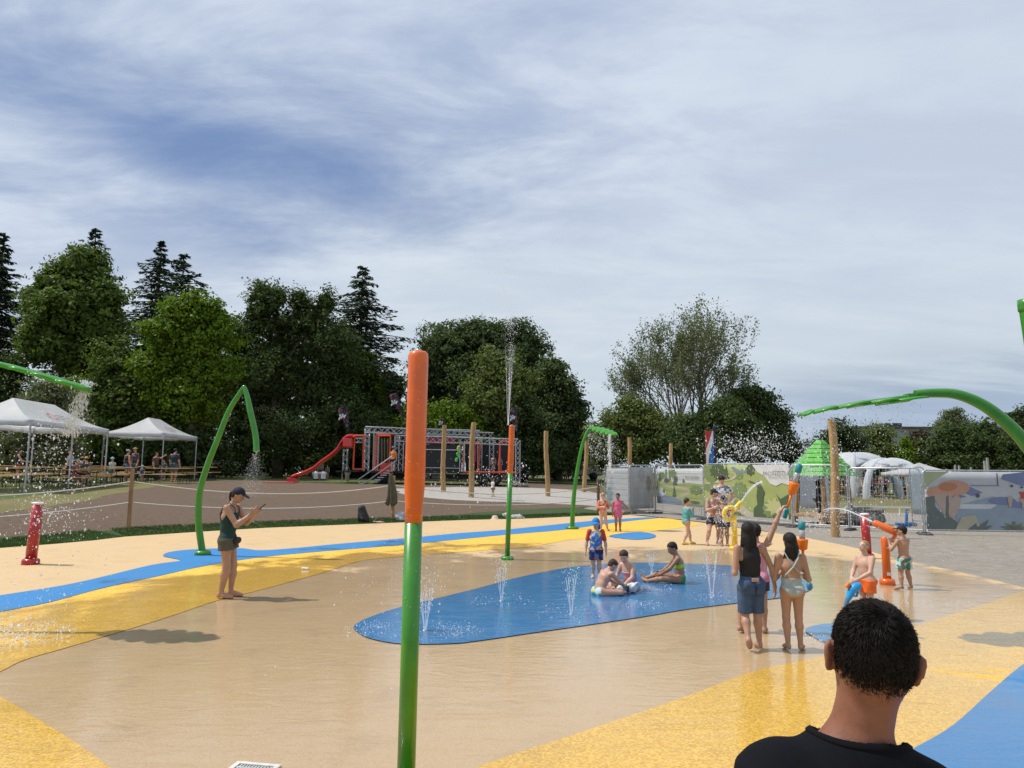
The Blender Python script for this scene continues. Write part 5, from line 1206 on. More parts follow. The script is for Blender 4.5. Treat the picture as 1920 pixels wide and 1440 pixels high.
sh2 = [(GRC, blob2(0.05, 0.85, 0.10, 0.16)), (GRB, blob2(0.18, 0.86, 0.10, 0.17, 9)), (GRC, blob2(0.05, 0.55, 0.06, 0.09)), (GRB, tree2(0.29, 0.70, 0.08, 0.30)), (BLU2, path2([(0.36, 0.95), (0.45, 0.86), (0.52, 0.90)], 0.02, 0.04)), (GRB, blob2(0.58, 0.90, 0.05, 0.11)), (GRC, blob2(0.44, 0.78, 0.05, 0.07)),
       (PTH, path2([(0.02, 0.62), (0.2, 0.66), (0.36, 0.72), (0.40, 0.80), (0.34, 0.86)], 0.02, 0.01)), (PTH, path2([(0.66, 0.0), (0.52, 0.06), (0.42, 0.20), (0.36, 0.34)], 0.06, 0.05)), (WHT2, [(0.60, 1.0), (0.66, 0.86), (0.74, 0.78), (0.80, 0.64), (0.86, 0.60), (0.92, 0.66), (1.0, 0.62), (1.0, 1.0)]),
       (GRC, blob2(0.10, 0.70, 0.05, 0.08)), (GRC, blob2(0.44, 0.50, 0.09, 0.16, 11)), (GRC, blob2(0.40, 0.22, 0.05, 0.10, 5)), (GRB, [(0.60, 0.0), (0.605, 0.16), (0.65, 0.24), (0.64, 0.40), (0.655, 0.56), (0.62, 0.66), (0.55, 0.70), (0.56, 0.66), (0.63, 0.64), (0.67, 0.70), (0.70, 0.60), (0.735, 0.48), (0.72, 0.40), (0.71, 0.24), (0.75, 0.16), (0.76, 0.0)]),
       (GRC, blob2(0.78, 0.16, 0.07, 0.15, 9)), (PALY, blob2(0.84, 0.22, 0.10, 0.14, 9, 0.3)), (GRB, [(0.86, 0.46), (0.90, 0.36), (0.99, 0.46), (0.97, 0.20), (0.92, 0.14), (0.90, 0.28)]), (WHT2, [(0.86, 0.0), (0.86, 0.14), (0.90, 0.22), (0.98, 0.18), (0.98, 0.0)]), (P_('rose', (0.50, 0.36, 0.34)), blob2(0.92, 0.09, 0.03, 0.06)),
       (SKYW, [(0.82, 0.88), (0.86, 0.93), (0.885, 0.90), (0.91, 0.95), (0.96, 0.88)])]
fence_panel('wide green park banner printed with the name MONDORF', pD, pE, 2.08, P_('meadow', (0.36, 0.42, 0.15)), sh2, text=[('MONDORF', 0.885, 0.79, 0.215, INK), ('Domaine Thermal', 0.885, 0.745, 0.085, INK)], v0=0.06, v1=0.99)
pM = pE.lerp(pF, 0.46)
fence_panel('open mesh fence panel in front of the green roofed hut', pE, pM, 2.02)
fence_panel('open mesh fence panel before the white arch tents', pM, pF, 1.93)
HAT, SKN, NAV, SEA, RDD = P_('hat_orange', (0.56, 0.32, 0.22)), P_('skin_pale', (0.48, 0.38, 0.32)), P_('parasol_blue', (0.20, 0.24, 0.40)), P_('pool_blue', (0.30, 0.37, 0.44)), P_('swim_red', (0.50, 0.10, 0.08))
DKG, PGR = P_('foliage_dark', (0.15, 0.18, 0.17)), P_('pale_green', (0.40, 0.45, 0.28))
s_ = 0.62
def q_(L): return [(u*s_, v) for u, v in L]
sh3 = [(PGR, q_([(0, 0.70), (0.0, 1.0), (0.22, 1.0), (0.10, 0.86)])), (SEA, q_([(0.10, 0.0), (0.12, 0.34), (0.58, 0.58), (1.0, 0.40), (1.6, 0.42), (1.6, 0.0)])), (SKYW, q_([(0.14, 0.44), (0.62, 0.44), (0.55, 0.36), (0.18, 0.36)])), (NAV, q_([(0.35, 0.78), (0.50, 0.64), (0.40, 0.58), (0.32, 0.66)])), (NAV, q_([(0.68, 0.96), (0.86, 1.0), (0.90, 0.90), (0.94, 0.84), (0.84, 0.76), (0.72, 0.84), (0.66, 0.88)])), (NAV, q_(ellp(0.66, 0.50, 0.12, 0.07))), (NAV, q_([(0.70, 0.40), (0.74, 0.50), (1.1, 0.40), (0.80, 0.38)])), (NAV, q_([(0.20, 0.55), (0.30, 0.60), (0.36, 0.57), (0.26, 0.53)])),
       (NAV, q_([(0.40, 0.755), (0.40, 0.772), (0.64, 0.768), (0.64, 0.756)])), (INK, q_([(0.626, 0.77), (0.626, 0.98), (0.634, 0.98), (0.634, 0.77)])), (HAT, q_(ellp(0.13, 0.64, 0.12, 0.11, rot=0.35))), (HAT, q_(ellp(0.25, 0.72, 0.14, 0.13, rot=0.2))), (P_('hat_shade', (0.47, 0.22, 0.13)), q_(ellp(0.20, 0.735, 0.085, 0.075, rot=0.5))), (SKN, q_([(0.06, 0.60), (0.22, 0.62), (0.26, 0.40), (0.24, 0.16), (0.16, 0.22), (0.10, 0.44)])), (DKG, q_([(0.0, 0.0), (0.0, 0.55), (0.08, 0.58), (0.08, 0.40), (0.16, 0.20), (0.18, 0.56), (0.20, 0.60), (0.20, 0.24), (0.26, 0.12), (0.24, 0.0)])), (SKN, q_(ellp(0.245, 0.40, 0.045, 0.20, rot=-0.15))), (P_('sand_print', (0.46, 0.43, 0.33)), q_([(0.24, 0.0), (0.30, 0.22), (0.42, 0.26), (0.46, 0.05), (0.44, 0.0)])),
       (DKG, q_([(0.34, 0.0), (0.42, 0.12), (0.43, 0.05), (0.53, 0.18), (0.50, 0.06), (0.56, 0.08), (0.50, 0.0)])), (RDD, q_([(0.80, 0.66), (0.87, 0.66), (0.86, 0.60), (0.87, 0.54), (0.81, 0.54), (0.82, 0.60)])), (SKN, q_([(0.80, 0.54), (0.85, 0.54), (0.84, 0.38), (0.82, 0.38), (0.82, 0.46)])), (SKN, q_([(0.70, 0.58), (0.75, 0.57), (0.73, 0.40), (0.71, 0.40)])), (INK, q_(ellp(0.745, 0.76, 0.014, 0.022))), (INK, q_(ellp(0.83, 0.74, 0.014, 0.016))), (INK, q_(ellp(0.45, 0.59, 0.018, 0.035))), (NAV, q_(ellp(0.90, 0.51, 0.035, 0.015))), (PGR, q_(blob2(0.74, 0.04, 0.10, 0.10, 9, 0.35))), (PGR, q_(blob2(0.98, 0.12, 0.10, 0.12, 9, 0.35))), (DKG, q_(blob2(1.06, 0.36, 0.06, 0.12, 5)))]
fence_panel('beach scene banner with an orange sun hat on the right fence panel', pF, pG, 1.87, P_('beach_white', (0.50, 0.515, 0.54)), sh3, v0=0.02, v1=0.99)
# ------------------------------------------------------------------ green roofed hut
def hut():
    c = AT(1545, 985, 25.6); b = Vector((c.x, 25.6, 0.02)); t = thing('play_hut', 'wooden play hut with a stepped bright green roof', 'play hut', b, rad(24))
    k = 25.6/F; zt = AT(1540, 824, 25.6).z-0.02; zb = AT(1540, 892, 25.6).z-0.02; n = 8; R0 = 40*k
    for i in range(n):
        u0, u1 = i/n, (i+1)/n; z0_, z1_ = zb+(zt-zb)*u0, zb+(zt-zb)*(u0+0.86/n); r0 = R0*1.08*(1-u0*0.93)**0.9; r1 = R0*1.08*(1-(u0+0.86/n)*0.93)**0.9
        m = MB(); V = [(sx*r0, sy*r0, z0_) for sx, sy in ((-1, -1), (1, -1), (1, 1), (-1, 1))]+[(sx*r1, sy*r1, z1_) for sx, sy in ((-1, -1), (1, -1), (1, 1), (-1, 1))]
        m._add(V, [(3, 2, 1, 0), (4, 5, 6, 7)]+[(j, (j+1) % 4, 4+(j+1) % 4, 4+j) for j in range(4)]); m.build('roof_tier', mat('roof_green', (0.085, 0.40, 0.03), 0.5, 0.15, 6), t)
    MB().box((0, 0, (zt+zb)/2-0.1), (0.5, 0.5, (zt-zb)*0.7)).build('roof_core', mat('roof_dark', (0.01, 0.03, 0.01), 0.8), t)
    pw = mat('hut_wood', (0.30, 0.17, 0.075), 0.8, 0.35, 3, stretch=(4, 4, 0.5))
    for sx in (-1, 1):
        for sy in (-1, 1): MB().tube([(sx*0.72, sy*0.62, 0), (sx*0.60+0.02, sy*0.6, zb*0.5), (sx*0.60, sy*0.55, zb+0.05)], 0.085, 10).build('corner_post', pw, t)
    MB().box((0, 0, 0.30), (1.75, 1.5, 0.10), bev=0.01).build('platform', M_WOOD, t); MB().box((0, -0.7, 0.20), (1.75, 0.07, 0.12)).build('platform_beam', M_WOOD, t)
    for x in (-0.75, 0.75): MB().box((x, -0.62, 0.10), (0.16, 0.16, 0.26)).build('platform_foot', M_WOOD, t)
    m = MB(); m.lathe([(0.10, 0.35), (0.10, 1.35), (0.15, 1.38), (0.15, 1.5), (0.05, 1.55), (0, 1.55)], 14, c=(0.0, 0.1, 0)); m.tube([(-0.18, 0.05, 1.35), (-0.2, 0.05, 0.8)], 0.05, 8); m.lathe([(0.04, 0.55), (0.06, 0.7), (0.16, 0.86), (0.17, 0.88)], 12, c=(-0.2, 0.05, 0)); m.tube([(-0.2, 0.05, 1.36), (0, 0.1, 1.38)], 0.03, 6)
    m.build('black_pump', M_BLK, t)
hut()
blob_obj('stone_slab', 'dark boulder table with a flat light slab on top behind the fence', 'boulder', G(1621, 985), [pr_ell((0, 0, 0.22), (0.72, 0.5, 0.30)), pr_ell((0.05, 0, 0.52), (0.66, 0.45, 0.10))], mat('boulder', (0.20, 0.19, 0.17), 0.9, 0.4, 4, bump=0.03), noise=0.03, ns=5, res=0.04)
m = MB(); b = G(1725, 993); m.tube([(-0.35, 0, 0.12), (0.35, 0, 0.10)], 0.05, 8); m.tube([(0, 0, 0.1), (0.06, 0, 0.62)], 0.045, 8); m.box((0, 0, 0.03), (0.1, 0.4, 0.06)); o = tag(m.build('blue_stand', mat('blue_paint', (0.03, 0.16, 0.42), 0.4)), 'blue steel stand on the sand behind the fence', 'stand'); o.location = b+Vector((0, 0.8, 0))
# ------------------------------------------------------------------ white arch tents
def dome_tent(label, cx, cy, a, h, rz, vc):
    t = thing('arch_tent', label, 'arch tent', (cx, cy, tz(cx, cy)), rz, group='white inflatable arch tents')
    def leg(an, u):
        ang = u*PI/2; return Vector((a*math.cos(ang)**0.8*math.cos(an), a*math.cos(ang)**0.8*math.sin(an), h*math.sin(ang)**0.9))
    for k in range(4):
        an = PI/4+k*PI/2; P = [leg(an, min(u, 0.999)) for u in np.linspace(0, 0.97, 18)]; MB().tube(P, [0.27-0.12*i/17 for i in range(18)], 12).build('inflated_leg', M_TENT, t)
        rows = []
        for j in range(17):
            v = j/16; u0 = 0.40+0.16*math.sin(PI*v)**0.7; aj = an+PI/2*v; fl = 1-0.13*math.sin(PI*v)
            rows.append([Vector((q.x*fl, q.y*fl, q.z+0.10)) for q in (leg(aj, min(0.9999, u)) for u in np.linspace(u0, 1, 12))])
        MB().grid(rows).build('canopy', M_TENT, t, solid=0.02)
    for k in (2, 3):
        an = PI/4+k*PI/2; e = Vector((math.cos(an), math.sin(an), 0))
        MB().tube([leg(an, u)-e*0.26+Vector((0, 0, -0.10*u)) for u in np.linspace(0.02, 0.45, 8)], 0.12, 8).build('teal_lining', mat('teal_cloth', (0.05, 0.25, 0.33), 0.6), t)
    for s_ in (-1, 1):
        m = MB(); aj = PI/4+2*PI/2+PI/4+s_*0.42
        for i in range(8):
            p = leg(aj+0.06*(i-3.5), 0.62); m.box((p.x*0.93, p.y*0.93-0.02, p.z+0.12), (0.10, 0.03, 0.12 if i % 3 else 0.18), M=Matrix.Rotation(-0.7, 3, 'X'))
        m.build('print_marks', mat('print_grey', (0.40, 0.44, 0.52), 0.7), t)
c1_ = G(1607, 926); c2_ = G(1658, 930)
dome_tent('left white inflatable arch tent beyond the fence', AT(1606, 925, 56).x, 56, 3.0, AT(1606, 851, 56).z, rad(16), 0)
dome_tent('right white inflatable arch tent with a teal lining', AT(1667, 925, 52).x, 52, 2.75, AT(1667, 862, 52).z, rad(-14), 0)
canopy_tent('pale grey canopy tent with side wall behind the mesh fence', (AT(1768, 930, 44).x, 42), (0.05, 1), 3.2, 3.2, logo=False, hE=AT(1740, 886, 42).z-0.0, hP=AT(1740, 870, 42).z+0.1, m=mat('tent_grey', (0.48, 0.48, 0.50), 0.6, 0.05, trans=0.2), group='grey tents')
b_ = AT(1722, 940, 35); fence_panel('blue tinted sheet covered fence panel next to the beach banner', (AT(1707, 940, 25.5).x, 25.5), (AT(1738, 940, 25.3).x, 25.3), 2.0, P_('pale_blue_sheet', (0.42, 0.50, 0.54)), v0=0.12)
fence_panel('white sheeted fence panel seen through the green hut', (AT(1484, 940, 30).x, 30), (AT(1556, 940, 30).x, 30), 2.1, P_('milk_sheet', (0.50, 0.53, 0.56)), v0=0.10)
m = MB(); 
A_, B_ = G(1585, 946), G(1735, 952); A_.y = 31; B_.y = 31; A_.x = AT(1585, 946, 31).x; B_.x = AT(1790, 952, 31).x
w = thing('white_rail', 'long white rail across the sand behind the mesh fence', 'rail', (A_.x, 31, 0)); MB().box(((B_.x-A_.x)/2, 0, 0.36), (B_.x-A_.x, 0.05, 0.06)).build('bar', M_WHT, w)
for i in range(5): MB().box(((B_.x-A_.x)*i/4, 0.03, 0.17), (0.05, 0.05, 0.36)).build('rail_post', M_WHT, w)
# lawn behind the right fence
drape('far_lawn', [(12, 33), (44, 33), (60, 60), (10, 62)], M_DRYG, 0.030)
# ------------------------------------------------------------------ sign pylon, far vans, building, stakes
def pylon():
    Y = 42; b = AT(1333, 930, Y); b.z = tz(b.x, b.y); t = thing('sign_pylon', 'red white and blue sign panel on a navy post above the fence', 'sign', b)
    q = lambda px, py: AT(px, py, Y)-b
    z1, z0_ = q(1331, 808).z, q(1331, 872).z; xa, xb = q(1323.5, 840).x, q(1338, 840).x; wd = xb-xa
    fn = lambda u, v, w: Vector((xa+wd*u, -0.05-w, z0_+(z1-z0_)*v))
    MB().box(((xa+xb)/2, 0, (z1+0.2)/2), (wd, 0.09, z1-0.2)).build('panel', mat('sign_red', (0.55, 0.03, 0.04), 0.5), t)
    MB().prism([(0, 0), (0, 0.46), (0.45, 0.72), (0.85, 1.0), (1, 1), (1, 0)], fn, 0.003).build('white_stripe', M_WHT, t)
    fn2 = lambda u, v, w: fn(u, v, w+0.004)
    MB().prism([(0.2, 0), (0.35, 0.25), (0.6, 0.45), (0.96, 0.70), (1, 0.70), (1, 0)], fn2, 0.003).build('blue_stripe', mat('sign_blue', (0.04, 0.17, 0.45), 0.5), t)
    MB().box((q(1340, 840).x, 0, q(1340, 801).z/2), (0.14, 0.14, q(1340, 801).z)).build('post', mat('sign_navy', (0.01, 0.015, 0.05), 0.4), t)
    MB().tube([q(1338, 802), q(1343, 799), q(1352, 800)], 0.05, 8).build('bracket', mat('sign_navy', (0.01, 0.015, 0.05), 0.4), t)
pylon()
def van(label, px, Y, w, h, col):
    b = AT(px, 900, Y); b.z = tz(b.x, b.y); t = thing('parked_van', label, 'van', b, group='white vans behind the trees')
    MB().box((0, 0, h*0.55), (w, 2.0, h*0.8), bev=0.12).build('body', mat('van_'+str(col[0]), col, 0.4, 0.05, coat=0.3), t)
    MB().box((-w*0.33, -1.01, h*0.70), (w*0.22, 0.03, h*0.24)).build('side_window', mat('dark_glass', (0.02, 0.025, 0.03), 0.1), t)
    for s in (-1, 1):
        o = MB().lathe([(0, -.12), (.33, -.12), (.33, .12), (0, .12)], 16, M=Matrix.Rotation(PI/2, 3, 'X')).build('wheel', M_BLK, t); o.location = (s*w*0.32, -0.9, 0.33)
van('white van half hidden behind the leaf shower stem', 1076, 58, 4.6, 2.5, (0.60, 0.62, 0.62)); van('pale van under the dark trees left of the wooden post', 1010, 62, 4.0, 2.0, (0.30, 0.31, 0.31))
canopy_tent('white canopy tent far behind the leaf shower', (AT(1150, 880, 60).x, 60), (0.05, 1), 4.5, 4.0, logo=False, hE=AT(1120, 862, 60).z-tz(3, 60), hP=AT(1120, 836, 60).z-tz(3, 60))
def building():
    Y = 130; a, c = AT(1600, 810, Y), AT(1900, 810, Y); z = AT(1660, 803, Y).z; t = thing('office_building', 'long low grey building behind the right hand trees', 'building', ((a.x+c.x)/2, Y, 0)); w = c.x-a.x
    MB().box((0, 6, z/2), (w, 12, z)).build('wall', mat('facade_grey', (0.30, 0.31, 0.33), 0.7, 0.08, 0.3), t); MB().box((0, 6, z+0.15), (w+0.8, 12.8, 0.35)).build('roof', mat('roof_edge', (0.06, 0.065, 0.08), 0.6), t)
    for i in range(14): MB().box((-w/2+w*(i+0.5)/14, -0.03, z*0.62), (w/14*0.6, 0.08, 1.3)).build('window', mat('dark_glass', (0.02, 0.025, 0.03), 0.1), t)
    MB().box((AT(1690, 800, Y).x-(a.x+c.x)/2, 4, z+0.7), (3, 3, 0.9)).build('roof_unit', mat('roof_edge', (0.06, 0.065, 0.08), 0.6), t)
building()
for i, (px, y0, y1) in enumerate([(1217, 934, 962), (1221, 936, 966), (1243, 938, 962), (1316, 943, 968)]):
    b = G(px, y1); h = AT(px, y0, b.y).z; t = thing('survey_stake', 'thin stake with a red cap, '+('left of the close pair', 'right of the close pair', 'alone before the park banner', 'nearest the wide banner')[i], 'stake', b, group='red capped survey stakes'); MB().tube([(0, 0, 0), (0, 0, h)], 0.012, 6).build('rod', M_STEEL, t); MB().ell((0, 0, h), (0.035, 0.035, 0.03), 10, 6).build('cap', mat('cap_red', (0.55, 0.07, 0.04), 0.5), t)
blob_obj('dirt_heap', 'small heap of dug earth behind the park banner panel', 'earth heap', G(1262, 952), [pr_ell((0, 0, 0), (0.9, 0.5, 0.20)), pr_ell((0.7, 0.1, 0), (0.5, 0.4, 0.14))], mat('heap_earth', (0.15, 0.125, 0.10), 0.95, 0.4, 6, bump=0.03), noise=0.05, ns=4, res=0.04)
MB_ = MB(); b = GT(526, 905.5); o = tag(MB_.box((0, 0, 0.03), (1.7, 0.9, 0.06), bev=0.02).build('landing_mat', mat('mat_red', (0.42, 0.06, 0.06), 0.7)), 'flat red mat on the soil at the foot of the slide', 'mat'); o.location = b
# ------------------------------------------------------------------ people
def skin(name, col): return mat('skin_'+name, col, 0.5, 0.10, 9, spec=0.45, sss=0.12)
SK_A = skin('tan', (0.42, 0.235, 0.150)); SK_B = skin('light', (0.58, 0.36, 0.26)); SK_C = skin('brown', (0.32, 0.17, 0.105)); SK_D = skin('rosy', (0.52, 0.29, 0.21))
H_BLK = mat('hair_black', (0.014, 0.010, 0.008), 0.6, 0.6, 14, stretch=(9, 9, 0.7), spec=0.3, bump=0.006, bscale=16); H_BRN = mat('hair_brown', (0.055, 0.030, 0.018), 0.6, 0.6, 14, stretch=(9, 9, 1), spec=0.3, bump=0.006, bscale=16); H_DBR = mat('hair_dark_brown', (0.025, 0.015, 0.010), 0.6, 0.6, 14, stretch=(9, 9, 1), spec=0.3, bump=0.006, bscale=16); H_BLD = mat('hair_blond', (0.36, 0.24, 0.115), 0.5, 0.3, 30)
EYE_W = mat('eye_white', (0.6, 0.58, 0.55), 0.3); EYE_D = mat('eye_dark', (0.015, 0.010, 0.008), 0.2); LIPS = mat('lips', (0.36, 0.11, 0.09), 0.45)
def rot(yaw, pitch, roll): return Matrix.Rotation(yaw, 3, 'Z') @ Matrix.Rotation(pitch, 3, 'X') @ Matrix.Rotation(roll, 3, 'Y')
def joints(c):
    """standing joints in body heights; c: 0 adult .. 1 toddler. x right, y forward, z up"""
    hl = 0.132+0.055*c; sh = 0.812-0.055*c; hp = 0.515-0.06*c; kn = 0.283-0.035*c
    J = dict(pel=(0, 0, hp+0.015), chest=(0, 0.0, sh-0.085), neck=(0, -0.005, sh+0.015), head=(0, 0.012, 1-hl/2))
    for s, n in ((1, 'R'), (-1, 'L')):
        J['sh'+n] = (s*0.108, -0.005, sh-0.008); J['el'+n] = (s*0.140, -0.01, sh-0.180); J['wr'+n] = (s*0.150, 0.03, sh-0.325)
        J['hp'+n] = (s*0.050, 0, hp); J['kn'+n] = (s*0.053, 0.012, kn); J['an'+n] = (s*0.053, -0.012, 0.043); J['to'+n] = (s*0.066, 0.085, 0.018)
    return J, hl
def person(label, base, yaw, H, c=0.0, pose=None, sk=SK_A, hair=H_DBR, hairstyle='short', clothes=(), head=(0, 0, 0), res=0.011, face=True, fat=1.0, hands=None, group=None, fingers=True, lean=(0, 0), hat=None, name='person', hl_k=1.0, skip_feet=False, fem=False, hlen=1.7, wavy=0.03):
    J, hl = joints(c); hl *= hl_k
    if pose: J.update(pose)
    J = {k: Vector(v)*H for k, v in J.items()}
    hl *= H
    t = thing(name, label, 'person', base, rad(yaw), group); t.rotation_euler = (rad(lean[0]), rad(lean[1]), rad(yaw))
    f = fat*H; pel, ch, nk, hd = J['pel'], J['chest'], J['neck'], J['head']
    RH = rot(rad(head[0]), rad(head[1]), rad(head[2])); xr = (J['shR']-J['shL']).normalized(); hr = (J['hpR']-J['hpL']).normalized()
    mid = pel.lerp(ch, 0.5); hh = lambda x, y, z: hd+RH @ (Vector((x, y, z))*hl)
    kk = 0.022*H
    wst = 0.060 if fem else 0.064
    T_ = [pr_cone(pel, mid, 0.062*f, wst*f, su=1.28, sw=0.92, u=hr, tag_='torso'), pr_cone(mid, ch, wst*f, 0.072*f, su=1.22, sw=0.92, u=xr, tag_='torso'),
          pr_cone(ch, nk-(nk-ch)*0.35, 0.070*f, 0.050*f, su=1.32, sw=0.88, u=xr, tag_='torso'), pr_cone(nk-(nk-ch)*0.4, nk-(nk-ch)*0.1, 0.040*f, 0.03*f, su=2.0, sw=0.85, u=xr, tag_='torso')]
    fw = (ch-pel).normalized().cross(xr)*-1; fwp = hr.cross((mid-pel).normalized())*-1
    if fwp.dot(J['toR']-J['anR']) < 0 and not pose: fwp = -fwp
    back = xr.cross((nk-ch).normalized())          # points forward or back; fix below
    fwd = -back if back.y < 0 else back
    hipb = []
    for s in 'RL': hipb.append(pr_ell(J['hp'+s]+Vector((0, -0.028*f, 0.0)) if not pose or 'pel' not in pose else J['hp'+s], (0.058*f, 0.060*f, 0.062*f), tag_='hip'))
    ARM, LEG = {}, {}
    for s in 'RL':
        ARM[s] = [pr_cone(J['sh'+s], J['el'+s], 0.031*f, 0.0235*f, tag_='uarm'), pr_cone(J['el'+s], J['el'+s].lerp(J['wr'+s], 0.3), 0.024*f, 0.0245*f), pr_cone(J['el'+s].lerp(J['wr'+s], 0.3), J['wr'+s], 0.0245*f, 0.0155*f)]
        k, a, hpj = J['kn'+s], J['an'+s], J['hp'+s]
        LEG[s] = [pr_cone(hpj, k, 0.056*f, 0.034*f, tag_='thigh'), pr_cone(k, k.lerp(a, 0.32), 0.033*f, 0.036*f), pr_cone(k.lerp(a, 0.32), a, 0.036*f, 0.020*f)]
        if not skip_feet:
            to = J['to'+s]; LEG[s] += [pr_cone(a, a.lerp(to, 0.6), 0.021*f, 0.018*f), pr_cone(a.lerp(to, 0.3)-Vector((0, 0, 0.006*H)), to, 0.020*f, 0.015*f, su=1.5, u=hr), pr_ell(a+(a-to)*0.16+Vector((0, 0, -0.018*H)), (0.02*f,)*3)]
    HD = [pr_cone(nk-(nk-ch)*0.1, hh(0, -0.06, -0.22), 0.032*f, 0.225*hl*0.95), pr_ell(hh(0, -0.045, 0.125), (0.335*hl, 0.415*hl, 0.375*hl), RH), pr_ell(hh(0, 0.13, -0.14), (0.255*hl, 0.245*hl, 0.32*hl), RH), pr_ell(hh(0, 0.22, -0.37), (0.12*hl, 0.10*hl, 0.09*hl), RH)]
    for q in HD: q['k'] = 0.10*hl
    if face: HD += [dict(pr_cone(hh(0, 0.345, 0.03), hh(0, 0.44, -0.13), 0.035*hl, 0.062*hl), k=0.05*hl), dict(pr_cone(hh(-0.16, 0.30, 0.085), hh(0.16, 0.30, 0.085), 0.06*hl, 0.06*hl), k=0.06*hl)]
    for s in (1, -1): HD.append(dict(pr_ell(hh(s*0.335, -0.03, -0.04), (0.045*hl, 0.095*hl, 0.135*hl), RH @ Matrix.Rotation(s*0.25, 3, 'Z')), k=0.03*hl))
    HN = []
    for s in 'RL':
        w, e = J['wr'+s], J['el'+s]; d = (w-e).normalized(); sgn = 1 if s == 'R' else -1
        hdir = (hands or {}).get(s); hdv = Vector(hdir[0]).normalized() if hdir else (d+Vector((0, 0.12, 0))).normalized()
        pal = Vector(hdir[1]) if hdir else Vector((-sgn, 0.15, 0)); curl = hdir[2] if hdir else 0.45   # palm normal, curl
        pal = (pal-hdv*pal.dot(hdv)); pal = pal.normalized() if pal.length > .01 else hdv.orthogonal().normalized(); sd = hdv.cross(pal)*sgn
        if hdir is None and sd.y < 0: sd = -sd
        hs = 0.105*H*(1+0.05*c); pc = w+hdv*hs*0.26
        HN += [pr_cone(w, w+hdv*hs*0.42, 0.015*f, 0.017*f, su=1.45, sw=0.75, u=sd)]
        if fingers:
            for i, (o, L) in enumerate(((-1.5, 0.40), (-0.5, 0.47), (0.5, 0.52), (1.5, 0.46))):
                b0 = w+hdv*hs*0.48+sd*o*0.0125*H; d1 = (hdv+pal*curl*0.7+sd*o*0.06).normalized(); m1 = b0+d1*hs*L*0.5; d2 = (hdv+pal*curl*2.0).normalized(); HN += [dict(pr_cone(b0, m1, 0.0072*H, 0.0062*H), k=0.006*H), dict(pr_cone(m1, m1+d2*hs*L*0.45, 0.0062*H, 0.005*H), k=0.006*H)]
            b0 = w+hdv*hs*0.15+sd*0.018*H; t1 = b0+(hdv*0.7+sd*0.75+pal*0.3).normalized()*hs*0.28; HN += [dict(pr_cone(b0, t1, 0.0085*H, 0.007*H), k=0.008*H), dict(pr_cone(t1, t1+(hdv+pal*0.5).normalized()*hs*0.2, 0.007*H, 0.0055*H), k=0.008*H)]
        else: HN += [pr_cone(w+hdv*hs*0.4, w+hdv*hs*0.85, 0.015*f, 0.010*f)]
    body = T_+hipb+LEG['R']+LEG['L']+ARM['R']+ARM['L']+HD+HN
    for q in body:
        if 'k' not in q: q['k'] = kk
    for s in 'RL':
        for q in LEG[s][1:]+ARM[s][1:]: q['k'] = kk*0.7
    bd = sdf_obj('body', sk, t, body, res, k=kk)
    sd_ = (nk-pel).normalized()
    # ---- clothes: inflated pieces of the same body
    for cl in clothes:
        kind, m, o = cl[0], cl[1], (cl[2] if len(cl) > 2 else {})
        inf = o.get('off', 0.009); clips = []; cuts = []; pr = []
        if kind in ('top', 'suit'):
            pr = [dict(q) for q in T_+(hipb if kind == 'suit' or o.get('low') else [])]
            lo, hi = o.get('z', (-0.02, 0.29)); clips = [(sd_, sd_.dot(pel)+hi*H), (-sd_, -(sd_.dot(pel)+lo*H))]
            sl = o.get('sleeve', 0)
            for s in 'RL':
                if sl > 0: 
                    e = J['sh'+s].lerp(J['el'+s], min(1, sl)); pr.append(pr_cone(J['sh'+s], e, 0.033*f, (0.033-0.008*min(1, sl))*f+0.003*H*(sl < .8), flat=True))
                    if sl > 1: pr.append(pr_cone(J['el'+s], J['el'+s].lerp(J['wr'+s], sl-1), 0.025*f, 0.019*f, flat=False))
            if kind == 'suit':
                for s in 'RL':
                    n_ = Vector((0.75 if s == 'R' else -0.75, 0, -0.65)).normalized(); clips.append((n_, n_.dot(pel)+0.062*f*o.get('cut', 1.0)))
                    pass
            if o.get('neck', 1): cuts.append(pr_cone(nk-(nk-ch)*0.02, nk+Vector((0, 0, 0.1*H)), o.get('neckr', 0.040)*H, 0.07*H))
            if o.get('openback'):
                zb_ = o['openback']; cuts.append(pr_cone(pel+sd_*zb_*H-fwd*0.10*H, nk-fwd*0.10*H, 0.030*H, 0.075*H)); cuts[-1]['b'] = cuts[-1]['b']+Vector((0, 0, 0))
            if o.get('racer'):
                for s in (1, -1): cuts.append(pr_cone(ch+xr*s*0.105*H-fwd*0.03*H, nk+xr*s*0.105*H, 0.034*H, 0.045*H))
            for s in 'RL':
                if sl == 0: cuts.append(pr_ell(J['sh'+s]+xr*(0.02 if s == 'R' else -0.02)*H+Vector((0, 0, 0.002*H)), (0.040*H, 0.06*H, 0.058*H)))
        if kind in ('shorts', 'trousers', 'skirt'):
            pr = [dict(q) for q in T_[:1]+hipb]; fl = o.get('len', 0.45); flare = o.get('flare', 0.010); hi = o.get('hi', 0.045)
            clips = [(sd_, sd_.dot(pel)+hi*H)]
            for s in 'RL':
                h_, k_, a_ = J['hp'+s], J['kn'+s], J['an'+s]; e = h_.lerp(k_, min(1, fl)); re = (0.056-0.022*min(1, fl))*f+flare*H
                q = pr_cone(h_, e, 0.058*f, re, flat=True); pr.append(q)
                if fl > 1: e2 = k_.lerp(a_, fl-1); pr.append(pr_cone(k_, e2, re, max(0.024*f, re*0.92), flat=True))
            if kind == 'skirt': pr.append(pr_cone(pel, (J['knR']+J['knL'])/2+((J['hpR']+J['hpL'])-(J['knR']+J['knL']))*0.5*(1-fl), 0.07*f, 0.07*f+flare*2*H, su=1.25, flat=True))
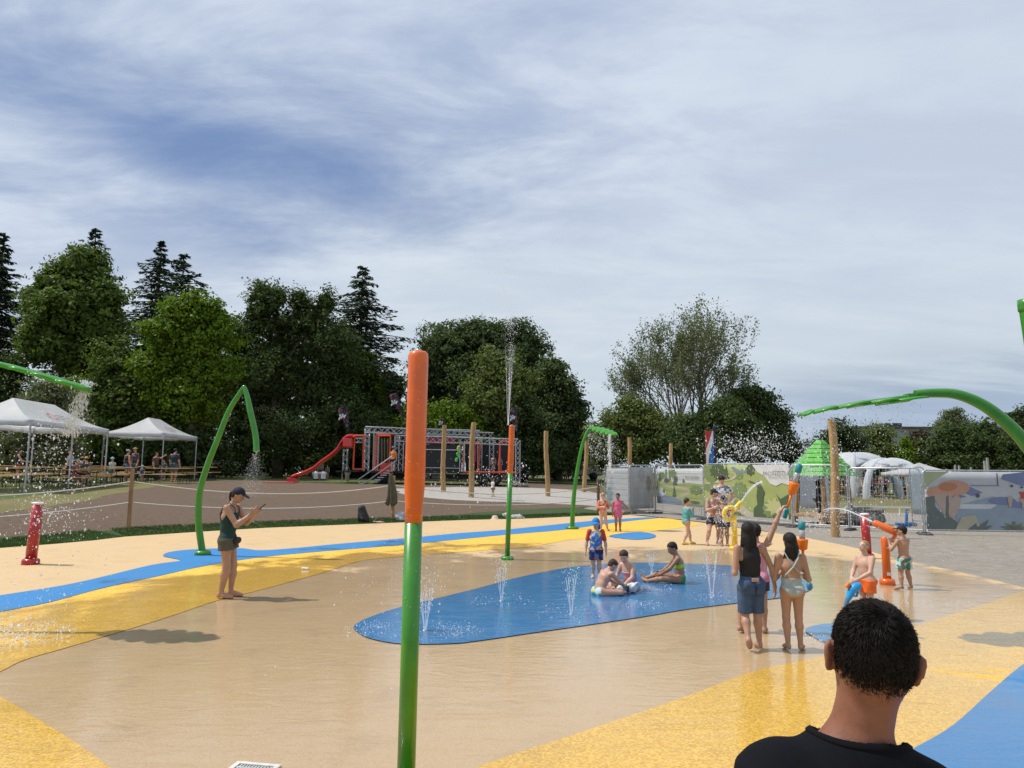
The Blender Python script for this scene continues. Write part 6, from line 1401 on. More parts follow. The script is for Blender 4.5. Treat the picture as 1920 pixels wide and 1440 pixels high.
        if kind == 'brief':
            pr = [dict(q) for q in T_[:1]+hipb+LEG['R'][:1]+LEG['L'][:1]]; clips = [(sd_, sd_.dot(pel)+o.get('hi', 0.01)*H)]
            for s in 'RL':
                d_ = (J['kn'+s]-J['hp'+s]).normalized(); out_ = hr*(0.55 if s == 'R' else -0.55); n_ = (d_+out_).normalized(); clips.append((n_, n_.dot(J['hp'+s])+0.022*H))
        if kind == 'band':
            pr = [dict(q) for q in T_]; lo, hi = o['z']; clips = [(sd_, sd_.dot(pel)+hi*H), (-sd_, -(sd_.dot(pel)+lo*H))]
        if kind == 'dress':
            pr = [dict(q) for q in T_+hipb]; kn = (J['knR']+J['knL'])/2; e = pel.lerp(kn, o.get('len', 0.5)); pr.append(pr_cone(mid, e, 0.062*f, 0.085*f, su=1.25, u=hr, flat=True))
            for s in 'RL': pr.append(pr_cone(J['sh'+s], J['sh'+s].lerp(J['el'+s], o.get('sleeve', 0.3)), 0.034*f, 0.032*f, flat=True))
            cuts.append(pr_cone(nk, nk+Vector((0, 0, 0.1*H)), 0.038*H, 0.07*H))
        if kind == 'shoes':
            for s in 'RL':
                a, to = J['an'+s], J['to'+s]; pr += [pr_cone(a.lerp(to, -0.15)-Vector((0, 0, 0.014*H)), to, 0.022*f, 0.019*f, su=1.4, u=hr), pr_cone(a-Vector((0, 0, 0.01*H)), a.lerp(to, 0.5), 0.024*f, 0.018*f)]
            clips = [(Vector((0, 0, 1)), 0.055*H)]
        for q in pr: q['k'] = kk if kind not in ('shorts', 'trousers') else kk*0.7
        nzf = None
        if o.get('fold', 0): a_ = o['fold']*H; nzf = (lambda X, Y, Z, a_=a_, H=H: a_*(np.sin(Z*38/H+X*30/H)*np.sin(X*42/H+Y*35/H)))
        sdf_obj(o.get('name', kind), m, t, pr, res, k=kk, off=inf*H/1.2 if H > 0.5 else inf*H, clips=clips, cuts=cuts, noise=nzf)
    # ---- hair
    sk2 = [pr_ell(hh(0, -0.055, 0.13), (0.335*hl, 0.415*hl, 0.375*hl), RH), pr_ell(hh(0, -0.16, -0.08), (0.27*hl, 0.26*hl, 0.28*hl), RH)]
    def cl_(n, c_): n = RH @ Vector(n).normalized(); return (n, n.dot(hd)+c_*hl)
    thick = {'short': 0.030, 'shaved': 0.012, 'bob': 0.05, 'long': 0.05, 'tail': 0.035, 'wet': 0.03, 'curly': 0.07}.get(hairstyle, 0.03)*hl
    if hairstyle != 'none':
        nzh = (lambda X, Y, Z: 0.012*hl*(np.sin(X*180/hl*0.2)*np.sin(Y*150/hl*0.2)+np.sin(Z*24/hl)*0.4)) if hairstyle != 'shaved' else None
        hp_ = list(sk2); clp = [cl_((0, 0.66, -0.75), 0.0)] if hairstyle in ('short', 'shaved', 'tail', 'wet') else [cl_((0, 0.60, -0.80), 0.16)]
        hp_ = [dict(q, k=0.06*hl) for q in hp_]
        V, Fq = sdf_mesh(hp_, res*0.9, k=0.05*hl, off=thick, clips=clp, noise=nzh)
        ob = npmesh('hair', V, Fq, hair, t, smooth=True)
        if hairstyle in ('long', 'tail'):
            ln = 0.95 if hairstyle == 'tail' else 1.15; pr = []
            down = Vector((0, 0, -1)); bk = RH @ Vector((0, -1, 0))
            if hairstyle == 'tail':
                p = hh(0, -0.44, 0.06); q = p+bk*0.13*hl+down*0.10*hl
                for i in range(7): r0 = (0.10-0.010*i)*hl; n_ = q+down*0.15*hl+bk*(0.05-0.03*i)*hl; pr += [dict(pr_cone(q, n_, r0, r0*0.75), k=0.02*hl)]; q = n_
                pr.insert(0, pr_cone(p, pr[0]['a'], 0.09*hl, 0.10*hl))
            else:
                for i in range(15):
                    a_ = (i-7)/7; p = hh(0.31*a_, -0.36+0.20*abs(a_)**1.5, 0.05); L_ = hlen*(1+0.16*math.sin(i*2.4)-0.12*abs(a_))*hl
                    pts = [p]; 
                    for q in range(1, 6):
                        u = q/5; pts.append(p+down*L_*u+bk*(0.10*math.sin(PI*min(1, u*1.6))+0.03*math.sin(i*3.1+q))*hl+xr*((0.26*a_*u)+wavy*math.sin(i*2.3+q*1.9)*u)*hl)
                    for q in range(5): r_ = (0.095, 0.085, 0.070, 0.050, 0.030, 0.008); pr.append(dict(pr_cone(pts[q], pts[q+1], r_[q]*hl, r_[q+1]*hl), k=0.012*hl))
            V, Fq = sdf_mesh(pr, res*0.9, k=0.03*hl, noise=lambda X, Y, Z: 0.008*hl*np.sin(Z*30/hl+X*60/hl)); npmesh('hair_length', V, Fq, hair, t, smooth=True)
    if hat:
        kind, hm = hat
        if kind == 'cap':
            V, Fq = sdf_mesh([pr_ell(hh(0, -0.045, 0.16), (0.36*hl, 0.44*hl, 0.40*hl), RH)], res*0.9, off=0.02*hl, clips=[cl_((0, 0.15, -1), -0.14)]); cp = npmesh('cap', V, Fq, hm, t, smooth=True)
            V, Fq = sdf_mesh([pr_ell(hh(0, 0.45, 0.17), (0.27*hl, 0.30*hl, 0.028*hl), RH @ Matrix.Rotation(-0.22, 3, 'X'))], res*0.6, off=0.004); npmesh('brim', V, Fq, hm, cp, smooth=True)
        if kind == 'sun':
            V, Fq = sdf_mesh([pr_ell(hh(0, -0.045, 0.18), (0.36*hl, 0.43*hl, 0.38*hl), RH), dict(pr_ell(hh(0, 0, 0.20), (0.62*hl, 0.68*hl, 0.05*hl), RH), k=0.05*hl)], res*0.9, off=0.01*hl, clips=[cl_((0, 0, -1), -0.12)]); npmesh('hat', V, Fq, hm, t, smooth=True)
        if kind == 'legion':
            V, Fq = sdf_mesh([pr_ell(hh(0, -0.045, 0.15), (0.37*hl, 0.45*hl, 0.40*hl), RH)], res*0.9, off=0.02*hl, clips=[cl_((0, 0.15, -1), -0.10)]); cp = npmesh('cap', V, Fq, hm, t, smooth=True)
            V, Fq = sdf_mesh([pr_ell(hh(0, 0.46, 0.17), (0.26*hl, 0.26*hl, 0.03*hl), RH @ Matrix.Rotation(-0.3, 3, 'X'))], res*0.6, off=0.004); npmesh('brim', V, Fq, hm, cp, smooth=True)
            V, Fq = sdf_mesh([pr_cone(hh(0, -0.28, 0.05), hh(0, -0.34, -0.55), 0.24*hl, 0.24*hl, su=1.5, sw=0.6, u=RH @ Vector((1, 0, 0)))], res*0.8, clips=[cl_((0, 1, 0), -0.16)]); npmesh('neck_flap', V, Fq, hm, cp, smooth=True)
    if face:
        for s in (1, -1):
            e = MB(); e.ell(hh(s*0.135, 0.335, 0.015), (0.062*hl, 0.045*hl, 0.036*hl), 10, 6, M=RH); eo = e.build('eye', EYE_W, t)
            MB().ell(hh(s*0.135, 0.368, 0.015), (0.030*hl, 0.018*hl, 0.030*hl), 8, 6, M=RH).build('iris', EYE_D, eo)
            MB().ell(hh(s*0.140, 0.350, 0.105), (0.085*hl, 0.03*hl, 0.018*hl), 8, 4, M=RH).build('eyebrow', hair, t)
        MB().ell(hh(0, 0.365, -0.265), (0.105*hl, 0.035*hl, 0.028*hl), 10, 6, M=RH).build('mouth', LIPS, t)
    return t, J, hh
def height_at(px, top, base, z=PZ):
    b = G(px, base, z); return b, AT(px, top, b.y).z-z
def mt(name, col, rough=0.8, **kw): return mat('cloth_'+name, col, rough, kw.pop('var', 0.15), kw.pop('scale', 20), **kw)
# --- woman with phone (faces right)
b, H = height_at(421, 908, 1121)
z_ = lambda py: (1121-py)/213
w_, Jw, _ = person('person in navy cap and dark green tank top standing barefoot looking at a phone', b, -88, H*0.985,
    pose=dict(pel=(0, -0.005, 0.53), chest=(0, 0.005, 0.725), neck=(0, 0.02, 0.825), head=(0, 0.075, 0.915), shR=(0.10, 0.01, 0.805), shL=(-0.10, 0.04, 0.805),
              elR=(0.125, 0.115, 0.655), elL=(-0.10, 0.13, 0.66), wrR=(0.060, 0.215, 0.742), wrL=(0.0, 0.215, 0.728), knR=(0.05, 0.02, 0.285), knL=(-0.05, 0.045, 0.285), anR=(0.05, -0.02, 0.043), anL=(-0.055, 0.03, 0.043), toR=(0.055, 0.085, 0.016), toL=(-0.065, 0.13, 0.016)),
    sk=SK_A, hair=H_DBR, hairstyle='tail', head=(0, -22, 0), fem=True, fat=1.0, res=0.009, hat=('cap', mt('navy', (0.008, 0.010, 0.028))),
    hands={'R': ((-0.1, 0.8, 0.75), (-0.6, -0.3, 0.5), 0.25), 'L': ((0.1, 0.9, 0.45), (0.0, -0.4, 0.9), 0.5)},
    clothes=[('top', mt('dark_green', (0.006, 0.040, 0.034)), dict(z=(0.0, 0.235), name='tank_top', neckr=0.05, racer=True, low=True, off=0.008)), ('shorts', mt('olive_shorts', (0.085, 0.080, 0.055), bump=0.004), dict(len=0.38, flare=0.012, name='shorts', hi=0.01, off=0.012, fold=0.002)),
             ('band', mt('waist_belt', (0.010, 0.010, 0.02)), dict(z=(-0.015, 0.012), off=0.018, name='waist_belt'))])
h = H
pb = MB(); pb.box(Vector((0.015, 0.285, 0.790))*h, (0.078, 0.011, 0.165), M=rot(0.1, rad(-48), 0)); pb.build('phone_prop', M_BLK).name = 'phone'
ph = bpy.data.objects['phone']; ph.matrix_world = w_.matrix_basis.copy() if False else Matrix.Translation(b) @ Matrix.Rotation(rad(-88), 4, 'Z'); tag(ph, 'black phone held by the person in the navy cap', 'phone')
wb = MB(); wb.ell(Vector((-0.0, 0.088, 0.502))*h, (0.10*h*0.8, 0.024*h, 0.032*h), 14, 8); wb.build('waist_bag', M_NAVY, w_)
m = MB()
for s in (1, -1):
    m.tube([Vector((s*0.055, -0.062, 0.73))*h, Vector((s*0.060, -0.035, 0.80))*h, Vector((s*0.060, 0.02, 0.838))*h, Vector((s*0.055, 0.068, 0.79))*h, Vector((s*0.05, 0.075, 0.74))*h], 0.007, 6)
m.build('shoulder_straps', M_BLK, w_)
# --- boy in legionnaire hat
b, H = height_at(1118, 968, 1084)
HATB = mt('bright_blue', (0.015, 0.20, 0.52)); PRT = mat_cells('rash_print', [(0.03, 0.16, 0.50), (0.03, 0.16, 0.50), (0.03, 0.20, 0.55), (0.55, 0.05, 0.04), (0.75, 0.55, 0.10), (0.03, 0.12, 0.40), (0.25, 0.5, 0.65)], 28); PRT2 = mat_cells('short_print', [(0.012, 0.012, 0.07), (0.012, 0.012, 0.07), (0.015, 0.015, 0.09), (0.05, 0.20, 0.42), (0.012, 0.012, 0.07), (0.5, 0.12, 0.08)], 22)
k_, J_, _ = person('person in bright blue neck flap cap, red sleeved blue shirt and dark printed shorts', b, 172, H*0.97, c=0.75, sk=SK_B, hair=H_BRN, hairstyle='short', head=(-14, -12, 0), fat=1.06, res=0.009, hat=('legion', HATB),
    pose=dict(elR=(0.16, -0.01, 0.585), wrR=(0.175, 0.03, 0.45), elL=(-0.16, -0.01, 0.585), wrL=(-0.17, 0.03, 0.45)),
    clothes=[('top', PRT, dict(z=(-0.03, 0.30), name='swim_shirt', neckr=0.045, off=0.012, low=True, sleeve=0.0)), ('shorts', PRT2, dict(len=0.80, flare=0.016, name='swim_shorts', off=0.014, hi=-0.005))])
for s in 'RL':
    sdf_obj('red_sleeve', mt('red_sleeve', (0.62, 0.05, 0.025)), k_, [pr_cone(J_['sh'+s]+Vector((0, 0, 0.012)), J_['sh'+s].lerp(J_['el'+s], 0.78), 0.042*H, 0.036*H, flat=False)], 0.009, clips=[((J_['el'+s]-J_['sh'+s]).normalized(), (J_['el'+s]-J_['sh'+s]).normalized().dot(J_['sh'+s].lerp(J_['el'+s], 0.8)))])
MB().lathe([(0.050*H, 0), (0.045*H, 0.02)], 16, c=J_['neck']+Vector((0, 0, -0.005))).build('yellow_collar', mt('yellow_collar', (0.7, 0.5, 0.05)), k_)
# --- seated children
def seat(px, py): return G(px, py, PZ)
SW1 = mat_cells('swim_white_teal', [(0.55, 0.6, 0.6), (0.05, 0.35, 0.38), (0.6, 0.55, 0.2), (0.6, 0.62, 0.6)], 14)
b = seat(1131, 1117)
person('person with short dark hair and bare back sitting hunched on the blue pool', b+Vector((-0.05, 0, 0)), -62, 1.08, c=0.35, sk=SK_D, hair=H_BRN, hairstyle='short', head=(-15, -38, 0), face=False, res=0.009, fat=1.05,
    pose=dict(pel=(0, -0.02, 0.06), chest=(0, 0.075, 0.235), neck=(0, 0.13, 0.315), head=(0.01, 0.21, 0.38), shR=(0.105, 0.12, 0.285), shL=(-0.105, 0.12, 0.285), elR=(0.13, 0.24, 0.17), elL=(-0.12, 0.25, 0.18), wrR=(0.06, 0.36, 0.11), wrL=(-0.05, 0.36, 0.11),
              hpR=(0.055, -0.01, 0.05), hpL=(-0.055, -0.01, 0.05), knR=(0.19, 0.20, 0.055), knL=(-0.19, 0.21, 0.055), anR=(0.03, 0.36, 0.03), anL=(-0.04, 0.32, 0.03), toR=(-0.04, 0.42, 0.025), toL=(0.06, 0.38, 0.025)),
    clothes=[('brief', SW1, dict(name='swim_trunks', hi=0.035, off=0.01))])
b = seat(1163, 1114)
person('person in pink and lilac swimsuit sitting on the blue pool behind the bare backed one', b+Vector((0.21, 0.36, 0)), 128, 1.16, c=0.45, sk=SK_B, hair=H_BRN, hairstyle='tail', head=(30, -30, 0), face=True, res=0.009,
    pose=dict(pel=(0, -0.02, 0.06), chest=(0, 0.03, 0.25), neck=(0, 0.07, 0.345), head=(0, 0.12, 0.43), shR=(0.10, 0.06, 0.315), shL=(-0.10, 0.06, 0.315), elR=(0.14, 0.10, 0.18), elL=(-0.14, 0.12, 0.18), wrR=(0.10, 0.22, 0.09), wrL=(-0.08, 0.22, 0.09),
              hpR=(0.055, -0.01, 0.05), hpL=(-0.055, -0.01, 0.05), knR=(0.17, 0.18, 0.06), knL=(-0.17, 0.18, 0.06), anR=(0.03, 0.28, 0.03), anL=(-0.03, 0.26, 0.03), toR=(-0.04, 0.34, 0.025), toL=(0.05, 0.32, 0.025)),
    clothes=[('top', mat_cells('pink_lilac', [(0.55, 0.22, 0.30), (0.30, 0.20, 0.42), (0.55, 0.28, 0.33)], 9), dict(z=(-0.03, 0.20), name='swimsuit', low=True, racer=True))])
b = seat(1175, 1113); blob_obj('striped_toy', 'blue and white striped cloth between the two sitting on the pool', 'towel', b, [pr_cone((-0.10, 0, 0.06), (0.08, 0, 0.10), 0.06, 0.05), pr_cone((0.08, 0, 0.05), (0.14, -0.04, 0.14), 0.05, 0.04)], mat_cells('stripe_toy', [(0.6, 0.62, 0.62), (0.03, 0.08, 0.16), (0.12, 0.3, 0.42), (0.6, 0.62, 0.62)], 22), res=0.01)
b = seat(1272, 1094)
NEON = mt('neon', (0.42, 0.62, 0.04)); GR2 = mt('pine_green', (0.03, 0.22, 0.08))
person('person in neon green bikini sitting on the blue pool with legs stretched to the left', b, 84, 1.22, c=0.45, sk=SK_C, hair=H_BLK, hairstyle='wet', head=(15, -25, 0), face=True, res=0.009,
    pose=dict(pel=(0, -0.03, 0.065), chest=(0, -0.005, 0.26), neck=(0, 0.02, 0.355), head=(0, 0.07, 0.445), shR=(0.10, 0.01, 0.325), shL=(-0.10, 0.01, 0.325), elR=(0.14, 0.10, 0.20), elL=(-0.12, 0.12, 0.20), wrR=(0.08, 0.22, 0.125), wrL=(-0.04, 0.23, 0.115),
              hpR=(0.055, -0.01, 0.055), hpL=(-0.055, -0.01, 0.055), knR=(0.09, 0.24, 0.10), knL=(-0.10, 0.22, 0.065), anR=(0.06, 0.43, 0.04), anL=(-0.04, 0.40, 0.03), toR=(0.07, 0.475, 0.10), toL=(0.03, 0.46, 0.05)),
    clothes=[('band', NEON, dict(z=(0.135, 0.185), name='bikini_top', off=0.008)), ('brief', GR2, dict(name='bikini_bottom', hi=0.03, off=0.01))])
# --- two girls in pink by the leaf shower
b, H = height_at(1131, 924, 996)
person('person in floral pink and orange swimsuit with arms folded by the leaf shower', b, -172, H, c=0.55, sk=SK_B, hair=H_BLD, hairstyle='bob', head=(-8, -10, 0), res=0.012,
    pose=dict(elR=(0.14, 0.02, 0.60), wrR=(0.05, 0.10, 0.63), elL=(-0.14, 0.02, 0.60), wrL=(-0.05, 0.10, 0.61), knL=(-0.07, 0.02, 0.25), anL=(-0.13, -0.03, 0.045), toL=(-0.16, 0.06, 0.015)),
    clothes=[('suit', mat_cells('floral', [(0.62, 0.22, 0.24), (0.5, 0.10, 0.06), (0.62, 0.36, 0.34), (0.6, 0.25, 0.05)], 14), dict(z=(-0.1, 0.30), sleeve=1.7, name='swimsuit', off=0.01, cut=1.0))])
b, H = height_at(1159, 925, 996)
person('person in plain pink dress reaching one hand towards the fence', b, 176, H, c=0.55, sk=SK_C, hair=H_DBR, hairstyle='tail', head=(-25, -8, 0), res=0.012,
    pose=dict(elR=(-0.14, 0, 0.60), wrR=(-0.16, 0.03, 0.47), elL=(-0.19, 0.02, 0.66), wrL=(-0.32, 0.05, 0.53)) if False else dict(elL=(-0.20, 0.02, 0.665), wrL=(-0.315, 0.04, 0.55)),
    clothes=[('dress', mt('pink', (0.62, 0.13, 0.25)), dict(len=0.55, sleeve=0.25, name='dress', off=0.012))])
# --- teal swimsuit child, profile
b, H = height_at(1289, 934, 1021)
person('person in teal long sleeved swimsuit and yellow shoes walking with a hand at the mouth', b, -80, H, c=0.55, sk=SK_B, hair=H_BRN, hairstyle='short', head=(0, -5, 0), res=0.011,
    pose=dict(elR=(0.13, 0.06, 0.62), wrR=(0.05, 0.13, 0.72), knR=(0.05, -0.02, 0.25), anR=(0.05, -0.12, 0.045), toR=(0.06, -0.02, 0.017), knL=(-0.05, 0.07, 0.26), anL=(-0.05, 0.10, 0.045), toL=(-0.06, 0.20, 0.017)), hands={'R': ((-0.2, 0.1, 1), (-0.3, 0.9, 0), 0.5)},
    clothes=[('suit', mt('teal', (0.10, 0.34, 0.35)), dict(z=(-0.1, 0.30), sleeve=1.75, name='swimsuit', off=0.01)), ('shoes', mt('yellow_shoe', (0.65, 0.50, 0.12)), dict(name='shoe_pair_worn', off=0.006))])
# --- soaked trio behind the yellow cannon
BW = mat_cells('black_white_print', [(0.015, 0.015, 0.02), (0.015, 0.015, 0.02), (0.02, 0.02, 0.03), (0.5, 0.5, 0.5)], 10)
b, H = height_at(1338, 915, 1022)
person('person in black cap and black white swim shorts stepping sideways under the spray', b, -150, H, c=0.35, sk=SK_D, hair=H_DBR, hairstyle='short', head=(40, -15, 0), res=0.011, hat=('cap', mt('black_cap', (0.01, 0.01, 0.012))),
    pose=dict(pel=(0, 0, 0.50), chest=(0.0, 0.02, 0.70), neck=(0.01, 0.04, 0.79), head=(0.01, 0.06, 0.905), elR=(0.16, 0.02, 0.60), wrR=(0.10, 0.13, 0.66), elL=(-0.18, 0.04, 0.70), wrL=(-0.25, 0.05, 0.80), knR=(0.16, 0.06, 0.26), anR=(0.14, -0.02, 0.045), toR=(0.20, 0.05, 0.017), knL=(-0.07, 0.06, 0.26), anL=(-0.12, -0.02, 0.045), toL=(-0.15, 0.07, 0.017)),
    clothes=[('shorts', BW, dict(len=0.55, flare=0.014, name='swim_shorts', off=0.012, hi=0.0))])
b, H = height_at(1359, 930, 1024)
person('person with dark wet hair standing in the spray just left of the yellow cannon', b, 168, H, c=0.4, sk=SK_C, hair=H_BLK, hairstyle='curly', head=(0, -12, 0), res=0.012,
    pose=dict(elR=(0.15, 0.06, 0.62), wrR=(0.05, 0.14, 0.66), elL=(-0.15, 0.06, 0.62), wrL=(-0.04, 0.14, 0.68)), clothes=[('shorts', BW, dict(len=0.5, flare=0.012, name='swim_shorts', off=0.012))])
b = G(1356, 1006); b.z = 0.02; H = AT(1356, 893, b.y).z
person('person in sunglasses and white patterned blouse behind the spray', b, 178, H, c=0.0, sk=SK_D, hair=H_DBR, hairstyle='bob', head=(0, -18, 0), res=0.014, fem=True, fat=1.1,
    pose=dict(elR=(0.15, 0.03, 0.64), wrR=(0.07, 0.12, 0.60), elL=(-0.19, 0.0, 0.66), wrL=(-0.11, 0.07, 0.58)), clothes=[('top', mat_cells('blouse', [(0.6, 0.6, 0.62), (0.6, 0.6, 0.62), (0.10, 0.12, 0.18), (0.5, 0.5, 0.52)], 12), dict(z=(-0.06, 0.29), sleeve=0.6, name='blouse', off=0.014, low=True)), ('trousers', mt('khaki_trousers', (0.16, 0.13, 0.10)), dict(len=1.7, name='trousers'))])
# --- girl in black top and denim
b, H = height_at(1411, 976, 1217)
DEN = mt('denim', (0.045, 0.085, 0.16), var=0.3, bump=0.003)
g_, Jg, _ = person('person with long wet dark hair in black top and knee length denim shorts', b, 8, H*0.985, c=0.15, sk=SK_A, hair=H_BLK, hairstyle='long', hlen=2.35, wavy=0.03, head=(-22, 6, 0), face=False, res=0.009, fem=True, fat=0.93,
    pose=dict(elR=(0.185, -0.015, 0.625), wrR=(0.225, 0.03, 0.475), elL=(-0.145, -0.03, 0.60), wrL=(-0.085, 0.10, 0.62), hpL=(-0.05, 0, 0.50), knL=(-0.055, 0.0, 0.27), anL=(-0.085, -0.11, 0.10), toL=(-0.045, -0.05, 0.025), knR=(0.055, 0.01, 0.27), anR=(0.055, -0.01, 0.043)),
    hands={'R': ((0.12, 0.1, -1), (-0.4, 0.2, 0), 0.5)},
    clothes=[('top', mt('black_top', (0.010, 0.010, 0.011)), dict(z=(0.035, 0.285), name='sleeveless_top', neckr=0.045, racer=True, off=0.008)), ('shorts', DEN, dict(len=0.95, flare=0.014, name='denim_shorts', off=0.010, hi=0.055, fold=0.002))])
MB().box(Vector((0.0, -0.088, 0.545))*H, (0.075, 0.012, 0.035), bev=0.003).build('leather_patch', mat('leather', (0.45, 0.28, 0.20), 0.6), g_)
m = MB(); 
for s in (1, -1): m.box(Vector((s*0.045, -0.094, 0.475))*H, (0.085, 0.008, 0.10), bev=0.002)
m.build('back_pockets', mt('denim_dark', (0.035, 0.065, 0.13), var=0.3), g_)
# --- child in striped pink shirt raising an orange shooter
b, H0 = height_at(1422, 978, 1186); H = H0*0.985
s_, Js, _ = person('person in pink striped shirt behind the denim shorts raising one arm', b, -20, H, c=0.3, sk=SK_A, hair=H_BLK, hairstyle='short', head=(15, 8, 0), face=True, res=0.010,
    pose=dict(elR=(0.170, 0.03, 0.965), wrR=(0.235, 0.05, 1.12), elL=(-0.15, 0.02, 0.60), wrL=(-0.12, 0.09, 0.50), chest=(0.0, 0, 0.70), shR=(0.105, 0, 0.815), knL=(-0.14, -0.02, 0.27), anL=(-0.16, -0.08, 0.05), toL=(-0.12, 0.0, 0.017)),
    hands={'R': ((0.5, 0.2, 0.7), (0.8, 0.2, -0.5), 0.9)},
    clothes=[('top', mt('pink_stripe', (0.60, 0.10, 0.22), scale=3, col2=(0.60, 0.42, 0.46), stretch=(8, 8, 0.4)), dict(z=(-0.04, 0.31), sleeve=0.55, name='striped_shirt', off=0.011, low=True)), ('shorts', mt('dark_shorts', (0.03, 0.03, 0.04)), dict(len=0.5, name='shorts'))])
def shooter(label, base, tip, squash=1.0, ball_at=0.62):
    base, tip = Vector(base), Vector(tip); d = tip-base; L = d.length; q = d.to_track_quat('Z', 'Y').to_matrix()
    t = thing('water_shooter', label, 'water toy', base, group='orange and teal pump water shooters'); mk = lambda prof, n: MB().lathe(prof, 16, M=q).build(*n, t)
    mk([(0.018, 0), (0.026, 0.01), (0.026, 0.10), (0.014, 0.12)], ('grip', mat('teal_plastic', (0.01, 0.22, 0.26), 0.4)))
    mk([(0.012, 0.11), (0.014, L*0.45)], ('rod', mat('orange_plastic', (0.85, 0.19, 0.01), 0.4)))
    mk([(0.02, L*0.44), (0.045, L*0.47), (0.055, L*0.62), (0.058, L*0.65), (0.05, L*0.66)], ('cup', mat('orange_plastic', (0.85, 0.19, 0.01), 0.4)))
    mk([(0.028, L*0.65), (0.028, L*0.86)], ('clear_tube', mat('clear_tube', (0.55, 0.56, 0.58), 0.15, trans=0.3)))
    mk([(0.032, L*0.85), (0.036, L*0.88), (0.036, L*0.97), (0.018, L)], ('nozzle', mat('teal_plastic', (0.01, 0.22, 0.26), 0.4)))
Yh = b.y+0.02
shooter('orange and teal water shooter held high against the banner', AT(1471, 972, Yh+0.02), AT(1500, 870, Yh-0.1))
# --- girl in grey green swimsuit
b, H = height_at(1489, 996, 1219)
SUIT = mt('sage_suit', (0.36, 0.40, 0.37), 0.55)
g2, Jg2, _ = person('person with wavy wet hair in a pale sage open back swimsuit, seen from behind', b, -4, H*0.985, c=0.22, sk=SK_A, hair=H_BLK, hairstyle='long', hlen=1.95, wavy=0.09, head=(12, 8, 0), face=False, res=0.009, fem=True, fat=0.95,
    pose=dict(elR=(0.150, 0.0, 0.60), wrR=(0.09, 0.12, 0.66), elL=(-0.135, 0.03, 0.60), wrL=(-0.05, 0.12, 0.64), shR=(0.105, 0, 0.795), shL=(-0.105, 0, 0.795), toR=(0.10, 0.075, 0.017), toL=(-0.06, 0.085, 0.017)),
    clothes=[('suit', SUIT, dict(z=(-0.12, 0.10), name='swimsuit', off=0.009, cut=1.05, neck=0, sleeve=0.001, fold=0.001, low=True))])
def bk(x, z, y=-0.07): return Vector((x, y, z))*H
m = MB(); m.tube([bk(-0.065, 0.835, -0.030), bk(-0.045, 0.78, -0.068), bk(0.0, 0.71, -0.078), bk(0.05, 0.655, -0.078), bk(0.078, 0.62, -0.06)], 0.009, 6, flat=0.6)
m.tube([bk(0.065, 0.835, -0.030), bk(0.045, 0.78, -0.068), bk(0.0, 0.71, -0.082), bk(-0.05, 0.655, -0.078), bk(-0.078, 0.62, -0.06)], 0.009, 6, flat=0.6); m.build('crossed_straps', SUIT, g2)
Yh = b.y+0.18
shooter('orange and teal water shooter held upright in front of the sage swimsuit', AT(1507, 1075, Yh), AT(1503, 978, Yh))
nt = thing('bubble_ring', 'small translucent blue toy behind the sage swimsuit', 'water toy', AT(1518, 1106, b.y+0.3)); MB().lathe([(0.02, 0), (0.03, 0.03), (0.03, 0.06), (0.02, 0.075)], 14).build('shell', mat('blue_clear', (0.10, 0.35, 0.60), 0.2, trans=0.4), nt)
# --- blond boy with blue water gun
b = G(1628, 1160, PZ); H = AT(1621, 1013, b.y).z-PZ
bb, Jb, hb = person('smiling person with short blond hair in orange swim shorts holding a blue water gun', b, 118, H, c=0.45, sk=SK_B, hair=H_BLD, hairstyle='shaved', head=(-8, 18, 0), res=0.008, hl_k=1.0, fat=1.12,
    pose=dict(elR=(0.13, 0.07, 0.60), wrR=(0.07, 0.20, 0.52), elL=(-0.12, 0.08, 0.60), wrL=(-0.02, 0.24, 0.50)), hands={'R': ((-0.5, 0.8, -0.3), (-0.6, 0, -0.5), 0.8), 'L': ((0.4, 0.9, -0.2), (0.6, 0, -0.5), 0.8)},
    clothes=[('shorts', mt('orange_shorts', (0.80, 0.13, 0.01), 0.6), dict(len=0.7, flare=0.02, name='swim_shorts', off=0.014, hi=0.0, fold=0.002))])
MB().ell(hb(0, 0.372, -0.262), Vector((0.085, 0.03, 0.022))*H*0.155, 10, 6, M=rot(rad(-18), rad(18), 0)).build('teeth', EYE_W, bb)
def gun():
    Yg = b.y-0.16; P = lambda x, y: AT(x, y, Yg); o = P(1605, 1105); t = thing('water_gun', 'blue water gun with an orange knob held low by the blond one', 'water toy', o)
    bl = mat('gun_blue', (0.02, 0.30, 0.62), 0.35); L = lambda x, y: P(x, y)-o
    m = MB(); m.tube([L(1613, 1096), L(1606, 1100), L(1597, 1107), L(1590, 1124)], [0.035, 0.055, 0.05, 0.03], 10); m.build('gun_body', bl, t)
    MB().tube([L(1590, 1122), L(1582, 1146)], [0.03, 0.02], 10).build('gun_barrel', mat('gun_grey', (0.10, 0.22, 0.33), 0.4), t); MB().tube([L(1592, 1094), L(1587, 1101)], 0.028, 10).build('orange_knob', mat('orange_plastic', (0.85, 0.19, 0.01), 0.4), t)
    MB().tube([L(1601, 1108)+Vector((0, -.02, 0)), L(1600, 1118), L(1606, 1118), L(1609, 1109)], 0.014, 8).build('trigger_grip', bl, t)
gun()
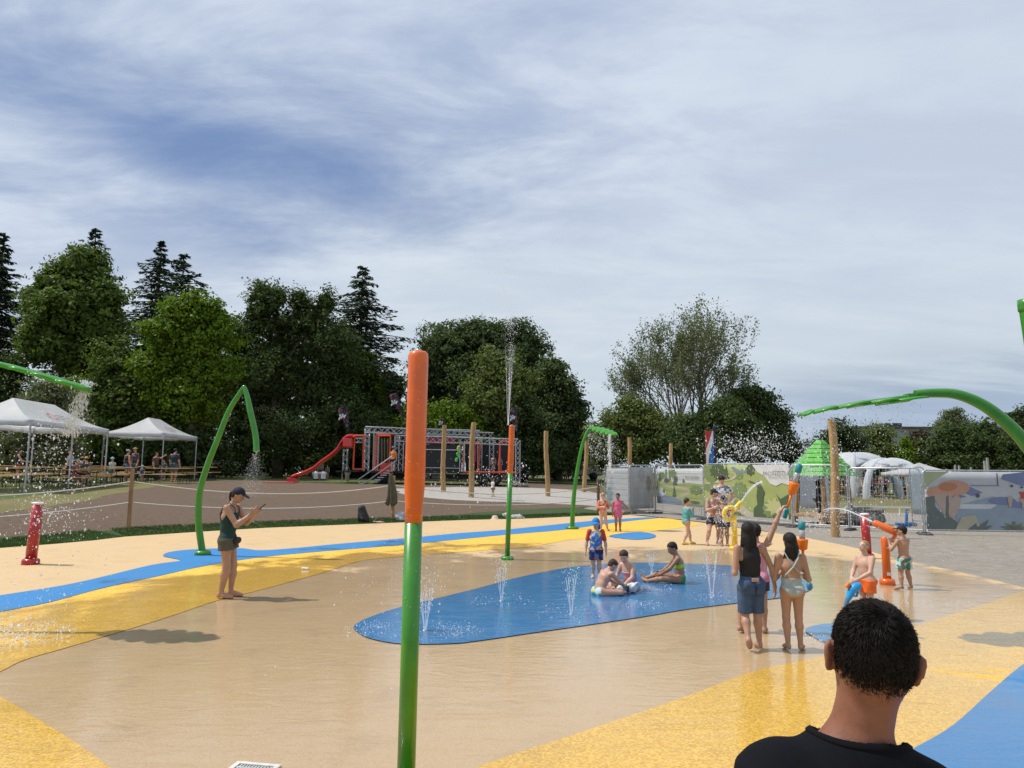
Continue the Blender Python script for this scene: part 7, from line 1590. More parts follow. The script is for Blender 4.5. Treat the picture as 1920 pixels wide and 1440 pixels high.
# --- boy at the orange cannon
b, H = height_at(1698, 986, 1105)
LEAFP = mat_cells('leaf_print', [(0.30, 0.55, 0.45), (0.30, 0.55, 0.45), (0.03, 0.14, 0.12), (0.45, 0.62, 0.55), (0.12, 0.15, 0.13)], 17)
person('bare backed person in black cap and mint leaf print shorts aiming the orange cannon', b, 22, H, c=0.65, sk=SK_A, hair=H_BLK, hairstyle='short', head=(30, 6, 0), face=False, res=0.009, fat=1.06, hat=('cap', mt('black_cap', (0.01, 0.01, 0.012))),
    pose=dict(elL=(-0.20, 0.06, 0.62), wrL=(-0.155, 0.12, 0.74), elR=(0.145, 0.05, 0.64), wrR=(-0.02, 0.15, 0.74), shR=(0.105, 0, 0.765), shL=(-0.11, 0, 0.765), knR=(0.085, 0.01, 0.25), anR=(0.115, -0.01, 0.045), toR=(0.15, 0.07, 0.017), knL=(-0.075, 0.01, 0.25), anL=(-0.095, -0.01, 0.045), toL=(-0.20, 0.03, 0.017)), hands={'L': ((0.1, 0.3, 1), (0.3, 0.9, 0), 0.8)},
    clothes=[('shorts', LEAFP, dict(len=0.70, flare=0.026, name='swim_shorts', off=0.014, hi=0.005, fold=0.002))])
# --- toddler in the gravel, people at the trailer
def far(label, px, top, base, yaw, c, top_m, bot_m, hairm=H_DBR, sk=SK_A, hat=None, pose=None, Y=None, kind='top', slv=0.5, ln=0.5, face=False, group=None, fat=1.0, style='short', head=(0, 0, 0), z=None):
    if Y is None: b = GT(px, base)
    else: b = AT(px, base, Y); b.z = tz(b.x, b.y) if z is None else z
    H = AT(px, top, b.y).z-b.z if pose is None or 'H' not in pose else pose.pop('H')
    cl = []
    if kind == 'top': cl = [('top', top_m, dict(z=(-0.03, 0.30), sleeve=slv, name='shirt', off=0.012, low=True)), ('trousers' if ln > 1 else 'shorts', bot_m, dict(len=ln, name='trousers' if ln > 1 else 'shorts', off=0.012, flare=0.012))]
    return person(label, b, yaw, H, c=c, sk=sk, hair=hairm, hairstyle=style, clothes=cl, res=0.022, face=face, fingers=False, hat=hat, pose=pose, group=group, fat=fat, head=head)
WT = mt('white_tee', (0.62, 0.62, 0.62)); DK = mt('charcoal', (0.02, 0.022, 0.03)); GYS = mt('slate_shorts', (0.10, 0.12, 0.15)); OLV = mt('olive_tee', (0.06, 0.06, 0.045)); BRN2 = mt('brown_shirt', (0.10, 0.065, 0.05)); BLS = mt('blue_shirt', (0.03, 0.07, 0.18)); DENL = mt('denim_light', (0.10, 0.19, 0.32)); PKS = mt('dusty_rose', (0.25, 0.09, 0.08))
PLD = mat_cells('plaid', [(0.05, 0.03, 0.035), (0.16, 0.10, 0.11), (0.03, 0.02, 0.03), (0.10, 0.06, 0.06)], 9)
far('small person in a white shirt walking across the pale gravel', 924, 895, 932, -60, 0.8, WT, mat_cells('brown_pat', [(0.12, 0.06, 0.05), (0.3, 0.22, 0.2)], 12), H_BRN, SK_A, pose=dict(anR=(0.07, -0.12, 0.06), toR=(0.08, -0.03, 0.02), anL=(-0.05, 0.10, 0.045), toL=(-0.05, 0.18, 0.017)), slv=0.8)
STRP = mt('tank_black', (0.012, 0.012, 0.014))
far('person in pale cap, black tank top and denim skirt under the smaller tent', 236, 843, 905, -35, 0.0, STRP, DENL, H_DBR, SK_D, hat=('cap', mt('pale_cap', (0.35, 0.36, 0.42))), slv=0, ln=0.45)
far('person in brown hat and dark plaid shirt facing the woman in the pale cap', 250, 839, 904, 150, 0.0, PLD, mt('jeans', (0.03, 0.06, 0.12)), H_DBR, SK_D, hat=('sun', mt('brown_hat', (0.30, 0.17, 0.07))), slv=0.9, ln=1.85, face=True)
far('small person in mint sun hat sitting at the tables between the tents', 208, 857, 903, 170, 0.6, WT, mt('teal_shorts', (0.05, 0.25, 0.25)), H_BRN, SK_B, hat=('sun', mt('mint', (0.15, 0.55, 0.42))))
far('small person in blue shirt standing beside the plaid shirt', 265, 872, 906, 170, 0.8, BLS, mt('pale_blue_shorts', (0.35, 0.42, 0.5)), H_BRN, SK_B, hat=('sun', mt('aqua_hat', (0.2, 0.5, 0.5))))
far('person in brown shirt leaning on the tables and stretching an arm', 290, 848, 903, -95, 0.0, BRN2, mt('black_trousers', (0.01, 0.01, 0.012)), H_DBR, SK_D, slv=0.7, ln=1.9, pose=dict(elL=(-0.12, 0.10, 0.80), wrL=(-0.10, 0.24, 0.88), knR=(0.06, 0.10, 0.28), anR=(0.06, 0.16, 0.045), toR=(0.07, 0.26, 0.018)), fat=1.15)
far('person in navy cap, dark shirt and grey shorts standing by the tent leg', 325, 841, 904, -8, 0.0, mt('navy_tee', (0.020, 0.028, 0.045)), GYS, H_DBR, SK_D, hat=('cap', mt('navy_cap2', (0.008, 0.012, 0.04))), slv=0.75, ln=0.85, fat=1.12)
far('person in white shirt sitting behind the person in navy cap', 306, 862, 905, 160, 0.1, GYS, DK, H_DBR, SK_B, Y=40.5)
sit = lambda: dict(H=1.62, pel=(0, 0, 0.30), chest=(0, 0.03, 0.49), neck=(0, 0.04, 0.585), head=(0, 0.07, 0.68), shR=(0.108, 0.03, 0.57), shL=(-0.108, 0.03, 0.57), elR=(0.13, 0.12, 0.43), elL=(-0.13, 0.12, 0.43), wrR=(0.06, 0.24, 0.40), wrL=(-0.06, 0.24, 0.40), hpR=(0.055, 0, 0.29), hpL=(-0.055, 0, 0.29), knR=(0.07, 0.23, 0.29), knL=(-0.07, 0.23, 0.29), anR=(0.06, 0.23, 0.045), anL=(-0.06, 0.23, 0.045), toR=(0.06, 0.33, 0.02), toL=(-0.06, 0.33, 0.02))
far('person in straw hat and dusty rose dress sitting on a bench under the large tent', 136, 866, 915, -70, 0, PKS, PKS, H_BRN, SK_D, hat=('sun', mt('straw_hat2', (0.38, 0.33, 0.24))), pose=sit(), ln=0.9)
far('person in pale shirt standing at the tables under the large tent', 128, 843, 908, 100, 0, mt('pale_shirt', (0.45, 0.5, 0.6)), DK, H_DBR, SK_D, slv=0.7, ln=1.8)
far('person in olive shirt and round hat sitting with the back turned', 150, 842, 908, 20, 0, OLV, DK, H_DBR, SK_D, hat=('sun', mt('olive_hat', (0.13, 0.13, 0.10))), pose=dict(sit(), H=1.72), fat=1.15, Y=33)
far('person with a bright orange cap sitting near the olive shirt', 161, 843, 906, 60, 0.1, mt('grey_tee', (0.12, 0.12, 0.11)), DK, H_BRN, SK_D, hat=('cap', mt('orange_cap', (0.75, 0.22, 0.02))), pose=dict(sit(), H=1.7), Y=34)
far('person with long brown hair and bare arms standing behind the leftmost tables', 31, 841, 905, -60, 0, STRP, mt('rust_shorts', (0.30, 0.09, 0.05)), H_BRN, SK_B, slv=0, ln=0.6, style='long', pose=dict(elR=(0.14, 0.09, 0.63), wrR=(0.06, 0.22, 0.62)))
trz = None
far('small person in orange shirt climbing the steps of the trailer', 655, 838, 878, -30, 0.6, mt('orange_tee', (0.75, 0.22, 0.03)), mt('navy_shorts', (0.02, 0.03, 0.07)), H_BRN, SK_B, hat=('cap', mt('grey_cap', (0.2, 0.2, 0.22))), Y=41.6, z=AT(655, 878, 41.6).z) if False else far('small person in orange shirt on the deck beside the red step box', 736, 837, 881, -10, 0.6, mt('orange_tee', (0.75, 0.22, 0.03)), mt('navy_shorts', (0.02, 0.03, 0.07)), H_BRN, SK_B, hat=('cap', mt('grey_cap', (0.2, 0.2, 0.22))), Y=41.6, z=AT(736, 883, 41.6).z)
far('person in plaid shirt standing behind the frame at the right end of the trailer', 925, 852, 899, 175, 0.1, mat_cells('plaid_blue', [(0.30, 0.32, 0.4), (0.10, 0.08, 0.12), (0.4, 0.3, 0.32)], 8), BRN2, H_BRN, SK_D, Y=45.5, z=AT(925, 899, 45.5).z*0+tz(-1.2, 45.5)) if False else far('person in plaid shirt on the right part of the trailer deck', 925, 853, 884, 175, 0.3, mat_cells('plaid_blue', [(0.30, 0.32, 0.4), (0.10, 0.08, 0.12), (0.4, 0.3, 0.32)], 8), BRN2, H_BRN, SK_D, Y=42.8, z=AT(925, 884, 42.3).z)
far('person in grey shirt on the trailer deck next to the plaid shirt', 938, 856, 884, 160, 0.5, mt('grey_blue', (0.12, 0.16, 0.25)), DK, H_DBR, SK_D, Y=43.2, z=AT(938, 884, 42.6).z)
for px, tp__, bs, lb in ((592, 884, 905, 'person in a white shirt sitting on the ground under the slide, left one'), (606, 884, 905, 'person in a white shirt sitting on the ground under the slide, right one')):
    far(lb, px, tp__, bs, 20, 0.1, WT, DK, H_DBR, SK_D, Y=46, pose=dict(H=1.5, pel=(0, 0, 0.06), chest=(0, 0.03, 0.26), neck=(0, 0.05, 0.35), head=(0, 0.09, 0.44), shR=(0.11, 0.03, 0.33), shL=(-0.11, 0.03, 0.33), elR=(0.14, 0.12, 0.19), elL=(-0.14, 0.12, 0.19), wrR=(0.06, 0.24, 0.18), wrL=(-0.06, 0.24, 0.18), hpR=(0.055, 0, 0.06), hpL=(-0.055, 0, 0.06), knR=(0.09, 0.22, 0.20), knL=(-0.09, 0.22, 0.20), anR=(0.06, 0.32, 0.04), anL=(-0.06, 0.32, 0.04), toR=(0.06, 0.4, 0.02), toL=(-0.06, 0.4, 0.02)))
far('person in grey shirt standing in the shade behind the seated ones at the slide', 600, 864, 906, 170, 0, mt('dull_grey', (0.16, 0.16, 0.17)), DK, H_DBR, SK_D, Y=48)
far('person in white top standing in the dark under the trees right of the slide', 613, 872, 906, 170, 0, mt('dull_grey', (0.16, 0.16, 0.17)), DK, H_DBR, SK_D, Y=49)
far('person in grey trousers standing under the slide platform', 651, 872, 905, -160, 0, DK, mt('beige_trousers', (0.35, 0.31, 0.26)), H_DBR, SK_D, Y=44, ln=1.9)
# guests at the far arch tents and tables
GC = [(0.35, 0.05, 0.06), (0.04, 0.08, 0.2), (0.5, 0.48, 0.45), (0.05, 0.2, 0.3), (0.25, 0.08, 0.12), (0.02, 0.02, 0.03), (0.30, 0.22, 0.12)]
names_ = ['red', 'navy', 'cream', 'teal', 'maroon', 'black', 'sand']
for i, (px, dY) in enumerate([(1590, 60), (1597, 64), (1618, 58), (1626, 62), (1637, 57), (1645, 63), (1653, 59), (1661, 61), (1679, 58), (1686, 63), (1693, 60), (1700, 65), (1583, 58), (1611, 66)]):
    j = i % 7; far('far guest in a %s shirt %s' % (names_[j], ('at the arch tents, nearer the hut', 'at the arch tents, nearer the beach banner')[i//7]), px, 880, 915, random.uniform(-180, 180), 0.2*random.random(), mt('guest_'+names_[j], GC[j]), DK, random.choice((H_DBR, H_BRN, H_BLD)), random.choice((SK_A, SK_B, SK_D)), Y=dY, pose=dict(H=random.uniform(1.5, 1.75)), ln=1.5, group='guests around the far tents')
for i, (x, y) in enumerate([(27.5, 58), (30.0, 60), (29, 63), (26.5, 55.5), (31.5, 57)]):
    for dy, src in ((0, T0), (0.65, B0)):
        o = copy_tree(src); o.location = (x, y+dy, 0); o.rotation_euler = (0, 0, 0.15*i); o['label'] = ('beer table' if src is T0 else 'beer bench')+' beyond the mesh fence, '+('second from the left', 'in the middle', 'farthest back', 'nearest the hut', 'farthest right')[i]; o['group'] = 'tables and benches at the arch tents'
for i, (px, Y) in enumerate([(1040, 58), (1056, 55), (1068, 57), (1085, 56), (1095, 58)]):
    far('shaded person sitting under the dark trees beyond the lawn, '+('leftmost', 'second from left', 'middle', 'fourth from left', 'rightmost')[i], px, 895, 905, random.uniform(-180, 180), 0.1, mt('guest_'+names_[(i*2) % 7], GC[(i*2) % 7]), DK, H_DBR, SK_D, Y=Y, pose=dict(sit(), H=1.5), group='people sitting under the far trees')
# --- foreground man
def man():
    Y = 1.48; top = AT(1640, 1112, Y); Hm = top.z*0.995+0.0
    sk = mat('skin_near', (0.235, 0.095, 0.055), 0.5, 0.12, 40, bump=0.0008, bscale=300, sss=0.15)
    hc = AT(1634, 1215, Y); hl = 0.207; t = thing('person', 'person with short black hair in a black t-shirt seen from behind in the foreground', 'person', (hc.x-0.02, Y, 0))
    o = Vector((hc.x-0.02, Y, 0)); c = hc-o+Vector((0, 0, -0.012)); RH = rot(rad(-14), rad(2), rad(7))
    hh = lambda x, y, z: c+RH @ (Vector((x, y, z))*hl)
    nk = AT(1604, 1394, Y+0.02)-o; sL = AT(1457, 1454, Y+0.03)-o; sR = AT(1742, 1506, Y+0.0)-o
    ch = nk+Vector((0.0, 0.015, -0.16)); pel = Vector((ch.x-0.02, 0.02, 0.86)); xr = (sR-sL).normalized()
    HD = [pr_ell(hh(0, -0.05, 0.12), (0.345*hl, 0.415*hl, 0.375*hl), RH), pr_ell(hh(0, -0.12, -0.10), (0.30*hl, 0.30*hl, 0.28*hl), RH), pr_ell(hh(0, 0.14, -0.14), (0.275*hl, 0.25*hl, 0.32*hl), RH), pr_ell(hh(0, 0.22, -0.37), (0.14*hl, 0.10*hl, 0.09*hl), RH),
          pr_cone(nk+Vector((0.0, 0.01, -0.04)), hh(0, -0.06, -0.22), 0.060, 0.053), pr_cone(hh(0, 0.345, 0.03), hh(0, 0.44, -0.13), 0.035*hl, 0.062*hl)]
    for q in HD: q['k'] = 0.03
    for s in (1, -1):
        ex = 0.385*s; RE = RH @ Matrix.Rotation(s*0.45, 3, 'Z') @ Matrix.Rotation(-0.15, 3, 'X')
        HD += [dict(pr_ell(hh(ex, -0.055, -0.055), (0.030*hl, 0.085*hl, 0.145*hl), RE), k=0.008), dict(pr_ell(hh(ex+s*0.035, -0.085, 0.01), (0.018*hl, 0.055*hl, 0.085*hl), RE), k=0.01), dict(pr_ell(hh(ex-s*0.01, -0.02, -0.17), (0.03*hl, 0.04*hl, 0.05*hl), RE), k=0.012)]
    tor = [pr_cone(nk+Vector((0, 0.0, -0.03)), sL+Vector((0.03, 0, -0.01)), 0.062, 0.052), pr_cone(nk+Vector((0, 0.0, -0.03)), sR+Vector((-0.03, 0, -0.01)), 0.062, 0.052), pr_cone(ch, nk+Vector((0, 0, -0.10)), 0.115, 0.09, su=1.45, u=xr), pr_cone(pel, ch, 0.105, 0.120, su=1.30, u=xr)]
    arms = []; tees = []
    for s, e, wv in ((sL, -1, 0), (sR, 1, 0)):
        el = s+Vector((e*0.035, -0.01, -0.29)); wr = el+Vector((e*-0.02, 0.10, -0.24)); arms += [pr_cone(s, el, 0.050, 0.038), pr_cone(el, wr, 0.038, 0.025), pr_cone(wr, wr+Vector((0, 0.03, -0.09)), 0.026, 0.022, su=1.3)]
        for i in range(4): arms.append(dict(pr_cone(wr+Vector((0.012*(i-1.5), 0.035, -0.09)), wr+Vector((0.012*(i-1.5), 0.055, -0.17+0.008*abs(i-2))), 0.009, 0.007), k=0.006))
        arms.append(dict(pr_cone(wr+Vector((-e*0.02, 0.03, -0.04)), wr+Vector((-e*0.045, 0.06, -0.09)), 0.011, 0.008), k=0.006)); tees.append(pr_cone(s, s.lerp(el, 0.62), 0.056, 0.062, flat=True)); tees.append(pr_ell(s, (0.058, 0.058, 0.058)))
    legs = []; trs = []
    for e in (-1, 1):
        hp = pel+Vector((e*0.085, 0, -0.03)); kn = Vector((hp.x+e*0.01, 0.03, 0.46)); an = Vector((hp.x+e*0.02, 0, 0.08)); to = an+Vector((e*0.03, 0.17, -0.05)); legs += [pr_cone(hp, kn, 0.095, 0.058), pr_cone(kn, an, 0.058, 0.038), pr_cone(an, to, 0.036, 0.028, su=1.3)]; trs += [pr_cone(hp, kn, 0.105, 0.085, flat=True)]
    for q in tor+arms+legs:
        q.setdefault('k', 0.04)
    sdf_obj('body', sk, t, tor+arms+legs+HD, 0.0065, k=0.04)
    tee = [dict(q, k=0.05) for q in tor]+[dict(q, k=0.04) for q in tees]; nn = Vector((0.10, 0.10, 1)).normalized()
    fz = lambda X, Y_, Z: 0.0012*np.sin(Z*55+X*38)*np.sin(X*47+Y_*30)+0.003*np.sin(X*16+Z*23+Y_*9)
    ncut = pr_cone(nk+Vector((0.030, 0.03, -0.020)), nk+Vector((-0.004, 0.01, 0.12)), 0.076, 0.116)
    sdf_obj('collar', mat('black_rib', (0.005, 0.0055, 0.008), 0.9, 0.2, 60, spec=0.12), t, tee, 0.004, k=0.05, off=0.0155, noise=fz, cuts=[ncut], within=[dict(ncut, ra=0.089, rb=0.129)], clips=[(Vector((0, 0, -1)), -(nk.z-0.14))])
    sdf_obj('t_shirt', mat('black_tee', (0.006, 0.0065, 0.009), 0.9, 0.25, 60, spec=0.12, bump=0.0006, bscale=500, sheen=0.0), t, tee, 0.0055, k=0.05, off=0.012, noise=fz, cuts=[dict(ncut, ra=0.080, rb=0.120)], clips=[(Vector((0, 0, -1)), -(pel.z-0.06))])
    sdf_obj('shorts', mt('grey_shorts', (0.07, 0.07, 0.08)), t, [pr_cone(pel+Vector((0, 0, -0.04)), pel, 0.105, 0.105, su=1.3)]+trs, 0.012, k=0.04, off=0.008)
    # scalp, then thousands of short strands
    def cl_(n, c_): n = RH @ Vector(n).normalized(); return (n, n.dot(c)+c_*hl)
    scal = [dict(q) for q in HD[:3]]; scal[2] = dict(scal[2])
    V, Fq = sdf_mesh(scal[:2], 0.005, k=0.03, off=0.0018, clips=[cl_((0, 0.62, -0.80), 0.05), cl_((0, 0.25, -1), 0.02)])
    hm = mat('hair_near', (0.011, 0.008, 0.006), 0.6, 0.5, 60, spec=0.18)
    scal_m = mat('scalp', (0.016, 0.010, 0.008), 0.7, 0.5, 120)
    so_ = npmesh('hair', V, Fq, scal_m, t, smooth=True)
    V, Fq = sdf_mesh(scal[:2], 0.005, k=0.03, off=0.0005, clips=[cl_((0, 0.62, -0.80), 0.13), cl_((0, 0.0, -1), 0.44)])
    Q4 = V[Fq]; ctr = Q4.mean(1); nr = np.cross(Q4[:, 2]-Q4[:, 0], Q4[:, 3]-Q4[:, 1]); nr /= np.linalg.norm(nr, axis=1)[:, None]+1e-9
    R3 = np.array(RH); ca = np.array(c); nr *= np.sign(((ctr-ca)*nr).sum(1))[:, None]
    loc = (ctr-ca) @ R3 / hl; nl = nr @ R3
    ed = np.minimum((loc[:, 2]+0.44)/0.34, 1); ed = np.minimum(ed, (0.13*1.0+0.80*loc[:, 2]-0.62*loc[:, 1])/0.05)
    ok = (nl[:, 2] > -0.85) & (RNG.random(len(loc)) < np.clip(ed, 0, 1)**1.1)
    ctr, nr, loc = ctr[ok], nr[ok], loc[ok]
    N = 85000; i = RNG.integers(0, len(ctr), N); P = ctr[i]+RNG.normal(size=(N, 3))*0.0022; NN = nr[i]; lz = loc[i, 2]
    ln = 0.0022+0.0030*np.clip((lz+0.30)/0.3, 0, 1)+0.011*np.clip((lz-0.10)/0.40, 0, 1)**1.3+0.0015*RNG.random(N)
    fall = np.array(RH @ Vector((0.25, 0.5, -0.2))); flow = fall[None]+RNG.normal(size=(N, 3))*0.09
    # whorl near the crown
    wc = np.array(hh(0.05, -0.30, 0.42)); rel = P-wc; rd_ = np.linalg.norm(rel, axis=1)[:, None]+1e-4; sw = np.cross(NN, rel/rd_); flow += (rel/rd_*0.7+sw*0.5)*np.exp(-(rd_/0.07)**2)*1.5
    down = np.array([0, 0, -1.0]); flow += down*np.clip(0.5-lz, 0, 1)[:, None]*1.2
    flow -= NN*(flow*NN).sum(1)[:, None]; flow /= np.linalg.norm(flow, axis=1)[:, None]
    d1 = NN*0.30+flow*0.90; d1 /= np.linalg.norm(d1, axis=1)[:, None]; d2 = NN*0.08+flow; d2 /= np.linalg.norm(d2, axis=1)[:, None]
    sd = np.cross(d1, unit(N)); sd /= np.linalg.norm(sd, axis=1)[:, None]; w = 0.00055
    L = ln[:, None]; V = np.empty((N, 5, 3)); V[:, 0] = P-sd*w; V[:, 1] = P+sd*w; M_ = P+d1*L*0.55; V[:, 2] = M_+sd*w*0.8; V[:, 3] = M_-sd*w*0.8; V[:, 4] = M_+d2*L*0.5
    base_ = np.arange(N)[:, None]*5; Fa = np.concatenate([base_+np.array([0, 1, 2]), base_+np.array([0, 2, 3]), base_+np.array([3, 2, 4])]); V = V.reshape(-1, 3)
    npmesh('hair_strands', V, Fa, hm, so_)
man()
# ------------------------------------------------------------------ water
def water_mat(name, col=(0.92, 0.95, 0.98), glass=0.35):
    m = bpy.data.materials.new(name); m.use_nodes = True; T = NT(m.node_tree); b = T.n['Principled BSDF']; b.inputs['Base Color'].default_value = (*col, 1); b.inputs['Roughness'].default_value = 0.12
    tr = T.add('ShaderNodeBsdfTransparent'); ms = T.add('ShaderNodeMixShader', i_0=glass); tl = T.add('ShaderNodeBsdfTranslucent', i_Color=(*col, 1)); m2 = T.add('ShaderNodeMixShader', i_0=0.4)
    T.l.new(b.outputs[0], m2.inputs[1]); T.l.new(tl.outputs[0], m2.inputs[2]); T.l.new(m2.outputs[0], ms.inputs[1]); T.l.new(tr.outputs[0], ms.inputs[2]); T.l.new(ms.outputs[0], T.n['Material Output'].inputs[0]); return m
M_DROP = water_mat('water_drops', glass=0.28); M_JET = water_mat('water_jet', glass=0.45); M_MIST = water_mat('water_mist', glass=0.35)
OCT = np.array([(1, 0, 0), (-1, 0, 0), (0, 1, 0), (0, -1, 0), (0, 0, 1), (0, 0, -1)], float)
OF = np.array([(0, 2, 4), (2, 1, 4), (1, 3, 4), (3, 0, 4), (2, 0, 5), (1, 2, 5), (3, 1, 5), (0, 3, 5)])
DROPK = 0.54
def drops(name, label, P, r, m=M_DROP, stretch=1.4, vel=None, rnd=0.6):
    P = np.asarray(P, float); n = len(P); P = P[P[:, 2] > 0.03+PZ*0] if n else P; n = len(P)
    s = DROPK*r*np.exp(RNG.normal(size=n)*rnd*0.8); S = np.stack([s, s, s*(0.8+stretch*0.6*RNG.random(n))], 1); jit = 1+0.35*RNG.normal(size=(n, 6, 1))*0.5
    V = (OCT[None]*jit)*S[:, None, :]
    if vel is not None: V = V+np.asarray(vel)[None, None, :]*V[:, :, 2:3]
    V = V+P[:, None, :]; Fq = (np.arange(n)[:, None, None]*6+OF[None]).reshape(-1, 3)
    return tag(npmesh(name, V.reshape(-1, 3), Fq, m, smooth=True), label, 'water', kind='stuff')
def U(n, a=0, b=1): return a+(b-a)*RNG.random(n)
A3 = lambda v: np.array([v.x, v.y, v.z])
# ground jets of the blue pool
def jet(px, base, top, k=4, spread=0.10, label='', splash=True):
    b = G(px, base, PZ+0.01); h = AT(px, top, b.y).z-PZ; m = MB(); D = []
    for i in range(k):
        a = 2*PI*i/k+0.4; dx, dy = math.cos(a)*spread, math.sin(a)*spread; P = [b+Vector((dx*0.15+dx*u*1.0, dy*0.15+dy*u, h*(1.05*u-0.05*u*u))) for u in np.linspace(0, 1, 9)]
        m.tube(P, [0.0045+0.002*math.sin(j*2+i) for j in range(9)], 5, cap=False)
        n = 60; u = U(n, 0.4, 1.45); D.append(np.stack([b.x+dx*(0.15+u)+RNG.normal(size=n)*0.02*u*2, b.y+dy*(0.15+u)+RNG.normal(size=n)*0.02*u*2, PZ+h*u*(1.1-0.08*u)], 1))
    t = tag(m.build('ground_jet', M_JET), label, 'water jet', 'thin water jets rising from the blue pool')
    o = drops('spray_drops', 'loose drops above the '+label, np.concatenate(D), 0.0055, stretch=3)
    n = 130; a = U(n, 0, 2*PI); rr = RNG.random(n)**0.5*0.45; s = np.stack([b.x+rr*np.cos(a), b.y+rr*np.sin(a)*1.2, PZ+0.012+0.05*RNG.random(n)**3], 1); drops('splash_drops', 'splash around the foot of the '+label, s, 0.0065, stretch=0.3)
    MB().lathe([(0.03, 0), (0.028, 0.006), (0, 0.007)], 12, c=b).build('jet_nozzle', M_STEEL, t)
jet(797, 1182, 1105, 5, 0.07, 'jet at the left end of the blue pool'); jet(940, 1127, 1066, 4, 0.06, 'jet under the distant spray pole'); jet(1071, 1152, 1085, 4, 0.06, 'jet in front of the boy in the blue cap'); jet(1335, 1121, 1040, 4, 0.09, 'jet at the right end of the blue pool'); jet(1222, 1075, 1040, 3, 0.05, 'low jet behind the sitting children')
# tall geyser of the distant pole
def geyser():
    x, y, z = FARPOLE; z0 = z; m = MB(); h = AT(970, 600, y).z-z0
    for i in range(5):
        a = i*1.26; dx = [0.0, 0.10, -0.08, 0.16, 0.05][i]; P = [Vector((x+0.02*math.cos(a)*0.5+dx*u, y+0.02*math.sin(a), z0+h*u)) for u in np.linspace(0, 0.75, 10)]; m.tube(P, [0.006*(1-0.75*j/9) for j in range(10)], 5, cap=False)
    tag(m.build('tall_jet', M_JET), 'tall jet shooting up from the distant spray pole', 'water jet')
    n = 560; u = RNG.random(n)**0.8; st = RNG.integers(0, 5, n); dx = np.array([0.0, 0.10, -0.08, 0.16, 0.05])[st]; P = np.stack([x+dx*u*1.25+RNG.normal(size=n)*0.014*(0.5+u*2), y+RNG.normal(size=n)*0.02, z0+h*(0.25+0.85*u)], 1)
    n2 = 800; v = RNG.random(n2); Q = np.stack([x+0.02+RNG.normal(size=n2)*(0.10+0.16*v), y+RNG.normal(size=n2)*0.25, z0+h*(0.9+0.75*v)], 1)
    drops('jet_drops', 'drops breaking off the tall jet against the sky', np.concatenate([P, Q]), 0.0066, stretch=2.5)
    n = 750; c = AT(925, 893, y); P = np.stack([U(n, AT(800, 890, y).x, AT(992, 890, y).x), y+RNG.normal(size=n)*0.5, c.z+RNG.normal(size=n)*0.22-0.25*RNG.random(n)], 1); k = RNG.random(n) < 0.22+0.9*np.exp(-((P[:, 0]-AT(905, 890, y).x)/0.25)**2)+0.8*np.exp(-((P[:, 0]-AT(965, 890, y).x)/0.3)**2); drops('falling_drops', 'drops falling around the distant spray pole', P[k], 0.0095)
    n = 500; P = np.stack([U(n, AT(700, 1000, 11).x, AT(860, 1000, 11).x), 10+RNG.normal(size=n)*1.5, RNG.random(n)**1.3*1.1+0.06], 1); drops('falling_drops', 'sparse drops falling behind the big orange pole', P, 0.0065)
geyser()
# spray curtain from the leaf at the left edge
def curtain():
    Y = 7.9; e = AT(168, 716, Y); n = 1500; u = RNG.random(n); z = e.z-u*0.62; P = np.stack([e.x-0.03-0.16*u+RNG.normal(size=n)*(0.015+0.045*u), Y+RNG.normal(size=n)*0.05, z+0.01], 1)
    drops('pouring_water', 'water pouring off the tip of the leaf shower at the left edge', P, 0.007, m=M_JET, stretch=5)
    n = 1050; P = np.stack([AT(100, 880, Y).x+RNG.normal(size=n)*0.24, Y+RNG.normal(size=n)*0.22, U(n, AT(0, 1000, Y).z, AT(0, 780, Y).z)], 1); drops('falling_drops', 'white drops falling in front of the large canopy tent', P, 0.0088, stretch=1.2)
    n = 420; P = np.stack([AT(70, 1000, Y).x+RNG.normal(size=n)*0.32, Y+RNG.normal(size=n)*0.3, U(n, 0.1, 1.1)], 1); drops('falling_drops', 'scattered drops around the left red bollard', P, 0.0075)
    n = 160; P = np.stack([U(n, AT(0, 700, Y).x, e.x), Y+RNG.normal(size=n)*0.1, e.z+0.08-U(n, 0, 0.3)**1.2], 1); drops('dripping_water', 'drips below the leaf shower at the left edge', P, 0.006, stretch=3)
    c = G(10, 1205); n = 1500; a = U(n, 0, 2*PI); r = RNG.random(n)**0.7*0.85; P = np.stack([c.x-0.2+r*np.cos(a), c.y+r*np.sin(a)*0.8, PZ+0.015+0.12*RNG.random(n)**3], 1); drops('splash_drops', 'white splash on the yellow floor at the left edge', P, 0.010, stretch=0.5)
    n = 110; P = np.stack([AT(84, 955, 13).x+RNG.normal(size=n)*0.22, 13+RNG.normal(size=n)*0.1, AT(84, 955, 13).z+RNG.normal(size=n)*0.18], 1); drops('splash_drops', 'drops bursting over the left red bollard', P, 0.014)
curtain()
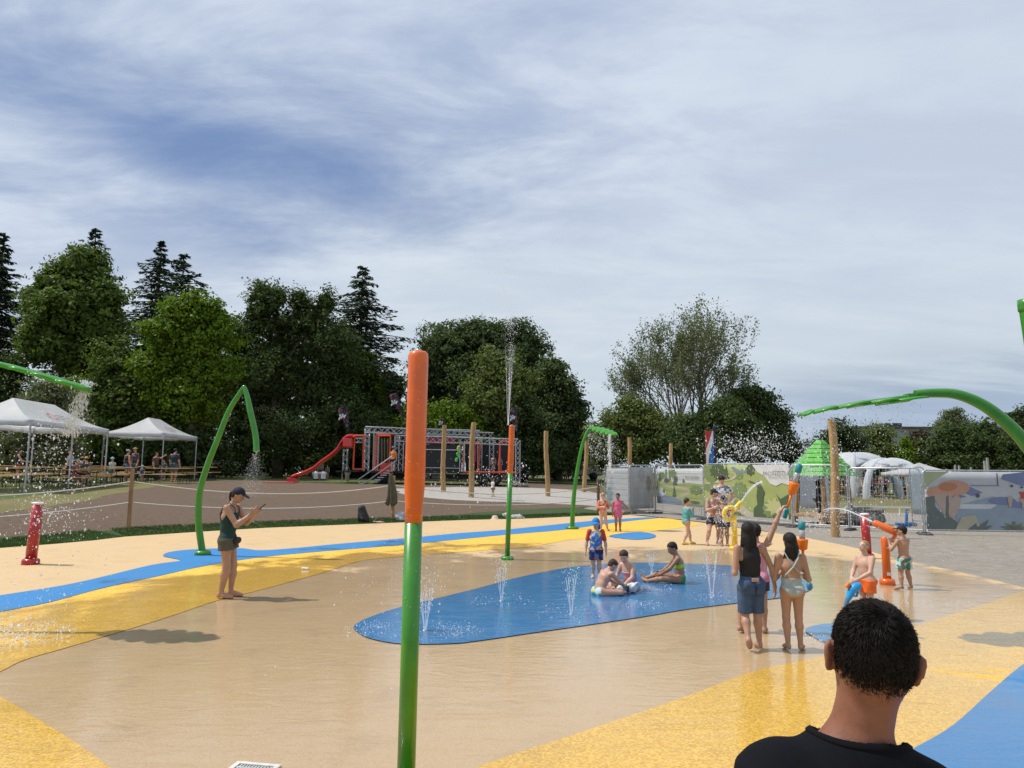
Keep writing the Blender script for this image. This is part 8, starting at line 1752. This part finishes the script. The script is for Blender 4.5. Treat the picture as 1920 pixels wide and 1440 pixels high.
# right side: spray from cannons and leaf
def arc(a, v, t1, n=14, g=9.8): return [a+v*t+Vector((0, 0, -0.5*g*t*t)) for t in np.linspace(0, t1, n)]
tip = YCAN['tip']; e = AT(1434, 903, tip.y-0.3); v = (e-tip)/0.30+Vector((0, 0, 0.5*9.8*0.30)); P = arc(tip, v, 0.27)
tag(MB().tube(P, [0.014+0.012*i/13 for i in range(14)], 8, cap=False).build('water_stream', M_JET), 'straight stream shot by the yellow cannon across the park banner', 'water stream')
Q = np.concatenate([A3(p)+RNG.normal(size=(26, 3))*(0.012+0.004*i) for i, p in enumerate(P)]); drops('stream_drops', 'drops around the stream of the yellow cannon', Q, 0.006)
tip = CANNON['tip']; pts = [(1637, 979), (1610, 966), (1585, 956), (1562, 953), (1545, 956)]; P = catmull([AT(q[0], q[1], tip.y+0.25*i) for i, q in enumerate(pts)], 5)
tag(MB().tube(P, [0.013-0.006*i/len(P) for i in range(len(P))], 8, cap=False).build('water_stream', M_JET), 'curved stream shot by the orange cannon towards the thick wooden post', 'water stream')
Q = np.concatenate([A3(p)+RNG.normal(size=(24, 3))*(0.008+0.003*i) for i, p in enumerate(P)]); drops('stream_drops', 'drops around the stream of the orange cannon', Q, 0.006)
def cloud(label, n, x0, x1, y0, y1, Y, dY=0.8, r=0.009, gauss=True, name='spray_cloud', m=M_DROP):
    if gauss: X = (x0+x1)/2+RNG.normal(size=n)*(x1-x0)/4.2; Z = (y0+y1)/2+RNG.normal(size=n)*(y1-y0)/4.2
    else: X = U(n, x0, x1); Z = U(n, y0, y1)
    D = Y+RNG.normal(size=n)*dY*0.5; a = AT(960, 884, 1.0)
    P = np.array([A3(AT(x, z, d)) for x, z, d in zip(X, Z, D)]); drops(name, label, P, r, m=m)
cloud('cloud of white drops above the park banner in front of the trees', 1450, 1310, 1520, 800, 880, 15, 1.5, 0.0115)
cloud('drops flying over the green hut and the thick wooden post', 850, 1480, 1720, 770, 1000, 12, 1.5, 0.0085)
cloud('drops sprayed over the children beside the yellow cannon', 900, 1318, 1400, 890, 1035, 15.4, 0.6, 0.0095)
cloud('drops in front of the arch tents and the mesh fence', 420, 1560, 1740, 840, 1010, 13, 1.0, 0.0075, gauss=False)
cloud('drops glittering before the beach banner and blond boy', 300, 1480, 1800, 950, 1130, 10.5, 1.5, 0.0055, gauss=False)
cloud('burst of drops at the end of the left water shooter', 260, 1490, 1560, 870, 900, 9.6, 0.3, 0.007)
cloud('burst of drops above the right water shooter', 300, 1490, 1570, 950, 1000, 9.6, 0.4, 0.007)
cloud('drops around the mid leaf shower and the grey fence', 260, 1100, 1180, 830, 940, 21, 0.6, 0.011)
def drip(rim, n, ln, label, r=0.008):
    idx = RNG.integers(0, len(rim), n); b = np.array([A3(p) for p in rim]); w = b[idx]; P = w+np.stack([RNG.normal(size=n)*0.03, RNG.normal(size=n)*0.03, -RNG.random(n)**1.1*ln], 1); drops('dripping_water', label, P, r, stretch=4)
drip(LEAFMID['rim'], 800, 0.8, 'water dripping from the leaf shower in the middle', 0.009)
c = AT(1143, 815, 21.6); n = 500; u = RNG.random(n); drops('pouring_water', 'thick stream falling from the tip of the middle leaf shower', np.stack([c.x+RNG.normal(size=n)*0.03, c.y+RNG.normal(size=n)*0.03, c.z-u*1.0], 1), 0.013, m=M_JET, stretch=4)
for (x0_, y0_, n_, l_) in ((1507, 776, 260, 0.75), (1540, 768, 220, 0.55), (1560, 766, 70, 0.4), (1600, 760, 60, 0.35), (1640, 756, 90, 0.3), (1665, 752, 90, 0.3), (1700, 748, 110, 0.35)):
    c = AT(x0_, y0_, 7.95); u = RNG.random(n_)**1.2; drops('dripping_water', 'water dripping from the right leaf shower', np.stack([c.x+RNG.normal(size=n_)*(0.02+0.02*u), c.y+RNG.normal(size=n_)*0.15, c.z-u*l_], 1), 0.0042, stretch=4)
# fine mist of the green arch
def mist():
    t = ARCH['tip']; n = 3000; u = RNG.random(n); P = np.stack([t.x-0.10*u+RNG.normal(size=n)*(0.01+0.22*u), t.y+RNG.normal(size=n)*0.1, t.z-0.06-u*0.85], 1); drops('fine_mist', 'fine mist falling from the tip of the green arch', P, 0.0024, m=M_MIST, stretch=3)
    Pn = []; 
    for q in (ARCH['pts'][22], ARCH['pts'][32], ARCH['pts2'][16]):
        for _ in range(650):
            s = random.random(); Pn.append((q.x+s*1.25*(1+0.05*random.gauss(0, 1)), q.y+random.gauss(0, 0.08), q.z+0.12*math.sin(s*PI)-0.55*s*s+random.gauss(0, 0.02)-(random.random()**3)*0.6))
    drops('fine_mist', 'fans of fine spray from the sides of the green arch', Pn, 0.0022, m=M_MIST, stretch=1)
mist()
# shallow splashes on the wet floor
def splash(label, px, py, rx, ry, n, r=0.007, h=0.05):
    c = G(px, py); a = U(n, 0, 2*PI); q = RNG.random(n)**0.6; P = np.stack([c.x+q*rx*np.cos(a), c.y+q*ry*np.sin(a), PZ+0.014+h*RNG.random(n)**3], 1); drops('splash_drops', label, P, r, stretch=0.4)
for k, (px, py, rx, ry, n, lb) in enumerate([(688, 1190, 0.25, 0.4, 260, 'foam flecks at the left tip of the blue pool'), (860, 1190, 0.3, 0.3, 200, 'foam flecks on the lower edge of the blue pool'), (1215, 1112, 0.5, 0.4, 330, 'splash in front of the sitting children'), (1205, 1142, 0.3, 0.3, 180, 'splash on the near edge of the pool'), (1310, 1085, 0.5, 0.4, 260, 'splash behind the right pool jet'), (1365, 1036, 0.9, 0.7, 520, 'splash at the feet of the soaked children'), (1530, 1214, 0.25, 0.3, 330, 'splash at the feet of the sage swimsuit'), (1145, 1015, 0.7, 0.5, 300, 'splash by the small blue spot'), (1780, 1143, 0.6, 0.4, 260, 'faint splash on the yellow floor at the right'), (1560, 1075, 0.6, 0.5, 260, 'splash on the tan floor by the blond boy')]):
    splash(lb, px, py, rx, ry, n, r=0.006)

# water beads on the big foreground pole
def beads():
    n = 150; a = U(n, -PI, 0.2); z = U(n, 0.9, tp.z-PZ-0.05); r = np.where(z > 1.66, 0.0485*1.18, 0.049)+0.0006; P = np.stack([tp.x+np.cos(a)*r-0.0061*(tp.z-PZ-z)*0, 4.0+np.sin(a)*r, PZ+z], 1); P[:, 0] += math.tan(rad(0.35))*z
    drops('water_beads', 'water beads clinging to the big foreground pole', P, 0.0022, stretch=2)
beads()
# ------------------------------------------------------------------ grass blades on verge and lawn edges
def blades(name, label, polys_px, n, h, m):
    """short blades scattered over image-independent world strips"""
    P = []
    for (x0, x1, d0, d1, cnt) in polys_px:
        t = RNG.random(cnt); d = d0+(d1-d0)*RNG.random(cnt)
        E = (27.5-11.7*0+3.5*0)
        # along the back edge line of the pad
        ax, ay, bx, by = x0[0], x0[1], x1[0], x1[1]
        nx, ny = -(by-ay), bx-ax; L = math.hypot(nx, ny); nx, ny = nx/L, ny/L
        P.append(np.stack([ax+(bx-ax)*t+nx*d, ay+(by-ay)*t+ny*d], 1))
    P = np.concatenate(P); z = terr(P[:, 0], P[:, 1]); n = len(P); P3 = np.column_stack([P, z+0.015]); a = U(n, 0, 2*PI); s = np.stack([np.cos(a), np.sin(a), 0*a], 1)*0.008; hh_ = h*(0.5+RNG.random(n)); ln = np.stack([RNG.normal(size=n)*0.3, RNG.normal(size=n)*0.3, np.ones(n)], 1)*hh_[:, None]
    V = np.empty((n, 3, 3)); V[:, 0] = P3-s; V[:, 1] = P3+s; V[:, 2] = P3+ln; Fq = np.arange(n*3).reshape(-1, 3)
    o = leaf_obj(name, V.reshape(-1, 3), Fq, RNG.random((n, 3)), m, None); tag(o, label, 'grass', kind='stuff')
LG = leaf_mat('blade_green', (0.030, 0.075, 0.018), (0.06, 0.12, 0.03), (0.10, 0.12, 0.04))
e = [G(*q) for q in BACK]
blades('grass_blades', 'short turf between the pad edge and the soil', [(e[i], e[i+1], 0.02, (1.2, 1.5, 1.4, 1.3, 1.2, 1.2, 1.1, 1.0, 1.0, 0.9, 0.8)[i], 3200) for i in range(11)], 0, 0.045, LG)
